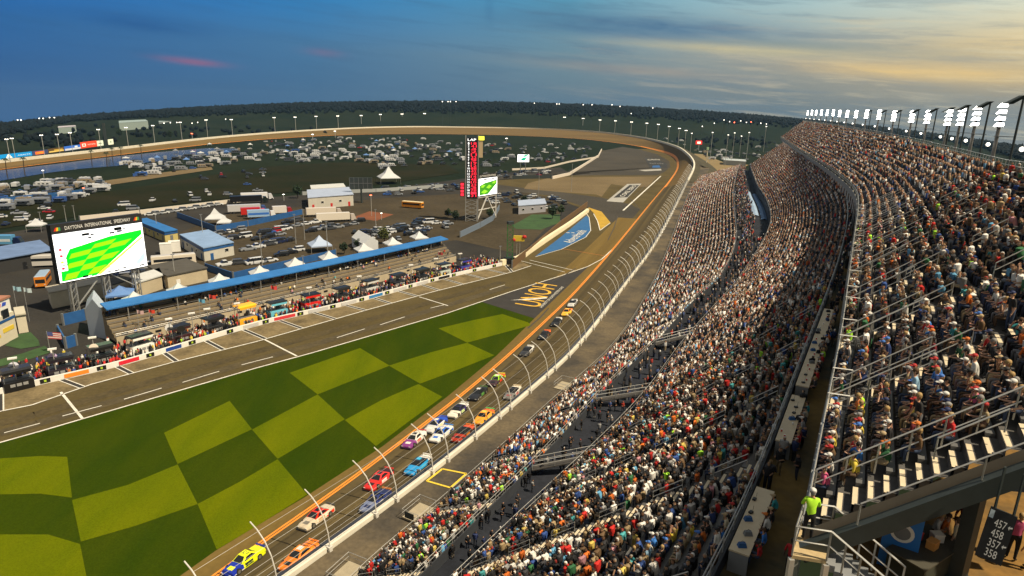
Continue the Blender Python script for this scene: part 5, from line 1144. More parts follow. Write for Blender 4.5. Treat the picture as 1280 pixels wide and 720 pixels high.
wall_sweep('back_wall', GF, GN, [(6.1, -1), (6.1, 5.9), (6.3, 5.9), (6.3, -1)], tan, parent=gs)
wall_sweep('roof', GF, GN, [(3.2, 5.9), (3.2, 6.15), (6.6, 6.75), (6.6, 6.5)], blue_roof, parent=gs)
for i in range(2, len(GF), 5):
    p, n = Vector(GF[i]), Vector(GN[i]); MB().beam(p + n * 3.5 + Vector((0, 0, 2.5)), p + n * 3.5 + Vector((0, 0, 5.95)), .14, .14).build('post', steel, gs)
for i in range(1, len(GF), 3):
    p, n = Vector(GF[i]), Vector(GN[i])
    for r in range(2): MB().box(p + n * (r * 1.0 + .0) + Vector((0, 0, .28 + .72 * r)) - n * .05, (.16, 1.2, .50), math.atan2(n.y, n.x)).build('vent_opening', black, gs)
mb = MB(); rail(mb, [Vector(p) + Vector(n) * .05 + Vector((0, 0, .9)) for p, n in zip(GF, GN)], .7, .04, 2); mb.build('guard_rail', steel, gs)
for i in range(0, len(GF) - 1):
    p, n, t_ = Vector(GF[i]), Vector(GN[i]), Vector(GT[i])
    for r in range(6):
        for k in range(3):
            if R0.random() < (.34 if r > 3 else .07): q = p + t_ * (.6 * k) + n * (r + .55); PCV.append((q.x, q.y, 1.0 + .5 + .72 * r, math.atan2(-n.y, -n.x)))
# those small far people join the one crowd mesh
PCV = np.array(PCV); S = PCV; CV, CF_, CC = [], [], []; off = 0
pit_sel = np.arange(len(PCV)); emit(pit_sel[PCV[:, 2] > .5], far_t[0]); SHIRT = pal([(.010, .010, .012, 34), (.04, .04, .045, 12), (.60, .58, .55, 14), (.45, .02, .02, 16), (.55, .15, .02, 6), (.03, .05, .2, 8), (.3, .5, .04, 2), (.5, .4, .05, 3)]); emit(pit_sel[PCV[:, 2] <= .5], far_t[2])
LWv = []                                       # and those on the lower walkway between the stands
for i in range(2, len(bA)):
    for _ in range(6 if i < 90 else 11):
        k = R0.uniform(.05, .95); q = bA[i] * (1 - k) + bBm[i] * k
        if R0.random() < .75 and (i < 90 or k < .55): LWv.append((q[0] + R0.uniform(-1, 1), q[1] + R0.uniform(-1, 1), bA[i][2] - .9, R0.uniform(0, 6.28)))
for i in range(14, 150):
    for _ in range(2):
        if R0.random() < .55: k = R0.uniform(.15, .9); q = bB[i] * (1 - k) + wcf[i] * k; LWv.append((q[0], q[1], bB[i][2] - .5, R0.uniform(0, 6.28)))
S = np.array(LWv); ls = np.arange(len(S)); dl = np.linalg.norm(S[:, :3] - np.array(CAMP), axis=1); SHK = SHIRT; SHIRT = pal([(.010, .010, .012, 40), (.03, .03, .035, 20), (.02, .03, .09, 10), (.3, .3, .3, 8), (.3, .03, .02, 5), (.05, .08, .2, 6)]); emit(ls[dl < 95], near_t[4]); emit(ls[dl >= 95], far_t[2])
V1 = np.concatenate(CV); F1 = np.concatenate(CF_); C1 = np.concatenate(CC)
me = raw.data; n0 = len(me.vertices); oldV = np.empty(n0 * 3, np.float32); me.vertices.foreach_get('co', oldV); oldF = np.empty(len(me.loops), np.int32); me.loops.foreach_get('vertex_index', oldF)
oldC = np.empty(len(me.polygons) * 4, np.float32); me.attributes['col'].data.foreach_get('color', oldC)
bpy.data.objects.remove(raw); bpy.data.meshes.remove(me)
raw = raw_mesh('spectator_crowd', np.concatenate([oldV.reshape(-1, 3), V1]), np.concatenate([oldF.reshape(-1, 4), F1 + n0]), crowd_m, np.concatenate([oldC.reshape(-1, 4)[:, :3], C1]))
tag(raw, 'packed crowd of small spectators filling the grandstands, the walkway and the pits', 'crowd', kind='stuff')
# ------------------------------------------------------------------ video boards and the scoring pylon
def screen_mat(name, rgb, k=1.0): return mat(name, lin(rgb), .4, emit=k, spec=.1)
sgreen, slime, swhite, syel, sblk, sblue = (screen_mat('screen_' + n, c, k) for n, c, k in (('green', (10, 185, 30), 1.0), ('lime', (120, 240, 10), 1.0), ('white', (250, 252, 252), 1.15), ('yellow', (240, 235, 70), 1.0), ('black', (12, 14, 14), .3), ('pale_blue', (150, 215, 245), 1.0)))
sred = screen_mat('screen_red', (235, 40, 60), 1.3)
class Frame:                                  # a flat upright board: local x along it, z up, origin at its lower left
    def __init__(s, A, B): s.A = Vector(A); s.d = (Vector(B) - s.A); s.d.z = 0; s.d.normalize(); s.n = Vector((s.d.y, -s.d.x, 0))
    def P(s, x, z, o=0.0): return s.A + s.d * x + Vector((0, 0, z)) + s.n * o
    def quad(s, mb, x0, z0, x1, z1, o, m=0): return mb.poly([s.P(x0, z0, o), s.P(x1, z0, o), s.P(x1, z1, o), s.P(x0, z1, o)], m)
    def slab(s, mb, x0, z0, x1, z1, o0, o1, m=0): return mb.hexa([s.P(x0, z0, o0), s.P(x0, z0, o1), s.P(x1, z0, o1), s.P(x1, z0, o0)], [s.P(x0, z1, o0), s.P(x0, z1, o1), s.P(x1, z1, o1), s.P(x1, z1, o0)], m)
    def poly(s, mb, pts, o, m=0): return mb.poly([s.P(x, z, o) for x, z in pts], m)
A_ = at(88, 394); B_ = at(170, 374); fr = Frame(A_, B_)
vb = thing('video_board', 'huge screen on lattice legs showing the green checkered infield, white lettering above', 'video board', tuple(A_))
x0, x1, z0, z1 = -1.1, 19.7, 7.9, 21.2
mb = MB(); fr.slab(mb, x0, z0 - .3, x1, z1, -1.6, -.05); mb.build('cabinet', black, vb)
mb = MB(); fr.slab(mb, x0, 19.1, x1, z1 + .1, -.04, .12); mb.build('header', mat('header_black', (.02, .02, .02), .6), vb)
mb = MB(); text_in(mb, 'DAYTONA  INTERNATIONAL  SPEEDWAY', fr.P(x0 + 2.9, 19.75, .14), fr.d * 15.0, Vector((0, 0, .85))); mb.build('lettering', mat('board_letter_white', (.8, .8, .78), .5), vb)
for x in (x0 + 1.3, x1 - 1.4):
    for k, c in enumerate(((220, 60, 40), (240, 190, 50), (60, 150, 90))):
        mb = MB(); fr.poly(mb, [(x - .75 + .45 * k, 19.75), (x - .25 + .45 * k, 19.75), (x + .05 + .3 * k, 20.5), (x - .35 + .3 * k, 20.55)], .14 + .005 * k); mb.build('emblem', paint(c), vb)
mb = MB(); fr.quad(mb, x0 + .15, z0, x1 - .1, 19.05, 0, 0)
scr = Frame(fr.P(0, 0), fr.P(1, 0)); XW, ZW = x1 - x0, 19.05 - z0
def S_(u, v): return (x0 + .15 + u * (XW - .25), z0 + v * ZW)
def sp(pts, m, o): fr.poly(mb, [S_(*p) for p in pts], o, m)
sp([(.02, .02), (.16, .02), (.42, .05), (.98, .74), (.98, .84), (.6, .80), (.15, .66), (.03, .30)], 1, .02)
def bl(a, b):                                 # position in the slanted field of the picture
    p0 = Vector((.02, .02)); p1 = Vector((.42, .05)); p2 = Vector((.98, .84)); p3 = Vector((.12, .68)); return tuple(p0 * (1 - a) * (1 - b) + p1 * a * (1 - b) + p2 * a * b + p3 * (1 - a) * b)
BE = [.03, .20, .36, .51, .66, .80, .92]
for i in range(6):
    for k in range(3):
        if (i + k) % 2 == 0 and not (i == 5 and k == 0): a0, a1 = .06 + .30 * k, .06 + .30 * (k + 1); sp([bl(a0, BE[i]), bl(a1, BE[i]), bl((a1 + .02), BE[i + 1]), bl(a0 + .02, BE[i + 1])], 2, .04)
sp([(.40, .04), (.44, .02), (.985, .66), (.985, .70)], 4, .045); sp([(.55, .12), (.98, .60), (.98, .36), (.80, .14)], 7, .047)
sp([(.86, .12), (.98, .34), (.98, .18), (.90, .08)], 3, .048)
for y in range(4): sp([(.0, .62 - .13 * y), (.10, .62 - .13 * y), (.10, .73 - .13 * y), (.0, .73 - .13 * y)], 0, .05); sp([(.04, .65 - .13 * y), (.07, .65 - .13 * y), (.07, .70 - .13 * y), (.04, .70 - .13 * y)], (6, 6, 4, 6)[y], .055)
for a, b, c, d in ((.30, .89, .38, .94), (.66, .90, .75, .97), (.39, .88, .43, .91), (.60, .85, .66, .885), (.69, .86, .75, .895), (.36, .82, .40, .85), (.76, .91, .80, .93), (.06, .78, .12, .79), (.16, .80, .28, .81)): sp([(a, b), (c, b), (c, d), (a, d)], 5, .05)
for a, b, c, d in ((.24, .02, .30, .06), (.60, .02, .66, .05), (.70, .05, .74, .075), (.50, .03, .56, .05), (.90, .03, .96, .06)): sp([(a, b), (c, b), (c, d), (a, d)], 5, .05)
sp([(.32, .015), (.39, .02), (.44, .07), (.36, .06)], 1, .052)
for a, b in ((.60, .22), (.70, .34), (.80, .46), (.86, .54), (.52, .12), (.76, .42)): sp([(a, b), (a + .03, b + .01), (a + .035, b + .045), (a + .005, b + .04)], 4, .052)
for f in mb.m: pass
mb.build('screen', [swhite, sgreen, slime, sblue, syel, sblk, sred, swhite], vb)
for (lx, ln) in ((1.2, 0), (8.8, 0), (16.2, 0)):
    mb = MB(); zz = 8.2
    for ox in (0, 1.2):
        for oy in (-.4, -1.5): mb.beam(fr.P(lx + ox, 0, oy), fr.P(lx + ox, zz, oy), .22, .22)
    for k in range(5): mb.beam(fr.P(lx, k * 1.6, -.4), fr.P(lx + 1.2, k * 1.6 + 1.6, -.4), .10, .10); mb.beam(fr.P(lx + 1.2, k * 1.6, -.4), fr.P(lx + 1.2, k * 1.6 + 1.6, -1.5), .10, .10)
    mb.build('lattice_leg', steel, vb)
mb = MB(); mb.beam(fr.P(2.4, 1.5, -.9), fr.P(8.8, 8, -.9), .25, .25); mb.beam(fr.P(16.2, 3.5, -.9), fr.P(10, 8, -.9), .25, .25); mb.build('brace', steel, vb)
# the pylon
pb = at(590, 277); d = Vector((ray(590, 277).y, -ray(590, 277).x, 0)).normalized(); pf = Frame(pb - d * 3.1, pb + d * 3.1); py = thing('scoring_pylon', 'tall black scoring pylon with columns of red and white figures', 'scoreboard', tuple(pb))
pz0, pz1 = 10.2, 36.4
mb = MB(); pf.slab(mb, .6, pz0, 5.4, pz1, -2, 0); mb.build('panel', black, py)
mb = MB()
for x in (.1, 5.5): pf.slab(mb, x, 0, x + .35, pz1 + 1, -.5, -.1)
for k in range(6): mb.beam(pf.P(.3, k * 1.7, -.3), pf.P(5.6, k * 1.7 + 1.7, -.3), .14, .14); mb.beam(pf.P(5.6, k * 1.7, -.3), pf.P(.3, k * 1.7 + 1.7, -.3), .14, .14)
mb.build('frame', steel, py)
mbw, mbr = MB(), MB(); nums = '18 41 4 2 11 22 9 19 12 88 42 20 14 48 10 24 3 78 1 31'.split()
text_in(mbw, 'LAP', pf.P(1.1, pz1 - 1.4, .06), pf.d * 3.6, Vector((0, 0, 1.0)))
for k in range(20):
    z = pz1 - 2.9 - k * 1.18
    text_in(mbw, str(k + 1), pf.P(1.0 if k > 8 else 1.2, z, .06), pf.d * (.95 if k > 8 else .55), Vector((0, 0, .8))); text_in(mbr, nums[k], pf.P(2.5, z - .08, .06), pf.d * 2.4, Vector((0, 0, 1.0)))
mbw.build('position_figures', swhite, py); mbr.build('car_figures', sred, py)
mb = MB(); pf.slab(mb, -2.2, 11, -.2, 17.5, -1.2, 0); side = mb.build('side_panel', mat('side_panel_brown', (.12, .02, .015), .6), py)
mb = MB(); [pf.quad(mb, -1.9, 11.4 + k * 1.5, -.6, 12.4 + k * 1.5, .03) for k in range(4)]; mb.build('lamp_row', sred, side)
mb = MB(); pf.slab(mb, 5.9, 28, 7.6, 35.5, -1, -.2); sd = mb.build('side_panel', mat('side_panel_cream', (.55, .42, .25), .6), py)
mb = MB(); pf.slab(mb, 5.8, 35.4, 8.2, 37, -1, .05); mb.build('beacon_box', syel, sd)
# the screen beside it
q0, q1 = at(598, 277), at(621, 272); f2 = Frame(q0, q0 + (q1 - q0)); Wd = (q1 - q0).length
def fz(v, u=609): b = (q0 + q1) / 2; return z_over(b, u, v)
zb, zt_ = fz(244), fz(222); v2 = thing('video_board', 'smaller screen on a white lattice frame beside the red scoring pylon', 'video board', tuple(q0))
mb = MB(); f2.slab(mb, -.2, zb, Wd, zt_, -1.2, -.05); mb.build('cabinet', black, v2)
mb = MB(); f2.quad(mb, 0, zb + .2, Wd - .2, zt_ - .1, 0, 0)
def T_(u, v): return (u * (Wd - .2), zb + .2 + v * (zt_ - zb - .3))
def tp(pts, m, o): f2.poly(mb, [T_(*p) for p in pts], o, m)
tp([(.04, .04), (.5, .05), (.97, .6), (.97, .84), (.3, .72), (.05, .6)], 1, .03)
for q in ([(.12, .2), (.3, .34), (.5, .22), (.3, .1)], [(.4, .45), (.55, .6), (.7, .5), (.55, .36)], [(.7, .65), (.8, .76), (.95, .74), (.86, .62)], [(.1, .5), (.2, .62), (.36, .6), (.24, .46)]): tp(q, 2, .05)
tp([(.5, .05), (.56, .03), (.98, .5), (.97, .62)], 4, .06); tp([(.25, .88), (.5, .92), (.5, .97), (.25, .95)], 5, .06); tp([(.7, .88), (.85, .92), (.85, .97), (.7, .95)], 5, .06)
mb.build('screen', [swhite, screen_mat('screen_soft_green', (50, 120, 25), .9), screen_mat('screen_soft_lime', (120, 180, 40), .9), sblue, swhite, sblk], v2)
mb = MB(); f2.slab(mb, .1, zt_ + .1, Wd - .3, zt_ + 1.9, -.3, 0); hd_ = mb.build('header', black, v2); mb = MB(); text_in(mb, 'DAYTONA INTERNATIONAL', f2.P(.8, zt_ + .5, .03), f2.d * (Wd - 2), Vector((0, 0, .9))); mb.build('lettering', mat('board_letter_white', (.8, .8, .78), .5), hd_)
mb = MB()
for x in (-.1, Wd): mb.beam(f2.P(x, 0, -.6), f2.P(x, zt_ + 2, -.6), .5, .5)
mb.beam(f2.P(0, zb - .4, -.6), f2.P(Wd, zb - .4, -.6), .5, .6)
for a, b in ((.0, .5), (1, .5)): mb.beam(f2.P(Wd * a, .5, -.6), f2.P(Wd * b, zb - .5, -.6), .4, .4)
mb.beam(f2.P(0, zb * .45, -.6), f2.P(Wd, zb * .45, -.6), .3, .3)
mb.build('lattice_frame', mat('frame_white', (.62, .60, .56), .5), v2)
# far small screen
q0, q1 = at(646, 217), at(664, 217); f3 = Frame(q0, q1); Wd = (q1 - q0).length; zb, zt_ = z_over(q0, 655, 203), z_over(q0, 655, 193)
v3 = thing('video_board', 'far small white screen with a green swirl in the infield', 'video board', tuple(q0)); mb = MB(); f3.slab(mb, 0, zb, Wd * .85, zt_, -1, -.05); mb.build('cabinet', black, v3); mb = MB(); f3.quad(mb, .3, zb + .2, Wd * .85 - .3, zt_ - .2, 0); mb.build('screen', swhite, v3)
mb = MB(); f3.poly(mb, [(Wd * .2, zb + 1.5), (Wd * .5, zb + 1.2), (Wd * .7, zb + 4), (Wd * .4, zb + 3.6)], .05); f3.poly(mb, [(Wd * .35, zb + 4), (Wd * .62, zb + 4.4), (Wd * .76, zb + 6), (Wd * .5, zb + 5.6)], .05); mb.build('swirl', screen_mat('screen_teal', (20, 150, 110), 1), v3)
mb = MB(); [mb.beam(f3.P(x, 0, -.5), f3.P(x, zb, -.5), .6, .6) for x in (Wd * .25, Wd * .6)]; mb.build('leg', grey_metal, v3)
# dark backs of two other boards
for u, v, w_, zb_, zt_, lb in ((452, 254, 28, 222, 236, 'dark back of a board on a single post beside the white tent'), (134, 190, 3.5, 154, 183, 'tall thin dark scoring tower on the backstretch beyond the lake')):
    q0 = at(u - w_ / 2, v); q1 = at(u + w_ / 2, v); f4 = Frame(q0, q1); Wd = (q1 - q0).length; a, b = z_over(q0, u, zt_), z_over(q0, u, zb_); t = thing('scoreboard', lb, 'scoreboard', tuple(q0))
    mb = MB(); f4.slab(mb, 0, a, Wd, b, -1, 0); mb.build('panel', dark_steel, t); mb = MB(); mb.beam(f4.P(Wd / 2, 0, -.5), f4.P(Wd / 2, a, -.5), .8 if w_ > 5 else 2, .8); mb.build('post', dark_steel, t)
    if w_ > 5: mb = MB(); [mb.beam(f4.P(Wd * k / 5, a, .05), f4.P(Wd * k / 5, b, .05), .15, .15) for k in range(6)]; mb.beam(f4.P(0, (a + b) / 2, .06), f4.P(Wd, (a + b) / 2, .06), .2, .2); mb.build('frame', grey_metal, t)
# billboards on the backstretch
def billboard(u0, v0, u1, v1, ht, base, lb, decor):
    q0, q1 = at(u0, v0), at(u1, v1); f = Frame(q0, q1); Wd = (q1 - q0).length; h = z_over((q0 + q1) / 2, (u0 + u1) / 2, (v0 + v1) / 2 - ht)
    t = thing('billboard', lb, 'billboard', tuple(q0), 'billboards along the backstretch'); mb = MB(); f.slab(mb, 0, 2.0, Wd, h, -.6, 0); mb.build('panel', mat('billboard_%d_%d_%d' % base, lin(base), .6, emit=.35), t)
    mb = MB(); [mb.beam(f.P(Wd * k / 4 + .3, 0, -.8), f.P(Wd * k / 4 + .3, h - .2, -.8), .4, .4) for k in range(5)]; mb.build('support', dark_steel, t)
    for rgb, x0_, y0_, x1_, y1_, tx in decor:
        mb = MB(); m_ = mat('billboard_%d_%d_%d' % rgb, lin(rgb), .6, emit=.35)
        if tx == '^': f.poly(mb, [(Wd * x0_, 2 + (h - 2) * y0_), (Wd * x1_, 2 + (h - 2) * y0_), (Wd * (x0_ * .4 + x1_ * .6), 2 + (h - 2) * y1_), (Wd * (x0_ * .6 + x1_ * .4), 2 + (h - 2) * y1_)], .05)
        elif tx: text_in(mb, tx, f.P(Wd * x0_, 2 + (h - 2) * y0_, .08), f.d * Wd * (x1_ - x0_), Vector((0, 0, (h - 2) * (y1_ - y0_))))
        else: f.quad(mb, Wd * x0_, 2 + (h - 2) * y0_, Wd * x1_, 2 + (h - 2) * y1_, .04)
        mb.build('lettering' if tx else 'field', m_, t)
WH = (240, 240, 225)
billboard(-25, 206, 41, 197.5, 9, (10, 140, 205), 'long sky blue billboard with a white letter A', [(WH, .46, .05, .60, .95, '^'), ((10, 140, 205), .51, .1, .55, .42, '^'), (WH, .70, .35, .97, .62, 'AXALTA')])
billboard(42, 197.3, 61, 194.6, 8, (58, 66, 100), 'slate blue billboard with an orange sun emblem', [((235, 110, 40), .15, .1, .75, .8, ''), ((250, 190, 60), .25, .3, .65, .6, '')])
billboard(61.5, 194.5, 81, 191.6, 8, (92, 66, 24), 'brown billboard with a golden band', [((225, 190, 100), .03, .12, .97, .42, ''), ((200, 160, 60), .35, .45, .9, .7, '')])
billboard(82, 191.4, 101.5, 188.4, 8, (50, 105, 195), 'blue billboard with a pale lower half', [((205, 205, 205), .0, .03, 1, .45, ''), (WH, .62, .5, .8, .85, '')])
billboard(102, 188.3, 122, 185.3, 10, (235, 70, 35), 'bright red billboard with white lettering', [(WH, .08, .25, .30, .75, ''), ((235, 90, 50), .13, .35, .25, .65, ''), (WH, .40, .38, .90, .60, 'TOYOTA')])
billboard(122.5, 185.2, 130, 184.2, 9, (220, 225, 200), 'pale square billboard left of the thin dark tower', [((90, 120, 100), .2, .4, .7, .55, '')])
billboard(136.5, 183.4, 142.5, 182.6, 9, (230, 230, 200), 'pale square billboard right of the thin dark tower', [((150, 170, 140), .3, .35, .6, .7, '')])

# ------------------------------------------------------------------ buildings and tents of the infield
def building(name, lb, A, B, C, h, wallm, roofm, cat='building', over=.35, roof_t=.3, doors=0, windows=0, band=None, group=None):
    """A-B: front foot line, A-C: side foot line (photo pixels of the three corners on the ground)"""
    a, b, c = at(*A), at(*B), at(*C); d = b - a + c; t = thing(name, lb, cat, tuple(a), group); q = [a, b, d, c]
    if (b - a).cross(c - a).z < 0: q = [a, c, d, b]
    up = Vector((0, 0, h)); MB().hexa(q, [p + up for p in q]).build('wall', wallm, t)
    ce = sum(q, Vector()) / 4; r0 = [ce + (p - ce) * (1 + over / max(1, (p - ce).length)) + up for p in q]; MB().hexa([p + Vector((0, 0, .01)) for p in r0], [p + Vector((0, 0, roof_t)) for p in r0]).build('roof', roofm, t)
    for (s0, s1) in ((a, b), (a, c)):
        dd = s1 - s0; L_ = dd.length; dd.normalize(); n = Vector((dd.y, -dd.x, 0)); n = n if n.dot(ce - s0) < 0 else -n; rz = math.atan2(dd.y, dd.x)
        if band: MB().box(s0 + dd * L_ / 2 + n * .05 + Vector((0, 0, h - .55)), (L_, .1, .9), rz).build('fascia', band, t)
        k = max(1, int(L_ / 4.5))
        for j in range(k):
            p = s0 + dd * (L_ * (j + .5) / k) + n * .04
            if (j % 2 == 0) and doors: dr = MB().box(p + Vector((0, 0, 1.1)), (1.1, .1, 2.2), rz).build('door', doors, t); MB().box(p + n * .08 + dd * .4 + Vector((0, 0, 1.05)), (.12, .06, .12), rz).build('handle', grey_metal, dr)
            elif windows: wf = MB().box(p + Vector((0, 0, h * .55)), (1.5, .1, 1.1), rz).build('window', white, t); MB().box(p + n * .04 + Vector((0, 0, h * .55)), (1.3, .08, .9), rz).build('pane', glass, wf)
    return t
pw = mat('pale_wall', (.50, .48, .42), .7, .08, .4)
building('garage', 'low building with blue-grey roof and white end wall, right of the big screen', (256, 327), (293, 319), (227, 309), 4.2, pw, pale_blue_roof, doors=blue_paint, windows=1, band=blue_paint)
building('garage', 'blue roofed building with lit yellow front, just behind the big screen', (207, 303), (223, 300), (170, 287), 3.6, mat('yellowish_wall', (.50, .42, .16), .7), blue_roof, doors=grey_metal, windows=1, band=blue_paint)
building('garage', 'long open garage with dusty blue roof at the left edge', (-30, 349), (66, 330), (-40, 334), 4.2, mat('dark_bay', (.03, .03, .03), .8), mat('dusty_blue_roof', (.13, .20, .36), .6, .2, .2), doors=black, band=None, over=.8)
building('garage', 'beige flat-roofed building with a dark roof behind the pit grandstand', (211, 362), (260, 351), (187, 349), 3.6, tan, brown_roof, doors=white)
building('garage', 'cream shed in front of the big screen legs', (66, 386), (136, 371), (62, 378), 3.8, cream, mat('shed_roof', (.40, .36, .28), .7, .15, .5))
building('garage', 'small cream block with dark openings right of the screen legs', (143, 373), (165, 366), (141, 365), 3.4, cream, brown_roof, windows=1)
building('garage', 'pale-roofed tan shed right of the screen legs', (172, 372), (204, 361), (170, 362), 3.6, tan, mat('pale_roof', (.55, .56, .54), .5, .1, .4))
building('garage', 'white hall with pale lilac roof in the middle of the infield', (386, 262), (442, 257), (385, 251), 5.5, pw, mat('lilac_roof', (.36, .42, .55), .5, .1, .3), doors=red_paint, windows=1)
building('garage', 'white flat hall behind the lilac-roofed one', (390, 247), (432, 244), (389, 242), 4.5, pw, mat('pale_roof', (.55, .56, .54), .5), windows=1)
building('kiosk', 'pale pavilion with lilac roof by the garden lawn', (648, 268), (682, 265), (648, 261), 4.0, mat('pavilion_wall', (.30, .30, .33), .7), mat('lilac_roof', (.36, .42, .55), .5), windows=1)
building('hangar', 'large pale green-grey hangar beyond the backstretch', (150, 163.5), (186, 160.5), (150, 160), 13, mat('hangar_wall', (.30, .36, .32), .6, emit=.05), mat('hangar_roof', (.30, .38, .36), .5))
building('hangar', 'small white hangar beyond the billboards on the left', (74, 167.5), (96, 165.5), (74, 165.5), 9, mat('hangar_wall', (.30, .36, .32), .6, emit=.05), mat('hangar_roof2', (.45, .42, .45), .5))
building('terminal', 'wide low terminal with lit windows beyond the backstretch', (199, 158), (255, 154.5), (199, 155.5), 9, mat('terminal_wall', (.22, .25, .26), .6), mat('hangar_roof', (.30, .38, .36), .5), windows=1)
building('hangar', 'far dim building in the woods above the scoring pylon', (543, 149), (566, 149), (543, 147), 12, mat('dim_wall', (.16, .15, .16), .7), mat('dim_roof', (.12, .12, .13), .7))
building('shed', 'long pale low shed outside turn four below the trees', (904, 206), (932, 208), (904, 203.5), 4.5, mat('shed_pale', (.36, .40, .42), .6), mat('shed_pale_roof', (.40, .44, .46), .6))
# the cream building at the left edge
q0, q1 = at(-14, 441), at(23, 421.5); fb = Frame(q0, q1); Wd = (q1 - q0).length; vt = z_over(q1, 16, 371)
t = thing('clubhouse', 'cream two-storey building with white gable sign and blue band at the left edge', 'building', tuple(q0))
mb = MB(); fb.slab(mb, -9, 0, Wd, vt * .66, -9, 0); mb.build('wall', cream, t); mb = MB(); fb.slab(mb, -9, vt * .66 + .01, Wd - .2, vt, -7, -.2); mb.build('upper_wall', white, t)
mb = MB(); fb.slab(mb, -9, vt * .5, Wd + .05, vt * .56, -.3, .08); mb.build('blue_band', blue_paint, t)
for x in (Wd * .25, Wd * .62): mb = MB(); fb.slab(mb, x, vt * .58, x + Wd * .22, vt * .78, -.1, .06); wd_ = mb.build('window', dark_steel, t); mb = MB(); fb.slab(mb, x + .12, vt * .59, x + Wd * .22 - .12, vt * .77, .05, .09); mb.build('pane', glass, wd_)
for k, (x, c) in enumerate(((.30, (215, 50, 50)), (.68, (50, 80, 190)), (.5, (205, 60, 60)))): mb = MB(); fb.poly(mb, [(Wd * x, vt * .86), (Wd * (x + .14), vt * .86), (Wd * (x + .17), vt * .93), (Wd * (x + .05), vt * .95)], -.15); mb.build('emblem', paint(c), t)
mb = MB(); fb.slab(mb, Wd * .55, vt * .26, Wd * .92, vt * .36, 0, .06); mb.build('sign_panel', yellow_paint, t); mb = MB(); fb.slab(mb, Wd * .2, vt * .2, Wd * .45, vt * .27, 0, .06); mb.build('sign_panel', yellow_paint, t)
mb = MB(); fb.slab(mb, -9.2, vt + .01, Wd, vt + .4, -7.2, .0); mb.build('roof', mat('roof_brick', (.35, .16, .10), .7), t)
an = building('kiosk', 'low cream annex with yellow side beside the cream building', (24, 417), (36, 415), (22, 408), 4, cream, mat('annex_roof', (.50, .46, .36), .7))
ground_poly('clubhouse_lawn', [(6, 432), (22, 418), (38, 415), (48, 425), (50, 432), (26, 436)], mat('lawn', (.03, .07, .02), .95, .3, .2), .09); ground_poly('clubhouse_lawn', [(-10, 452), (30, 441), (56, 432), (64, 440), (40, 448), (0, 458)], mat('lawn', (.03, .07, .02), .95, .3, .2), .09)
# tents
tent_w = mat('tent_white', (.50, .52, .54), .6, .05, .5)
def pyramid_tent(u, v, w_, h, pk, lb, rz=.55, m=None):
    p = at(u, v); t = thing('tent', lb, 'tent', tuple(p), lb.split(' among')[0] + 's among the campers' if ' among' in lb else 'peaked tents of the infield'); mb = MB(); x = w_ / 2; a, b = math.cos(rz), math.sin(rz)
    q = [p + Vector((i * x * a - j * x * b, i * x * b + j * x * a, h)) for i, j in ((-1, -1), (1, -1), (1, 1), (-1, 1))]
    mid = [p + (c - p) * 1 for c in q]; ring = [Vector((p.x + (c.x - p.x) * .45, p.y + (c.y - p.y) * .45, h + (pk - h) * .38)) for c in q]; top = p + Vector((0, 0, pk))
    mb.add(q + ring + [top], [(0, 1, 5, 4), (1, 2, 6, 5), (2, 3, 7, 6), (3, 0, 4, 7), (4, 5, 8), (5, 6, 8), (6, 7, 8), (7, 4, 8)]); 
    for i in range(4): c, e = q[i], q[(i + 1) % 4]; mb.add([c, e, e - Vector((0, 0, .4)), c - Vector((0, 0, .4))], [(0, 1, 2, 3)])
    mb.build('canopy', m or tent_w, t)
    for c in q: MB().cyl((c.x, c.y, 0), .07, h, 6).build('leg', steel, t)
PK = [(170, 389, 'first from the big screen'), (225, 377, 'above the red-brown pit box'), (276, 364, 'left of the middle of the blue roof'), (326, 353, 'at the middle of the blue roof'), (370, 342, 'right of the middle of the blue roof'), (412, 333, 'below the parked lorries'), (455, 322, 'beside the white gabled tent'), (491, 314, 'just right of the white gabled tent'), (524, 306, 'nearest the far end of the blue roof')]
for u, v, w_ in PK: pyramid_tent(u, v - 1.5, 5.4, 2.5, 4.7, 'white peaked tent behind the pit grandstand, ' + w_)
pyramid_tent(270, 281, 7, 3, 7, 'white peaked tent in the blue-walled compound', .3); pyramid_tent(281, 285, 5, 2.6, 5.2, 'small white tent beside the bigger one in the compound', .3); pyramid_tent(47, 289, 5, 2.6, 5, 'small white tent left of the big screen', .2); pyramid_tent(486, 229, 13, 4, 11, 'lone white peaked tent on the grass beside the dark board', .4); pyramid_tent(152, 378, 6, 2.6, 4.4, 'blue and white canopy near the screen legs', .5, mat('tent_blue', (.10, .20, .45), .6)); pyramid_tent(400, 314, 7, 2.5, 5.6, 'pale blue peaked tent by the parking lot', .5, mat('tent_pale_blue', (.34, .42, .58), .6))
def gable_tent(A, B, C, h, pk, lb, m=None):
    a, b, c = at(*A), at(*B), at(*C); t = thing('tent', lb, 'tent', tuple(a)); d = b - a + c; up = Vector((0, 0, h)); r0 = (a + b) / 2 + Vector((0, 0, pk)); r1 = (c + d) / 2 + Vector((0, 0, pk))
    MB().add([a, b, d, c, a + up, b + up, d + up, c + up, r0, r1], [(0, 1, 5, 4), (1, 2, 6, 5), (2, 3, 7, 6), (3, 0, 4, 7), (4, 5, 8), (6, 7, 9)]).build('side_wall', m or tent_w, t); MB().add([a + up, b + up, d + up, c + up, r0, r1], [(0, 4, 5, 3), (1, 2, 5, 4)]).build('roof', m or tent_w, t)
gable_tent((455, 318), (473, 313), (440, 308), 3.4, 5.4, 'white gabled tent behind the blue roof of the pit stand')
gable_tent((112, 420), (134, 424), (114, 407), 6, 8.5, 'tall pale blue-white tent at the left end of the pit grandstand', mat('tent_cold', (.42, .48, .56), .6))
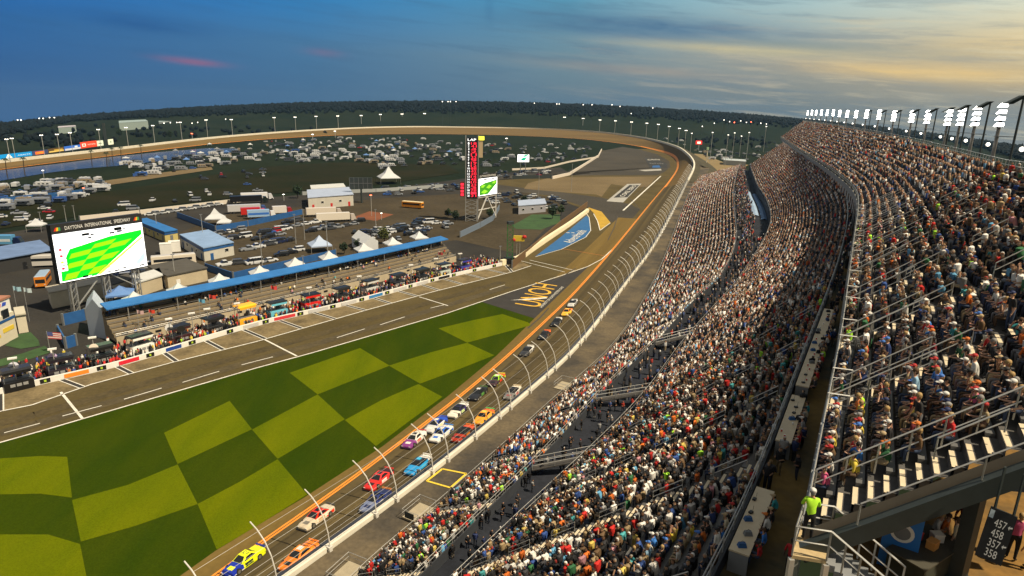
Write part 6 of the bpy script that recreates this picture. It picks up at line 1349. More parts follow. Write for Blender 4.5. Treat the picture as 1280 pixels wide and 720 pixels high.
# blue screen fences
def fence_px(pts, h, lb, m=blue_paint, th=.25):
    C = [at(u, v) for u, v in pts]; t = thing('screen_fence', lb, 'fence', tuple(C[0])); mb = MB()
    for a, b in zip(C[:-1], C[1:]): mb.beam(a + Vector((0, 0, h / 2)), b + Vector((0, 0, h / 2)), th, h)
    mb.build('panel', m, t)
    for c in C: MB().box(c + Vector((0, 0, h / 2 + .1)), (.4, .4, h + .2)).build('post', grey_metal, t)
fence_px([(80, 407), (108, 400), (140, 393)], 2.6, 'blue screen fence below the screen legs'); fence_px([(74, 420), (83, 436), (96, 432)], 2.4, 'short blue fence beside the pit entrance'); fence_px([(257, 338), (292, 350), (420, 320)], 2.2, 'long blue fence around the parking lot behind the pit stand'); fence_px([(222, 272), (270, 290), (310, 283), (378, 268)], 2.4, 'blue fence around the truck compound'); fence_px([(100, 276), (175, 268), (265, 257), (330, 249)], 2.0, 'long white barrier along the edge of the field', mat('barrier_white', (.62, .56, .48), .6)); fence_px([(378, 244), (470, 240), (560, 234)], 2.0, 'long pale barrier behind the lilac-roofed hall', mat('barrier_grey', (.34, .36, .36), .6)); fence_px([(575, 297), (600, 285), (616, 276), (624, 262)], 2.4, 'curved grey-blue wall around the pylon', mat('wall_grey_blue', (.14, .18, .24), .6)); fence_px([(0, 253), (60, 247), (110, 241)], 2.2, 'blue fence below the campers at the left'); fence_px([(690, 224), (712, 219), (748, 196), (752, 188)], 2.2, 'white barrier curving along the grey turn apron', mat('barrier_white', (.62, .56, .48), .6), .8); fence_px([(640, 213), (680, 211), (712, 203), (748, 197)], 1.6, 'pale barrier beside the parked cars in the far infield', mat('barrier_white', (.62, .56, .48), .6)); fence_px([(640, 224), (690, 223)], 2.6, 'dark barrier at the edge of the pit entry road', dark_steel); fence_px([(640, 336), (664, 316), (700, 284), (734, 258)], 2.6, 'brown mesh fence behind the cream pit entry wall', mat('mesh_brown', (.13, .075, .03), .8)); fence_px([(865, 215), (885, 222), (880, 227)], 2, 'pale concrete block wall at the end of the front stand', pale_concrete, 1.5)
# ------------------------------------------------------------------ vehicles
slotv = mat('vehicle_paint', (.5, .5, .5), .35)
VN = {'sedan': ('parked_car', 'car'), 'suv': ('parked_car', 'car'), 'pickup': ('pickup_truck', 'pickup truck'), 'van': ('parked_van', 'van')}
def car_proto(kind):
    t = thing(VN[kind][0], 'x', VN[kind][1])
    L_, H_, W2 = {'sedan': (4.7, 1.42, .90), 'suv': (4.8, 1.75, .95), 'pickup': (5.6, 1.80, .98), 'van': (5.4, 2.1, 1.0)}[kind]
    hb = {'sedan': .85, 'suv': 1.05, 'pickup': 1.05, 'van': 1.15}[kind]; x = L_ / 2
    mb = MB(); loft(mb, [(x, W2 * .85, .30, hb * .75, 0), (x - .15, W2 * .97, .22, hb * .88, 0), (x - 1.0, W2, .2, hb, .02), (-x + .8, W2, .2, hb * 1.02, 0), (-x + .1, W2 * .96, .25, hb * 1.0, 0), (-x, W2 * .9, .35, hb * .9, 0)], [0] * 5)
    f0, f1, r0, r1 = {'sedan': (x - 1.25, x - 2.0, -x + .55, -x + 1.25), 'suv': (x - 1.2, x - 1.8, -x + .1, -x + .4), 'pickup': (x - 1.4, x - 2.0, -.55, -.35), 'van': (x - .5, x - 1.2, -x + .05, -x + .15)}[kind]
    lo_ = [(r0, -W2 * .93, hb - .01), (f0, -W2 * .93, hb - .01), (f0, W2 * .93, hb - .01), (r0, W2 * .93, hb - .01)]; hi_ = [(r1, -W2 * .74, H_ - .06), (f1, -W2 * .74, H_ - .06), (f1, W2 * .74, H_ - .06), (r1, W2 * .74, H_ - .06)]
    mb.build('body', slotv, t); g = MB().hexa(lo_, hi_).build('windows', glass, t)
    e = .02; MB().hexa([(a[0], a[1] * 1.02, H_ - .07) for a in hi_], [(a[0] * .97, a[1] * .93, H_) for a in hi_]).build('roof', slotv, t)
    if kind == 'pickup': MB().hexa([(-x + .15, -.75, hb + .005), (r0 - .15, -.75, hb + .005), (r0 - .15, .75, hb + .005), (-x + .15, .75, hb + .005)], [(-x + .15, -.75, hb + .02), (r0 - .15, -.75, hb + .02), (r0 - .15, .75, hb + .02), (-x + .15, .75, hb + .02)]).build('cargo_bed', black, t)
    for xx in (x - .95, -x + 1.0):
        for y in (-W2 * .9, W2 * .9): MB().disc((xx, y, .34), .34, .24, (0, 1, 0), 10).build('wheel', rubber, t)
    for y in (-.6, .6): MB().box((x - .03, y, hb * .66), (.1, .3, .14)).build('headlight', mat('headlight_clear', (.6, .6, .58), .2), t)
    return t
def far_car(kind):                            # one mesh: paint, glass, tyres
    t = car_proto(kind); mb = MB()
    for ch in t.children:
        k = {'windows': 1, 'wheel': 2, 'cargo_bed': 2}.get(ch.name.split('.')[0], 0); o = len(mb.v); mb.v += [tuple(v.co) for v in ch.data.vertices]; mb.f += [tuple(i + o for i in p.vertices) for p in ch.data.polygons]; mb.m += [k] * len(ch.data.polygons)
    for ch in list(t.children): bpy.data.objects.remove(ch)
    nm = t.name.split('.')[0]; bpy.data.objects.remove(t); o = mb.build('far_' + kind, [slotv, glass, rubber]); me = o.data; bpy.data.objects.remove(o); return me
CP = {k: car_proto(k) for k in ('sedan', 'suv', 'pickup', 'van')}; FC = {k: far_car(k) for k in ('sedan', 'suv', 'pickup', 'van')}
def rv_mesh(L_, H_, cab):
    mb = MB(); mb.box((-.4, 0, H_ / 2 + .3), (L_ - .8, 2.5, H_ - .6), 0, 0); mb.box((-.4, 0, H_ + .04), (L_ - 1.2, 2.3, .1), 0, 0)
    mb.box((L_ / 2 - .2, 0, 1.1 if cab else .75), (1.6, 2.2, 1.7 if cab else .2), 0, 0); mb.box((-1, 0, H_ + .22), (1.0, .8, .28), 0, 0); mb.box((1.2, .2, H_ + .18), (.6, .6, .22), 0, 0)
    for y in (-1, 1):
        for x in (-L_ * .3, -L_ * .05, L_ * .2): mb.box((x, y * 1.262, H_ * .62), (1.1, .03, .65), 0, 1)
        mb.box((-.4, y * 1.262, H_ * .36), (L_ - .9, .02, .28), 0, 3)
        for x in (-L_ * .28, L_ * .36): mb.disc((x, y * 1.05, .42), .42, .3, (0, 1, 0), 8, 2)
    if cab: mb.box((L_ / 2 + .56, 0, 1.55), (.1, 1.9, .7), 0, 1)
    mb.box((-.4, 1.9, H_ * .78), (L_ * .5, 1.3, .06), 0, 3)
    o = mb.build('motorhome', [slotv, glass, rubber, mat('rv_stripe', (.10, .12, .16), .5)]); me = o.data; bpy.data.objects.remove(o); return me
RV = {'motorhome': rv_mesh(8, 2.9, True), 'camper_trailer': rv_mesh(6.5, 2.6, False)}
VC = {'white': (196, 198, 200), 'silver': (132, 136, 142), 'black': (24, 25, 28), 'dark grey': (62, 64, 68), 'navy': (28, 38, 70), 'red': (165, 28, 30), 'blue': (48, 84, 150), 'beige': (140, 128, 108)}
vw = [11, 8, 9, 7, 3, .9, .7, .6]
Z_SEEN = {}
def vehicle(kind, p, rz, col, lab, group, near=False):
    if kind in RV: o = bpy.data.objects.new(kind, RV[kind]); COL.objects.link(o)
    elif near: o = copy_tree(CP[kind])
    else: o = bpy.data.objects.new(VN[kind][0], FC[kind]); COL.objects.link(o)
    spot(o, p, rz); m = paint(VC[col])
    for q in ([o] if o.data else [c for c in o.children if c.name.split('.')[0] in ('body', 'roof')]): q.material_slots[0].link = 'OBJECT'; q.material_slots[0].material = m
    tag(o, lab, {'motorhome': 'motorhome', 'camper_trailer': 'caravan', 'van': 'van', 'pickup': 'pickup truck'}.get(kind, 'car'), group); return o
# near parking lot: rows read off the photo, one entry per vehicle
LOT = []
for (u0, v0, u1, v1, n) in ((262, 296, 300, 288, 6), (273, 302, 306, 297, 5), (322, 300, 350, 294, 3), (310, 313, 333, 307, 3), (338, 306, 362, 301, 5), (330, 293, 358, 287, 5), (352, 320, 372, 314, 3), (360, 279, 374, 276, 3), (360, 285, 394, 279, 4), (389, 290, 412, 284, 4), (412, 287, 442, 281, 4), (450, 277, 462, 276, 1), (453, 292, 470, 289, 2), (474, 288, 505, 284, 4), (458, 297, 472, 294, 2), (478, 293, 498, 290, 3), (512, 294, 530, 289, 3), (523, 277, 534, 275, 1), (520, 284, 545, 280, 2), (534, 287, 560, 281, 2), (318, 330, 338, 327, 3), (282, 332, 300, 330, 2)):
    for k in range(n): LOT.append((u0 + (u1 - u0) * k / max(1, n - 1), v0 + (v1 - v0) * k / max(1, n - 1)))
lot_ref = ((285, 292, 'by the garage'), (345, 298, 'in the middle rows'), (370, 318, 'beside the tents'), (390, 284, 'near the white hall'), (430, 284, 'left of the two lamp posts'), (490, 290, 'right of the lamp posts'), (540, 283, 'toward the pylon'), (325, 330, 'at the blue fence'))
seen = {}
for u, v in LOT:
    wh = min(lot_ref, key=lambda r: (u - r[0]) ** 2 + 4 * (v - r[1]) ** 2)[2]
    for _ in range(60):
        kind = R0.choices(['sedan', 'suv', 'pickup', 'van'], [5, 5, 3, 1])[0]; col = R0.choices(list(VC), vw)[0]
        if (kind, col, wh) not in seen: break
    seen[(kind, col, wh)] = 1
    vehicle(kind, at(u, v, .06), .75 + R0.gauss(0, .12) + (PI if R0.random() < .5 else 0), col, '%s %s parked %s in the dirt lot' % (col, {'sedan': 'saloon car', 'suv': 'tall estate car', 'pickup': 'pickup truck', 'van': 'van'}[kind], wh), 'vehicles in the dirt parking lot', True)
# further vehicles: scattered rows inside photo regions
def inside(u, v, poly):
    c = False
    for (x0, y0), (x1, y1) in zip(poly, poly[1:] + poly[:1]):
        if (y0 > v) != (y1 > v) and u < (x1 - x0) * (v - y0) / (y1 - y0) + x0: c = not c
    return c
taken = []
def fill(poly, n, mix, where, gap, rz0=.4):
    us = [p[0] for p in poly]; vs = [p[1] for p in poly]; k = tries = 0
    while k < n and tries < n * 40:
        tries += 1; u, v = R0.uniform(min(us), max(us)), R0.uniform(min(vs), max(vs))
        if not inside(u, v, poly): continue
        p = at(u, v, .06)
        if any((p.x - a) ** 2 + (p.y - b) ** 2 < gap ** 2 for a, b in taken): continue
        taken.append((p.x, p.y)); k += 1
        kind = R0.choices(list(mix), list(mix.values()))[0]; col = R0.choices(['white', 'beige', 'silver', 'dark grey', 'blue'], [5, 1.2, 4, 2.5, .3])[0] if kind in RV else R0.choices(list(VC), vw)[0]
        nm = {'sedan': 'saloon car', 'suv': 'tall estate car', 'pickup': 'pickup truck', 'van': 'van', 'motorhome': 'motorhome', 'camper_trailer': 'caravan'}[kind]
        if rz0 > 1.5: col = R0.choice(['white', 'silver'])
        vehicle(kind, p, rz0 + R0.gauss(0, .15) + R0.choice([0, PI / 2, PI]), col, 'small distant %s %s %s' % (col, nm, where), '%s %ss %s' % (col, nm, where))
MIXR = {'motorhome': 6, 'camper_trailer': 3, 'pickup': 2, 'suv': 2, 'van': 1}; MIXC = {'sedan': 5, 'suv': 5, 'pickup': 3, 'van': 2}
fill([(150, 206), (240, 195), (330, 184), (330, 200), (240, 212), (170, 222)], 80, MIXR, 'camped just beyond the lake', 7.5)
fill([(330, 176), (470, 172), (500, 186), (440, 200), (340, 205)], 112, MIXR, 'camped in the middle of the infield', 8.5)
fill([(470, 172), (578, 176), (578, 205), (480, 212), (440, 200), (490, 186)], 96, MIXR, 'camped left of the pylon', 8)
fill([(0, 236), (60, 228), (130, 225), (140, 238), (80, 252), (0, 264)], 58, MIXR, 'camped below the lake at the left', 7)
fill([(602, 178), (640, 180), (640, 205), (604, 212)], 22, MIXR, 'camped right of the pylon', 9)
fill([(648, 182), (720, 180), (742, 188), (738, 196), (690, 205), (655, 208)], 46, {'suv': 3, 'pickup': 3, 'motorhome': 2, 'van': 2}, 'parked in the bend behind the turn apron', 9)
fill([(604, 214), (690, 213), (690, 221), (604, 223)], 26, MIXC, 'lined up along the pit entry road', 5)
fill([(604, 243), (650, 240), (672, 246), (640, 258), (612, 254)], 20, MIXC, 'parked right of the pylon', 6)
fill([(250, 222), (330, 212), (336, 220), (256, 230)], 10, MIXC, 'on the far grass field', 9)
fill([(0, 263), (60, 256), (70, 276), (0, 285)], 10, MIXC, 'on the grass at the left', 9)
fill([(470, 236), (570, 230), (578, 240), (480, 246)], 22, MIXC, 'along the pale barrier left of the pylon', 6)
fill([(735, 166), (800, 169), (850, 176), (880, 186), (930, 190), (968, 178), (975, 186), (930, 203), (885, 199), (862, 184), (820, 172), (760, 163)], 66, {'sedan': 4, 'suv': 4, 'pickup': 2, 'van': 2, 'motorhome': 2}, 'parked outside turn four', 8)
fill([(880, 210), (900, 206), (905, 214), (885, 219)], 3, MIXC, 'on the sand behind the turn wall', 4)
fill([(655, 250), (700, 246), (708, 258), (690, 264), (650, 262)], 14, MIXC, 'behind the pale pavilion', 5)
fill([(80, 345), (178, 330), (186, 342), (140, 356), (84, 366)], 10, MIXC, 'behind the big screen', 5)
fill([(100, 262), (250, 240), (330, 228), (330, 238), (200, 262), (110, 272)], 12, MIXC, 'scattered along the white barrier on the field', 8)
fill([(440, 292), (560, 268), (575, 285), (470, 306)], 16, MIXC, 'in the dirt lot below the red lamp', 5.5)
for k in range(34):                           # small canopies between the campers
    u = R0.uniform(140, 570); v = R0.uniform(176, 200) + max(0, (330 - u)) * .05; pyramid_tent(u, v, R0.uniform(4, 6), 2.4, R0.uniform(3.4, 4.4), *((('small white canopy among the campers of the infield', .4, tent_w), ('small blue canopy among the campers of the infield', .3, mat('tent_blue', (.10, .20, .45), .6)), ('small grey canopy among the campers of the infield', .5, mat('tent_grey', (.18, .19, .2), .7)))[k % 3])); bpy.context.scene.collection.objects
for k in range(11):                           # the white cars lined up on the far side of the barrier
    u = 188 + 8.5 * k; p = at(u, 269.5 - (u - 188) * .155, .06); taken.append((p.x, p.y)); vehicle(('sedan', 'suv')[k % 2], p, .45, ('white', 'silver')[k % 2], '%s %s in the line of pale cars along the long white barrier' % (('white', 'silver')[k % 2], ('saloon car', 'tall estate car')[k % 2]), 'pale cars lined up along the white barrier')
for o in CP.values():
    for ch in list(o.children): bpy.data.objects.remove(ch)
    bpy.data.objects.remove(o)
# lorries, coaches and buses
def lorry(u, v, rz, L_, body, cabc, lb, stripe=None):
    p = at(u, v, .06); t = thing('lorry', lb, 'lorry'); MB().box((-1.5, 0, 2.45), (L_, 2.6, 2.9)).build('trailer', paint(body), t)
    x = L_ / 2 - 1.5
    MB().hexa([(x + .5, -1.2, .5), (x + 3.0, -1.2, .5), (x + 3.0, 1.2, .5), (x + .5, 1.2, .5)], [(x + .5, -1.2, 3.2), (x + 1.9, -1.1, 3.2), (x + 1.9, 1.1, 3.2), (x + .5, 1.2, 3.2)]).build('cab', paint(cabc), t)
    MB().hexa([(x + 2.62, -1.0, 1.75), (x + 2.66, -1.0, 1.75), (x + 2.66, 1.0, 1.75), (x + 2.62, 1.0, 1.75)], [(x + 2.02, -.95, 2.9), (x + 2.06, -.95, 2.9), (x + 2.06, .95, 2.9), (x + 2.02, .95, 2.9)]).build('windscreen', glass, t)
    if stripe: [MB().box((-1.5, y * 1.31, 2.3), (L_ * .94, .03, .9)).build('stripe', paint(stripe), t) for y in (-1, 1)]
    for xx in (x + 2.1, x, -L_ / 2 - .4, -L_ / 2 + 1.0):
        for y in (-1.05, 1.05): MB().disc((xx, y, .5), .5, .35, (0, 1, 0), 10).build('wheel', rubber, t)
    spot(t, p, rz); return t
lorry(312, 254, .5, 15, (28, 28, 30), (30, 40, 36), 'long black lorry behind the white trailers'); lorry(322, 250, .48, 13, (222, 222, 224), (200, 200, 205), 'white lorry just right of the long black one'); lorry(310, 266, .48, 14, (190, 190, 192), (60, 80, 130), 'pale grey lorry in the blue-walled compound'); lorry(318, 270, .48, 8, (190, 45, 40), (200, 50, 45), 'red lorry in the blue-walled compound'); lorry(328, 273, .48, 9, (150, 180, 210), (220, 220, 220), 'pale blue and white lorry in front of the red one', (60, 110, 190)); lorry(354, 268, .48, 6, (215, 210, 205), (150, 40, 40), 'short white lorry at the right end of the compound')
lorry(406, 270, .42, 13, (215, 205, 190), (190, 180, 170), 'cream lorry in front of the lilac-roofed hall'); lorry(421, 277, .42, 14, (220, 212, 198), (190, 180, 170), 'cream lorry nearest the red lamp glow'); lorry(4, 308, .15, 10, (90, 150, 190), (20, 34, 70), 'sky blue lorry with dark blue cab at the left edge', (200, 210, 215))
def bus(u, v, rz, L_, col, roofc, lb, H_=3.1):
    p = at(u, v, .06); t = thing('bus', lb, 'bus'); MB().box((0, 0, H_ / 2 + .3), (L_, 2.5, H_ - .5)).build('body', paint(col), t); MB().hexa([(-L_ / 2, -1.25, H_ + .05), (L_ / 2, -1.25, H_ + .05), (L_ / 2, 1.25, H_ + .05), (-L_ / 2, 1.25, H_ + .05)], [(-L_ / 2 + .2, -1.0, H_ + .25), (L_ / 2 - .2, -1.0, H_ + .25), (L_ / 2 - .2, 1.0, H_ + .25), (-L_ / 2 + .2, 1.0, H_ + .25)]).build('roof', paint(roofc), t)
    for y in (-1, 1): MB().box((-.2, y * 1.26, H_ * .68), (L_ * .86, .03, .8)).build('windows', glass, t)
    MB().box((L_ / 2 + .01, 0, H_ * .62), (.04, 2.1, 1.0)).build('windscreen', glass, t)
    for x in (L_ * .32, -L_ * .3):
        for y in (-1.05, 1.05): MB().disc((x, y, .48), .48, .32, (0, 1, 0), 10).build('wheel', rubber, t)
    for y in (-.9, .9): MB().box((L_ / 2 + .03, y, 1.0), (.05, .3, .2)).build('headlight', mat('headlight_clear', (.6, .6, .58), .2), t)
    spot(t, p, rz); return t
bus(516, 260, -.35, 11, (220, 140, 30), (225, 200, 150), 'yellow-orange school bus in the lot left of the pylon'); bus(55, 356, -1.1, 8, (215, 130, 40), (150, 170, 185), 'small orange bus with pale roof left of the big screen'); bus(218, 333, .55, 12, (215, 205, 188), (190, 186, 178), 'long white and black coach behind the flat-roofed building', 3.5); bus(56, 333, .3, 10, (200, 196, 190), (185, 182, 176), 'white coach parked under the open garage roof', 3.4)
for u, v, lb in ((208, 317, 'white box container next to the coach'), (219, 314, 'second white box container, right of its twin by the coach')): p = at(u, v); t = thing('container', lb, 'container', tuple(p)); MB().box(p + Vector((0, 0, 1.7)), (3.4, 2.6, 3.4), .5).build('shell', white, t); MB().box(p + Vector((0, 0, 3.46)), (3.5, 2.7, .12), .5).build('roof', white, t)
# ------------------------------------------------------------------ lights
fl = thing('floodlight_mast', 'x', 'floodlight')
def flood(u, vt, lb, rows=4):
    near_ = u > 1165
    i = int(np.argmin([abs(proj(p + np.array([0, 0, 1]))[0] - u) + (1e4 if proj(p)[2] < 5 else 0) for p in bC])); b = Vector(bC[i]); d = Vector(bC[i] - fC[i]); d.z = 0; d.normalize(); b = b + d * 1.2; ztop = z_over(b, u, vt)
    h = max(6, min(16, ztop - b.z)); t = thing('floodlight_mast', lb, 'floodlight', tuple(b), 'floodlight masts on the upper grandstand'); q = b + Vector((0, 0, -3)); tg_ = Vector((-d.y, d.x, 0)); rz = math.atan2(d.y, d.x)
    MB().cyl(q, .26, h * .72 + 3, 8, 0, .18).build('mast', mat('mast_steel', (.22, .21, .20), .5, metal=.4), t)
    k = h * .40 / rows; w_ = min(2.9, h * .24)
    for r in range(rows):
        z = b.z + h * .60 + k * r; c = Vector((b.x, b.y, z)); hs = MB().hexa([c + tg_ * w_ * a / 2 + d * e for a, e in ((-1, -.45), (1, -.45), (1, .35), (-1, .35))], [c + tg_ * w_ * a / 2 + d * e + Vector((0, 0, k * .66)) for a, e in ((-1, -.15), (1, -.15), (1, .35), (-1, .35))]).build('lamp_housing', black, t)
        lampc = [c + tg_ * w_ * a * .48 + d * (e - .02) + Vector((0, 0, z_)) for a, e, z_ in ((-1, -.47, .02), (1, -.47, .02), (1, -.17, k * .64), (-1, -.17, k * .64))]; 
        if h > 9.5 and near_: 
            for a in range(5):
                cc_ = c + tg_ * w_ * (a - 2) * .19 - d * .40 + Vector((0, 0, k * .33)); MB().disc(cc_, min(k * .30, w_ * .075), .22, d + Vector((0, 0, .35)), 9).build('lamp', lamp_lit, hs)
        else: MB().poly(lampc).build('lamp', lamp_lit, hs)
        v_ = [p - tg_ * 0 for p in lampc]; near_ or MB().hexa([c + tg_ * (w_ * .5) * s_ + d * e for s_, e in ((.97, -.45), (1, -.45), (1, .35), (.97, .35))], [c + tg_ * (w_ * .5) * s_ + d * e + Vector((0, 0, k * .66)) for s_, e in ((.97, -.15), (1, -.15), (1, .35), (.97, .35))]).build('end_lamp', lamp_lit, hs)
        side = -tg_ if (CAMP - c).dot(-tg_) > 0 else tg_; MB().poly([c + side * (w_ * .5 + .03) + d * e + Vector((0, 0, z_)) for e, z_ in ((-.4, .05), (.3, .05), (.3, k * .6), (-.1, k * .6))]).build('side_lamp', lamp_lit, hs)
    MB().ball(b + Vector((0, 0, h * .32)) - d * .7, .22, 8, 6).build('small_lamp', lamp_dim, t); mb = MB(); mb.beam(b + Vector((0, 0, h * .45)) - d * .3, b + Vector((0, 0, h * .45)) + d * 1.6, .08, .08); mb.beam(b + Vector((0, 0, h * .45)) + tg_ * -.6, b + Vector((0, 0, h * .45)) + tg_ * .6, .5, .08); mb.build('platform', grey_metal, t)
    return t
ORD = ['first', 'second', 'third', 'fourth', 'fifth', 'sixth', 'seventh', 'eighth', 'ninth', 'tenth', 'eleventh', 'twelfth', 'thirteenth', 'fourteenth', 'fifteenth', 'sixteenth', 'seventeenth', 'eighteenth', 'nineteenth', 'twentieth', 'twenty-first', 'twenty-second', 'twenty-third', 'twenty-fourth', 'twenty-fifth', 'twenty-sixth', 'twenty-seventh', 'twenty-eighth', 'twenty-ninth', 'thirtieth', 'thirty-first', 'thirty-second', 'thirty-third', 'thirty-fourth', 'thirty-fifth', 'thirty-sixth', 'thirty-seventh', 'thirty-eighth', 'thirty-ninth', 'fortieth']
bpy.data.objects.remove(fl)
for k, (u, vt) in enumerate(((1267, 118), (1226, 126), (1200, 130), (1183, 133), (1170, 135), (1146, 136), (1129, 136.5), (1108, 137), (1090, 136), (1076, 136), (1063, 137), (1053, 137), (1044, 137), (1036, 136), (1029, 136.5), (1022, 136.5), (1016, 137), (1011, 137), (1006, 137.5))):
    flood(u, vt, 'lit floodlight mast on the upper stand, %s counted from the big near one' % ORD[k] if k else 'nearest and biggest lit floodlight mast on the upper stand')
for k, (u, vt) in enumerate(((1244, 121), (1211, 128), (1190, 132), (1174, 135), (1156, 136), (1136, 137), (1116, 138), (1099, 138), (1083, 138))):
    i = int(np.argmin([abs(proj(p + np.array([0, 0, 1]))[0] - u + 4) + (1e4 if proj(p)[2] < 5 else 0) for p in bC])); b = Vector(bC[i]); d = Vector(bC[i] - fC[i]); d.z = 0; d.normalize(); b = b + d * 1.6; h = max(6, min(16, z_over(b, u, vt) - b.z))
    t = thing('floodlight_mast', 'dark unlit mast with a hooded lamp on the upper stand, %s from the near end' % ORD[k], 'floodlight', tuple(b), 'dark hooded masts on the upper grandstand'); MB().cyl(b + Vector((0, 0, -3)), .14, h + 3, 7, 0, .11).build('mast', dark_steel, t); c = b + Vector((0, 0, h)); MB().hexa([c - d * 1.3 + Vector((x, y, -.75)) for x, y in ((-.35, -.35), (.35, -.35), (.35, .35), (-.35, .35))], [c + Vector((x, y, .15)) for x, y in ((-.3, -.3), (.3, -.3), (.3, .3), (-.3, .3))]).build('hood', dark_steel, t)
# masts round the turn
def mast(u, vb, vt, lb, group, lamps=2, r=.3, big=1.0, red=False):
    b = at(u, vb, 0); h = z_over(b, u, vt); t = thing('light_mast', lb, 'light mast', tuple(b), group); D_ = b.length; sc_ = D_ / 800 * big
    MB().cyl(b, r * sc_ * .85, h, 5).build('pole', mat('pole_pale', (.40, .40, .38), .5), t); d = Vector((b.y, -b.x, 0)).normalized()
    mb = MB()
    for k in range(lamps): c = b + d * ((k - (lamps - 1) / 2) * 2.0 * sc_) + Vector((0, 0, h)); mb.ball(c, (.46 * sc_, .46 * sc_, .38 * sc_), 7, 5)
    if lamps: mb.beam(b + Vector((0, 0, h)) - d * sc_, b + Vector((0, 0, h)) + d * sc_, .3 * sc_, .3 * sc_)
    mb.build('lamp', lamp_red if red else lamp_dim, t); return t
TM = [(14, 205, 174), (20.5, 204, 173), (57, 200, 169), (76, 197, 168), (92, 195, 166), (127, 189, 162), (161, 185, 159.5), (194, 181, 157), (228, 177, 153), (260, 173, 150), (291, 170, 149.5), (344, 165, 147), (370, 163, 146.5), (396, 162, 145.5), (423, 161, 145), (452, 160, 144.5), (476, 159.5, 143), (503, 159, 142.5), (531, 159, 142), (555, 159, 142), (582, 159, 142), (608, 159.5, 143), (632, 160, 143.5), (647, 161, 148), (658, 161, 145.5), (682.5, 162, 146), (705, 163, 146.5), (728, 165, 148), (749, 167, 150), (768, 169, 151), (788, 172, 152.5), (807, 175, 154), (821, 178, 155.5), (834.5, 182, 158), (847, 186, 160.5), (855, 190, 163)]
for k, (u, vb, vt) in enumerate(TM): mast(u, vb + 1.0, vt, 'slim light mast behind the banking, %s counted from the left edge' % ORD[k], 'light masts round the far turn', 2)
for k, (u, vb, vt) in enumerate(((862, 197, 166.5), (887, 203, 165.5), (906, 208, 168.5), (914, 206, 166), (932, 205, 165.5), (954, 190, 158), (924, 196, 170))): mast(u, vb, vt, 'tall lamp post outside turn four, %s from the left' % ORD[k], 'lamp posts outside turn four', 1, .3, .9)
# small lit posts of the infield
for k, (u, vb, vt, red, lb) in enumerate(((464.5, 270, 244, True, 'red glowing lamp post in the parking lot'), (355, 251, 243, False, 'bright white lamp on a post behind the lorries'), (391, 175, 168, False, 'white lamp on a post just below the banking'), (419, 172, 164, False, 'white lamp on a post above the camp at the middle'), (477, 275, 266.5, False, 'low white lamp right of the red one'), (241, 178, 167, True, 'small red lamp beyond the far end of the lake'), (55, 222, 213, False, 'white lamp on the near shore of the lake'), (105, 241, 235, True, 'orange glowing lamp among the campers at the left'), (542, 158, 152, False, 'bright lamp beyond the far banking, above the pylon'), (601, 160, 153.5, False, 'bright lamp beyond the far banking, right of the pylon'), (633, 176, 173, False, 'white lamp below the banking right of the pylon'), (829, 160, 153, False, 'bright lamp in the field outside the turn'), (862, 165, 158.5, False, 'large white lamp above the parked cars outside turn four'))):
    mast(u, vb, vt, lb, 'lamp posts of the infield', 1, .3, 1.3 if u > 300 else 1.0, red)
for k, (u, vb, vt) in enumerate(((381, 300, 262), (370, 305, 268), (410, 322, 277), (470, 288, 262), (328, 333, 292), (220, 356, 318), (255, 306, 268), (197, 292, 264), (673, 250, 215), (714, 240, 205), (625, 330, 308), (52, 283, 265), (83, 277, 257), (94, 275, 257), (380, 345, 320))):
    b = at(u, vb); h = z_over(b, u, vt); t = thing('utility_pole', 'bare grey pole, %s of the infield poles counted from the camera-side lot' % ORD[k], 'pole', tuple(b), 'bare poles in the infield'); MB().cyl(b, .16, h, 6, 0, .09).build('shaft', steel, t); MB().box(b + Vector((0, 0, h)), (.9, .3, .2), .6).build('fixture', grey_metal, t)
# lights of the country beyond
HZ = [(22, 150), (26, 150), (49, 148), (54, 148), (62, 147), (68, 147), (553, 127), (560, 127), (563, 127), (570, 127), (668, 129), (696, 130), (699, 130), (729, 131), (740, 131), (765, 131), (775, 133), (816, 135), (789, 142), (893, 154), (905, 150), (912, 152), (918, 153), (926, 151), (933, 153), (939, 152.5), (951, 154), (958, 155), (205, 154), (213, 153.5), (221, 153), (240, 154), (247, 153), (282, 149), (116, 162), (878, 158)]
for k, (u, v) in enumerate(HZ):
    rr = treeline(math.atan2(ray(u, v).x, ray(u, v).y))[0]; p = at_dist(u, v, min(1500, rr - 60)); g = terrain_z(math.atan2(p.x, p.y), math.hypot(p.x, p.y)); g = min(g, p.z - 3); t = thing('street_lamp', 'tiny street lamp far off in the dark woods, %s counted from the left edge' % ORD[k], 'street lamp', (p.x, p.y, g), 'street lamps in the far woods')
    MB().cyl((p.x, p.y, g), .3, p.z - g, 5).build('pole', dark_steel, t); MB().ball(p, .95, 6, 4).build('lamp', lamp_red if k in (22, 25) else lamp_dim, t)
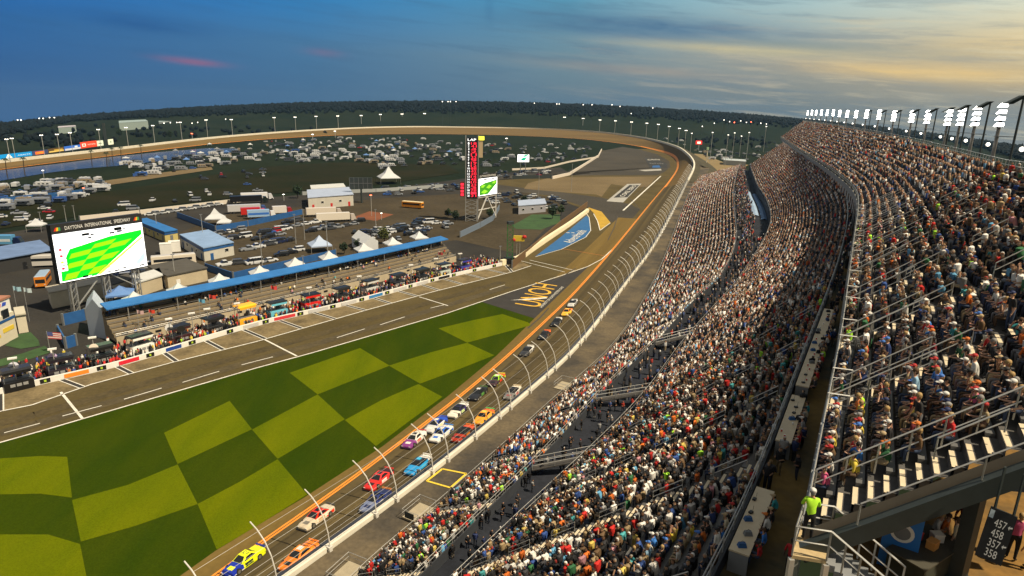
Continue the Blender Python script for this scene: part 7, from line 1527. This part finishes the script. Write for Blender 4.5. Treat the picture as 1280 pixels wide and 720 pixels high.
# ------------------------------------------------------------------ loose things near the turn
p = at(637, 330); t = thing('lattice_tower', 'green lattice tower with black box at its foot by the pit entry', 'tower', tuple(p)); h = z_over(p, 637, 280); mb = MB()
for a, b in ((-1, -1), (1, -1), (1, 1), (-1, 1)): mb.beam(p + Vector((a * .9, b * .9, 0)), p + Vector((a * .9, b * .9, h)), .2, .2)
for k in range(8): mb.beam(p + Vector((-.9, -.9, h * k / 8)), p + Vector((.9, -.9, h * (k + 1) / 8)), .12, .12); mb.beam(p + Vector((.9, -.9, h * k / 8)), p + Vector((-.9, -.9, h * (k + 1) / 8)), .12, .12); mb.beam(p + Vector((.9, -.9, h * k / 8)), p + Vector((.9, .9, h * (k + 1) / 8)), .12, .12)
mb.build('lattice', mat('green_metal', (.03, .16, .04), .6), t); MB().box(p + Vector((0, 0, 1.1)), (3, 2.4, 2.2), .5).build('base_box', black, t); MB().box(p + Vector((0, 0, h + .4)), (2, 1.2, .9), .5).build('head', dark_steel, t)
p = at(647.5, 325); d = Vector((ray(648, 300).y, -ray(648, 300).x, 0)).normalized(); n = Vector((d.y, -d.x, 0)); zc = z_over(p, 648, 298); t = thing('flag_stand', 'raised stand with yellow and red checkered board by the pit entry', 'stand', tuple(p)); mb = MB(); [mb.beam(p + d * x, p + d * x + Vector((0, 0, zc - .9)), .15, .15) for x in (-.5, .5)]; mb.build('leg', steel, t)
MB().hexa([p + d * x + n * y + Vector((0, 0, zc - .9)) for x, y in ((-1.9, -.3), (1.9, -.3), (1.9, .3), (-1.9, .3))], [p + d * x + n * y + Vector((0, 0, zc + .9)) for x, y in ((-1.6, -.3), (2.2, -.3), (2.2, .3), (-1.6, .3))]).build('board', yellow_paint, t); [MB().ball(p + d * x + n * .25 + Vector((0, 0, zc + z_)), (.75, .4, .6), 8, 5).build('emblem', red_paint, t) for x, z_ in ((-1.6, -.5), (1.9, .6))]
p = at(873, 188); t = thing('sign_board', 'glowing red and white board on a post outside the turn four wall', 'sign', tuple(p)); zc = z_over(p, 873, 179.5); MB().cyl(p, .5, zc, 6).build('post', steel, t); f5 = Frame(p - Vector((4, 0, 0)), p + Vector((4, 0, 0))); mb = MB(); f5.slab(mb, -.5, zc - 1, 8, zc + 4, -.6, 0); mb.build('board', screen_mat('sign_lit_red', (225, 50, 40), 1), t); mb = MB(); f5.slab(mb, 1.5, zc, 6, zc + 2.6, 0, .2); mb.build('centre', screen_mat('sign_lit_cream', (255, 230, 200), 1.2), t)
p = at(882.5, 207); t = thing('camera_tower', 'slim camera tower with pale green cabin on the sand outside turn four', 'tower', tuple(p)); zc = z_over(p, 883, 187); MB().cyl(p, .5, zc, 6).build('mast', cream, t); MB().box(p + Vector((0, 0, zc + 1)), (2, 2, 2.6)).build('cabin', mat('pale_green', (.35, .5, .3), .6), t); MB().box(p + Vector((0, 0, .6)), (3, 2.2, 1.2)).build('base', dark_steel, t)
ground_poly('sand', [(868, 192), (880, 193), (905, 203), (936, 206), (915, 216), (880, 224), (866, 228), (866, 212)], mat('sand_ground', (.20, .145, .065), .95, .15, .1), .09)
ground_poly('red_glow_ground', [(440, 272), (462, 264), (492, 268), (470, 276)], mat('red_lamp_pool', (.17, .055, .02), .95, .2, .2), .075)  # pool of the red lamp's light, painted as a reddish ground patch
# gate platforms on the front stand, ramps over the lower walkway
for k, (v, lb) in enumerate(((648, 'tan gate platform with railing at the foot of the front stand, nearest the camera'), (482, 'railed gate platform with steps at the foot of the front stand, farther one'), (716, 'railed gate platform with grey sign panels at the bottom edge by the front stand'))):
    i = int(np.argmin([abs(proj(p)[1] - v) for p in fA])); tA = Vector(tangents(fA)[i]); nA = Vector((-tA.y, tA.x, 0)); b = Vector(fA[i]) + nA * 1.5; b.z -= .25; t = thing('gate_platform', lb, 'platform', tuple(b)); rz = math.atan2(tA.y, tA.x)
    MB().box(b + Vector((0, 0, -.1)), (3.4, 2.4, .2), rz).build('deck', mat('deck_tan', (.34, .29, .20), .8, .15, 1), t); mb = MB(); rail(mb, [b - tA * 1.7 - nA * 1.1, b - tA * 1.7 + nA * 1.2, b + tA * 1.7 + nA * 1.2, b + tA * 1.7 - nA * 1.1], 1.05, .04); mb.build('guard_rail', steel, t)
    mb = MB(); [mb.beam(b + tA * x + nA * y + Vector((0, 0, -1.9)), b + tA * x + nA * y + Vector((0, 0, -.2)), .14, .14) for x in (-1.5, 1.5) for y in (-1, 1)]; mb.build('leg_frame', steel, t)
    if k != 1: MB().box(b - tA * 1.76 + nA * .1 + Vector((0, 0, .55)), (.05, 1.3, .8), rz).build('sign_panel', dark_steel, t)
    else: MB().hexa([b + tA * 1.7 - nA * 1 + Vector((0, 0, -.15)), b + tA * 1.7 + nA * 1 + Vector((0, 0, -.15)), b + tA * 4.2 + nA * 1 + Vector((0, 0, -1.9)), b + tA * 4.2 - nA * 1 + Vector((0, 0, -1.9))][::-1], [b + tA * 1.7 - nA * 1, b + tA * 1.7 + nA * 1, b + tA * 4.2 + nA * 1 + Vector((0, 0, -1.75)), b + tA * 4.2 - nA * 1 + Vector((0, 0, -1.75))][::-1]).build('step_flight', concrete, t)
for k, (i0, i1, k0, k1) in enumerate(((112, 150, .56, .74), (108, 146, .80, .97))):
    P0 = [Vector(bA[i]) * (1 - k0) + Vector(bBm[i]) * k0 for i in range(i0, i1)]; P1 = [Vector(bA[i]) * (1 - k1) + Vector(bBm[i]) * k1 for i in range(i0, i1)]; t = thing('tarpaulin', ('pale blue tarpaulin strip over the empty lower seats beside the middle stand', 'darker blue tarpaulin strip right against the middle stand')[k], 'tarpaulin', tuple(P0[0])); mb = MB()
    for a, b in zip(P0, P1): a.z = b.z = 0
    for i, (a, b) in enumerate(zip(P0, P1)): z = bA[i0 + i][2] - .75; mb.v += [(a.x, a.y, z - .15), (a.x, a.y, z), ((a.x + b.x) / 2, (a.y + b.y) / 2, z + .25 + .15 * (i % 2)), (b.x, b.y, z), (b.x, b.y, z - .15)]
    for i in range(len(P0) - 1):
        for j in range(4): mb.f.append((5 * i + j, 5 * i + j + 1, 5 * i + j + 6, 5 * i + j + 5)); mb.m.append(0)
    mb.build('cloth', mat(('tarp_pale', 'tarp_blue')[k], ((.26, .36, .50), (.05, .12, .26))[k], .6, .2, .5), t)
for k, i in enumerate((20, 30, 42)):
    a, b = Vector(bA[i]), Vector(bBm[min(i + 2, len(bBm) - 1)]); a.z += .05; b.z = min(b.z - .2, a.z + 1.8); d = (b - a); tt = Vector((-d.y, d.x, 0)).normalized(); t = thing('walkway_ramp', 'railed ramp crossing the dark walkway between the two lower stands, %s from the camera' % ORD[k], 'ramp', tuple(a), 'ramps over the lower walkway')
    q = [a - tt * .55, a + tt * .55, b + tt * .55, b - tt * .55]; q = q if (q[1] - q[0]).cross(q[2] - q[0]).z > 0 else q[::-1]; MB().hexa([p - Vector((0, 0, .15)) for p in q], q).build('deck', mat('ramp_deck', (.06, .055, .05), .8, .2, 2), t)
    for e in (-.55, .55): mb = MB(); rail(mb, [a + tt * e + d * x for x in (0, .33, .66, 1)], 1.05, .038); mb.build('handrail', steel, t)
# painted boxes on the spectator apron
for pts, w_ in (([(533.5, 601), (563, 609.5), (583, 592), (553, 586), (533.5, 601)], .3), ([(788, 359.5), (806, 360), (810, 349), (801, 348.5), (797, 354), (790, 354), (788, 359.5)], .45)):
    mb = MB(); px_line(mb, pts, w_, 2.04); tag(mb.build('yellow_box_marking', yellow_paint), kind='structure')
# ------------------------------------------------------------------ trees of the place
leaf = [mat('leaves_' + k, c, .9, .35, .4) for k, c in (('dark', (.020, .040, .018)), ('mid', (.035, .060, .022)), ('yellowish', (.075, .085, .02)))]
bark = mat('bark', (.06, .045, .03), .9)
def tree(u, v, h, lb, m, group=None):
    p = at(u, v); t = thing('tree', lb, 'tree', tuple(p), group); mb = MB(); mb.tube([p, p + Vector((.05 * h, 0, h * .35)), p + Vector((.02 * h, .03 * h, h * .7))], [h * .035, h * .025, h * .01], 6)
    for k in range(5): a = k * 1.3; mb.tube([p + Vector((0, 0, h * (.3 + .07 * k))), p + Vector((math.cos(a) * h * .22, math.sin(a) * h * .22, h * (.5 + .07 * k)))], [h * .014, h * .006], 4)
    mb.build('trunk', bark, t); mb = MB()
    for k in range(420):
        while True:
            c = Vector((R0.uniform(-1, 1), R0.uniform(-1, 1), R0.uniform(-1, 1)))
            if .25 < c.length < 1: break
        c = Vector((c.x * h * .36, c.y * h * .36, h * .66 + c.z * h * .34)) * 1; c *= 1 + .10 * math.sin(3 * c.x + 2 * c.y); s_ = h * R0.uniform(.03, .06); n = Vector((R0.gauss(0, 1), R0.gauss(0, 1), R0.gauss(.4, 1))).normalized(); x = n.orthogonal().normalized() * s_; y = n.cross(x)
        mb.poly([p + c - x - y * .6, p + c + x - y * .6, p + c + x * .4 + y, p + c - x * .6 + y])
    mb.build('crown', m, t); return t
for u, v, h, k, lb in ((480, 305, 6, 2, 'small yellowish tree behind the blue pit roof'), (448, 313, 4, 1, 'low green tree left of the white gabled tent'), (430, 318, 4, 0, 'low dark tree among the tents'), (372, 248, 7, 0, 'dark tree beside the white hall'), (690, 274, 6, 0, 'dark tree right of the garden lawn'), (701, 270, 5, 1, 'green bush-like tree at the tip of the garden lawn'), (612, 274, 5, 1, 'green tree at the foot of the pylon'), (569, 277, 5, 0, 'dark green tree left of the pylon'), (560, 272, 4, 1, 'small green tree left of the pylon screen'), (150, 172, 12, 0, 'dark tree in front of the big hangar'), (213, 174, 11, 0, 'round dark tree beyond the end of the backstretch'), (655, 256, 5, 0, 'dark tree behind the pale pavilion')): tree(u, v, h, lb, leaf[k])
def palm(u, v, h, lb):
    p = at(u, v); t = thing('palm_tree', lb, 'palm', tuple(p), 'palms round the lake'); MB().tube([p, p + Vector((.2, 0, h * .5)), p + Vector((.5, .1, h * .86))], [.32, .24, .2], 6).build('trunk', bark, t); mb = MB(); c = p + Vector((.5, .1, h * .86))
    for k in range(13):
        a = k * 2.4; r_ = h * R0.uniform(.20, .27); e = Vector((math.cos(a), math.sin(a), 0)); s_ = Vector((-e.y, e.x, 0)) * h * .03; u_ = R0.uniform(.02, .16) * h; a1, a2 = c + e * r_ * .5 + Vector((0, 0, u_)), c + e * r_ + Vector((0, 0, u_ * .2 - h * .07)); mb.add([c, a1 + s_, a2, a1 - s_, a1 + Vector((0, 0, -.1))], [(0, 1, 4), (1, 2, 4), (2, 3, 4), (3, 0, 4)])
    mb.build('crown', leaf[0], t)
for k, (u, v) in enumerate(((31, 217), (115, 205), (141, 201), (152, 199.5), (177, 196), (9, 219), (134, 208))): palm(u, v, 11, 'palm on the lake shore, %s from the left' % ORD[[1, 2, 4, 5, 6, 0, 3][k]])
# ------------------------------------------------------------------ evening haze
hz = bpy.data.materials.new('evening_haze'); hz.use_nodes = True; nt = hz.node_tree; nt.nodes.remove(nt.nodes['Principled BSDF'])
pv = nt.nodes.new('ShaderNodeVolumePrincipled'); pv.inputs['Color'].default_value = (.26, .50, .80, 1); pv.inputs['Density'].default_value = .00006; pv.inputs['Anisotropy'].default_value = .2
nt.links.new(pv.outputs[0], nt.nodes['Material Output'].inputs['Volume'])
zmin = min(terrain_z(a * .02, 4000) for a in range(-160, 160)); mb = MB(); mb.box((0, 0, (zmin - 1 + 125) / 2), (8200, 8200, 125 - zmin + 1)); o = mb.build('haze', hz); tag(o, 'thin blue evening haze over the speedway', 'haze', kind='stuff')
sc.cycles.volume_step_rate = 20; sc.cycles.volume_max_steps = 16
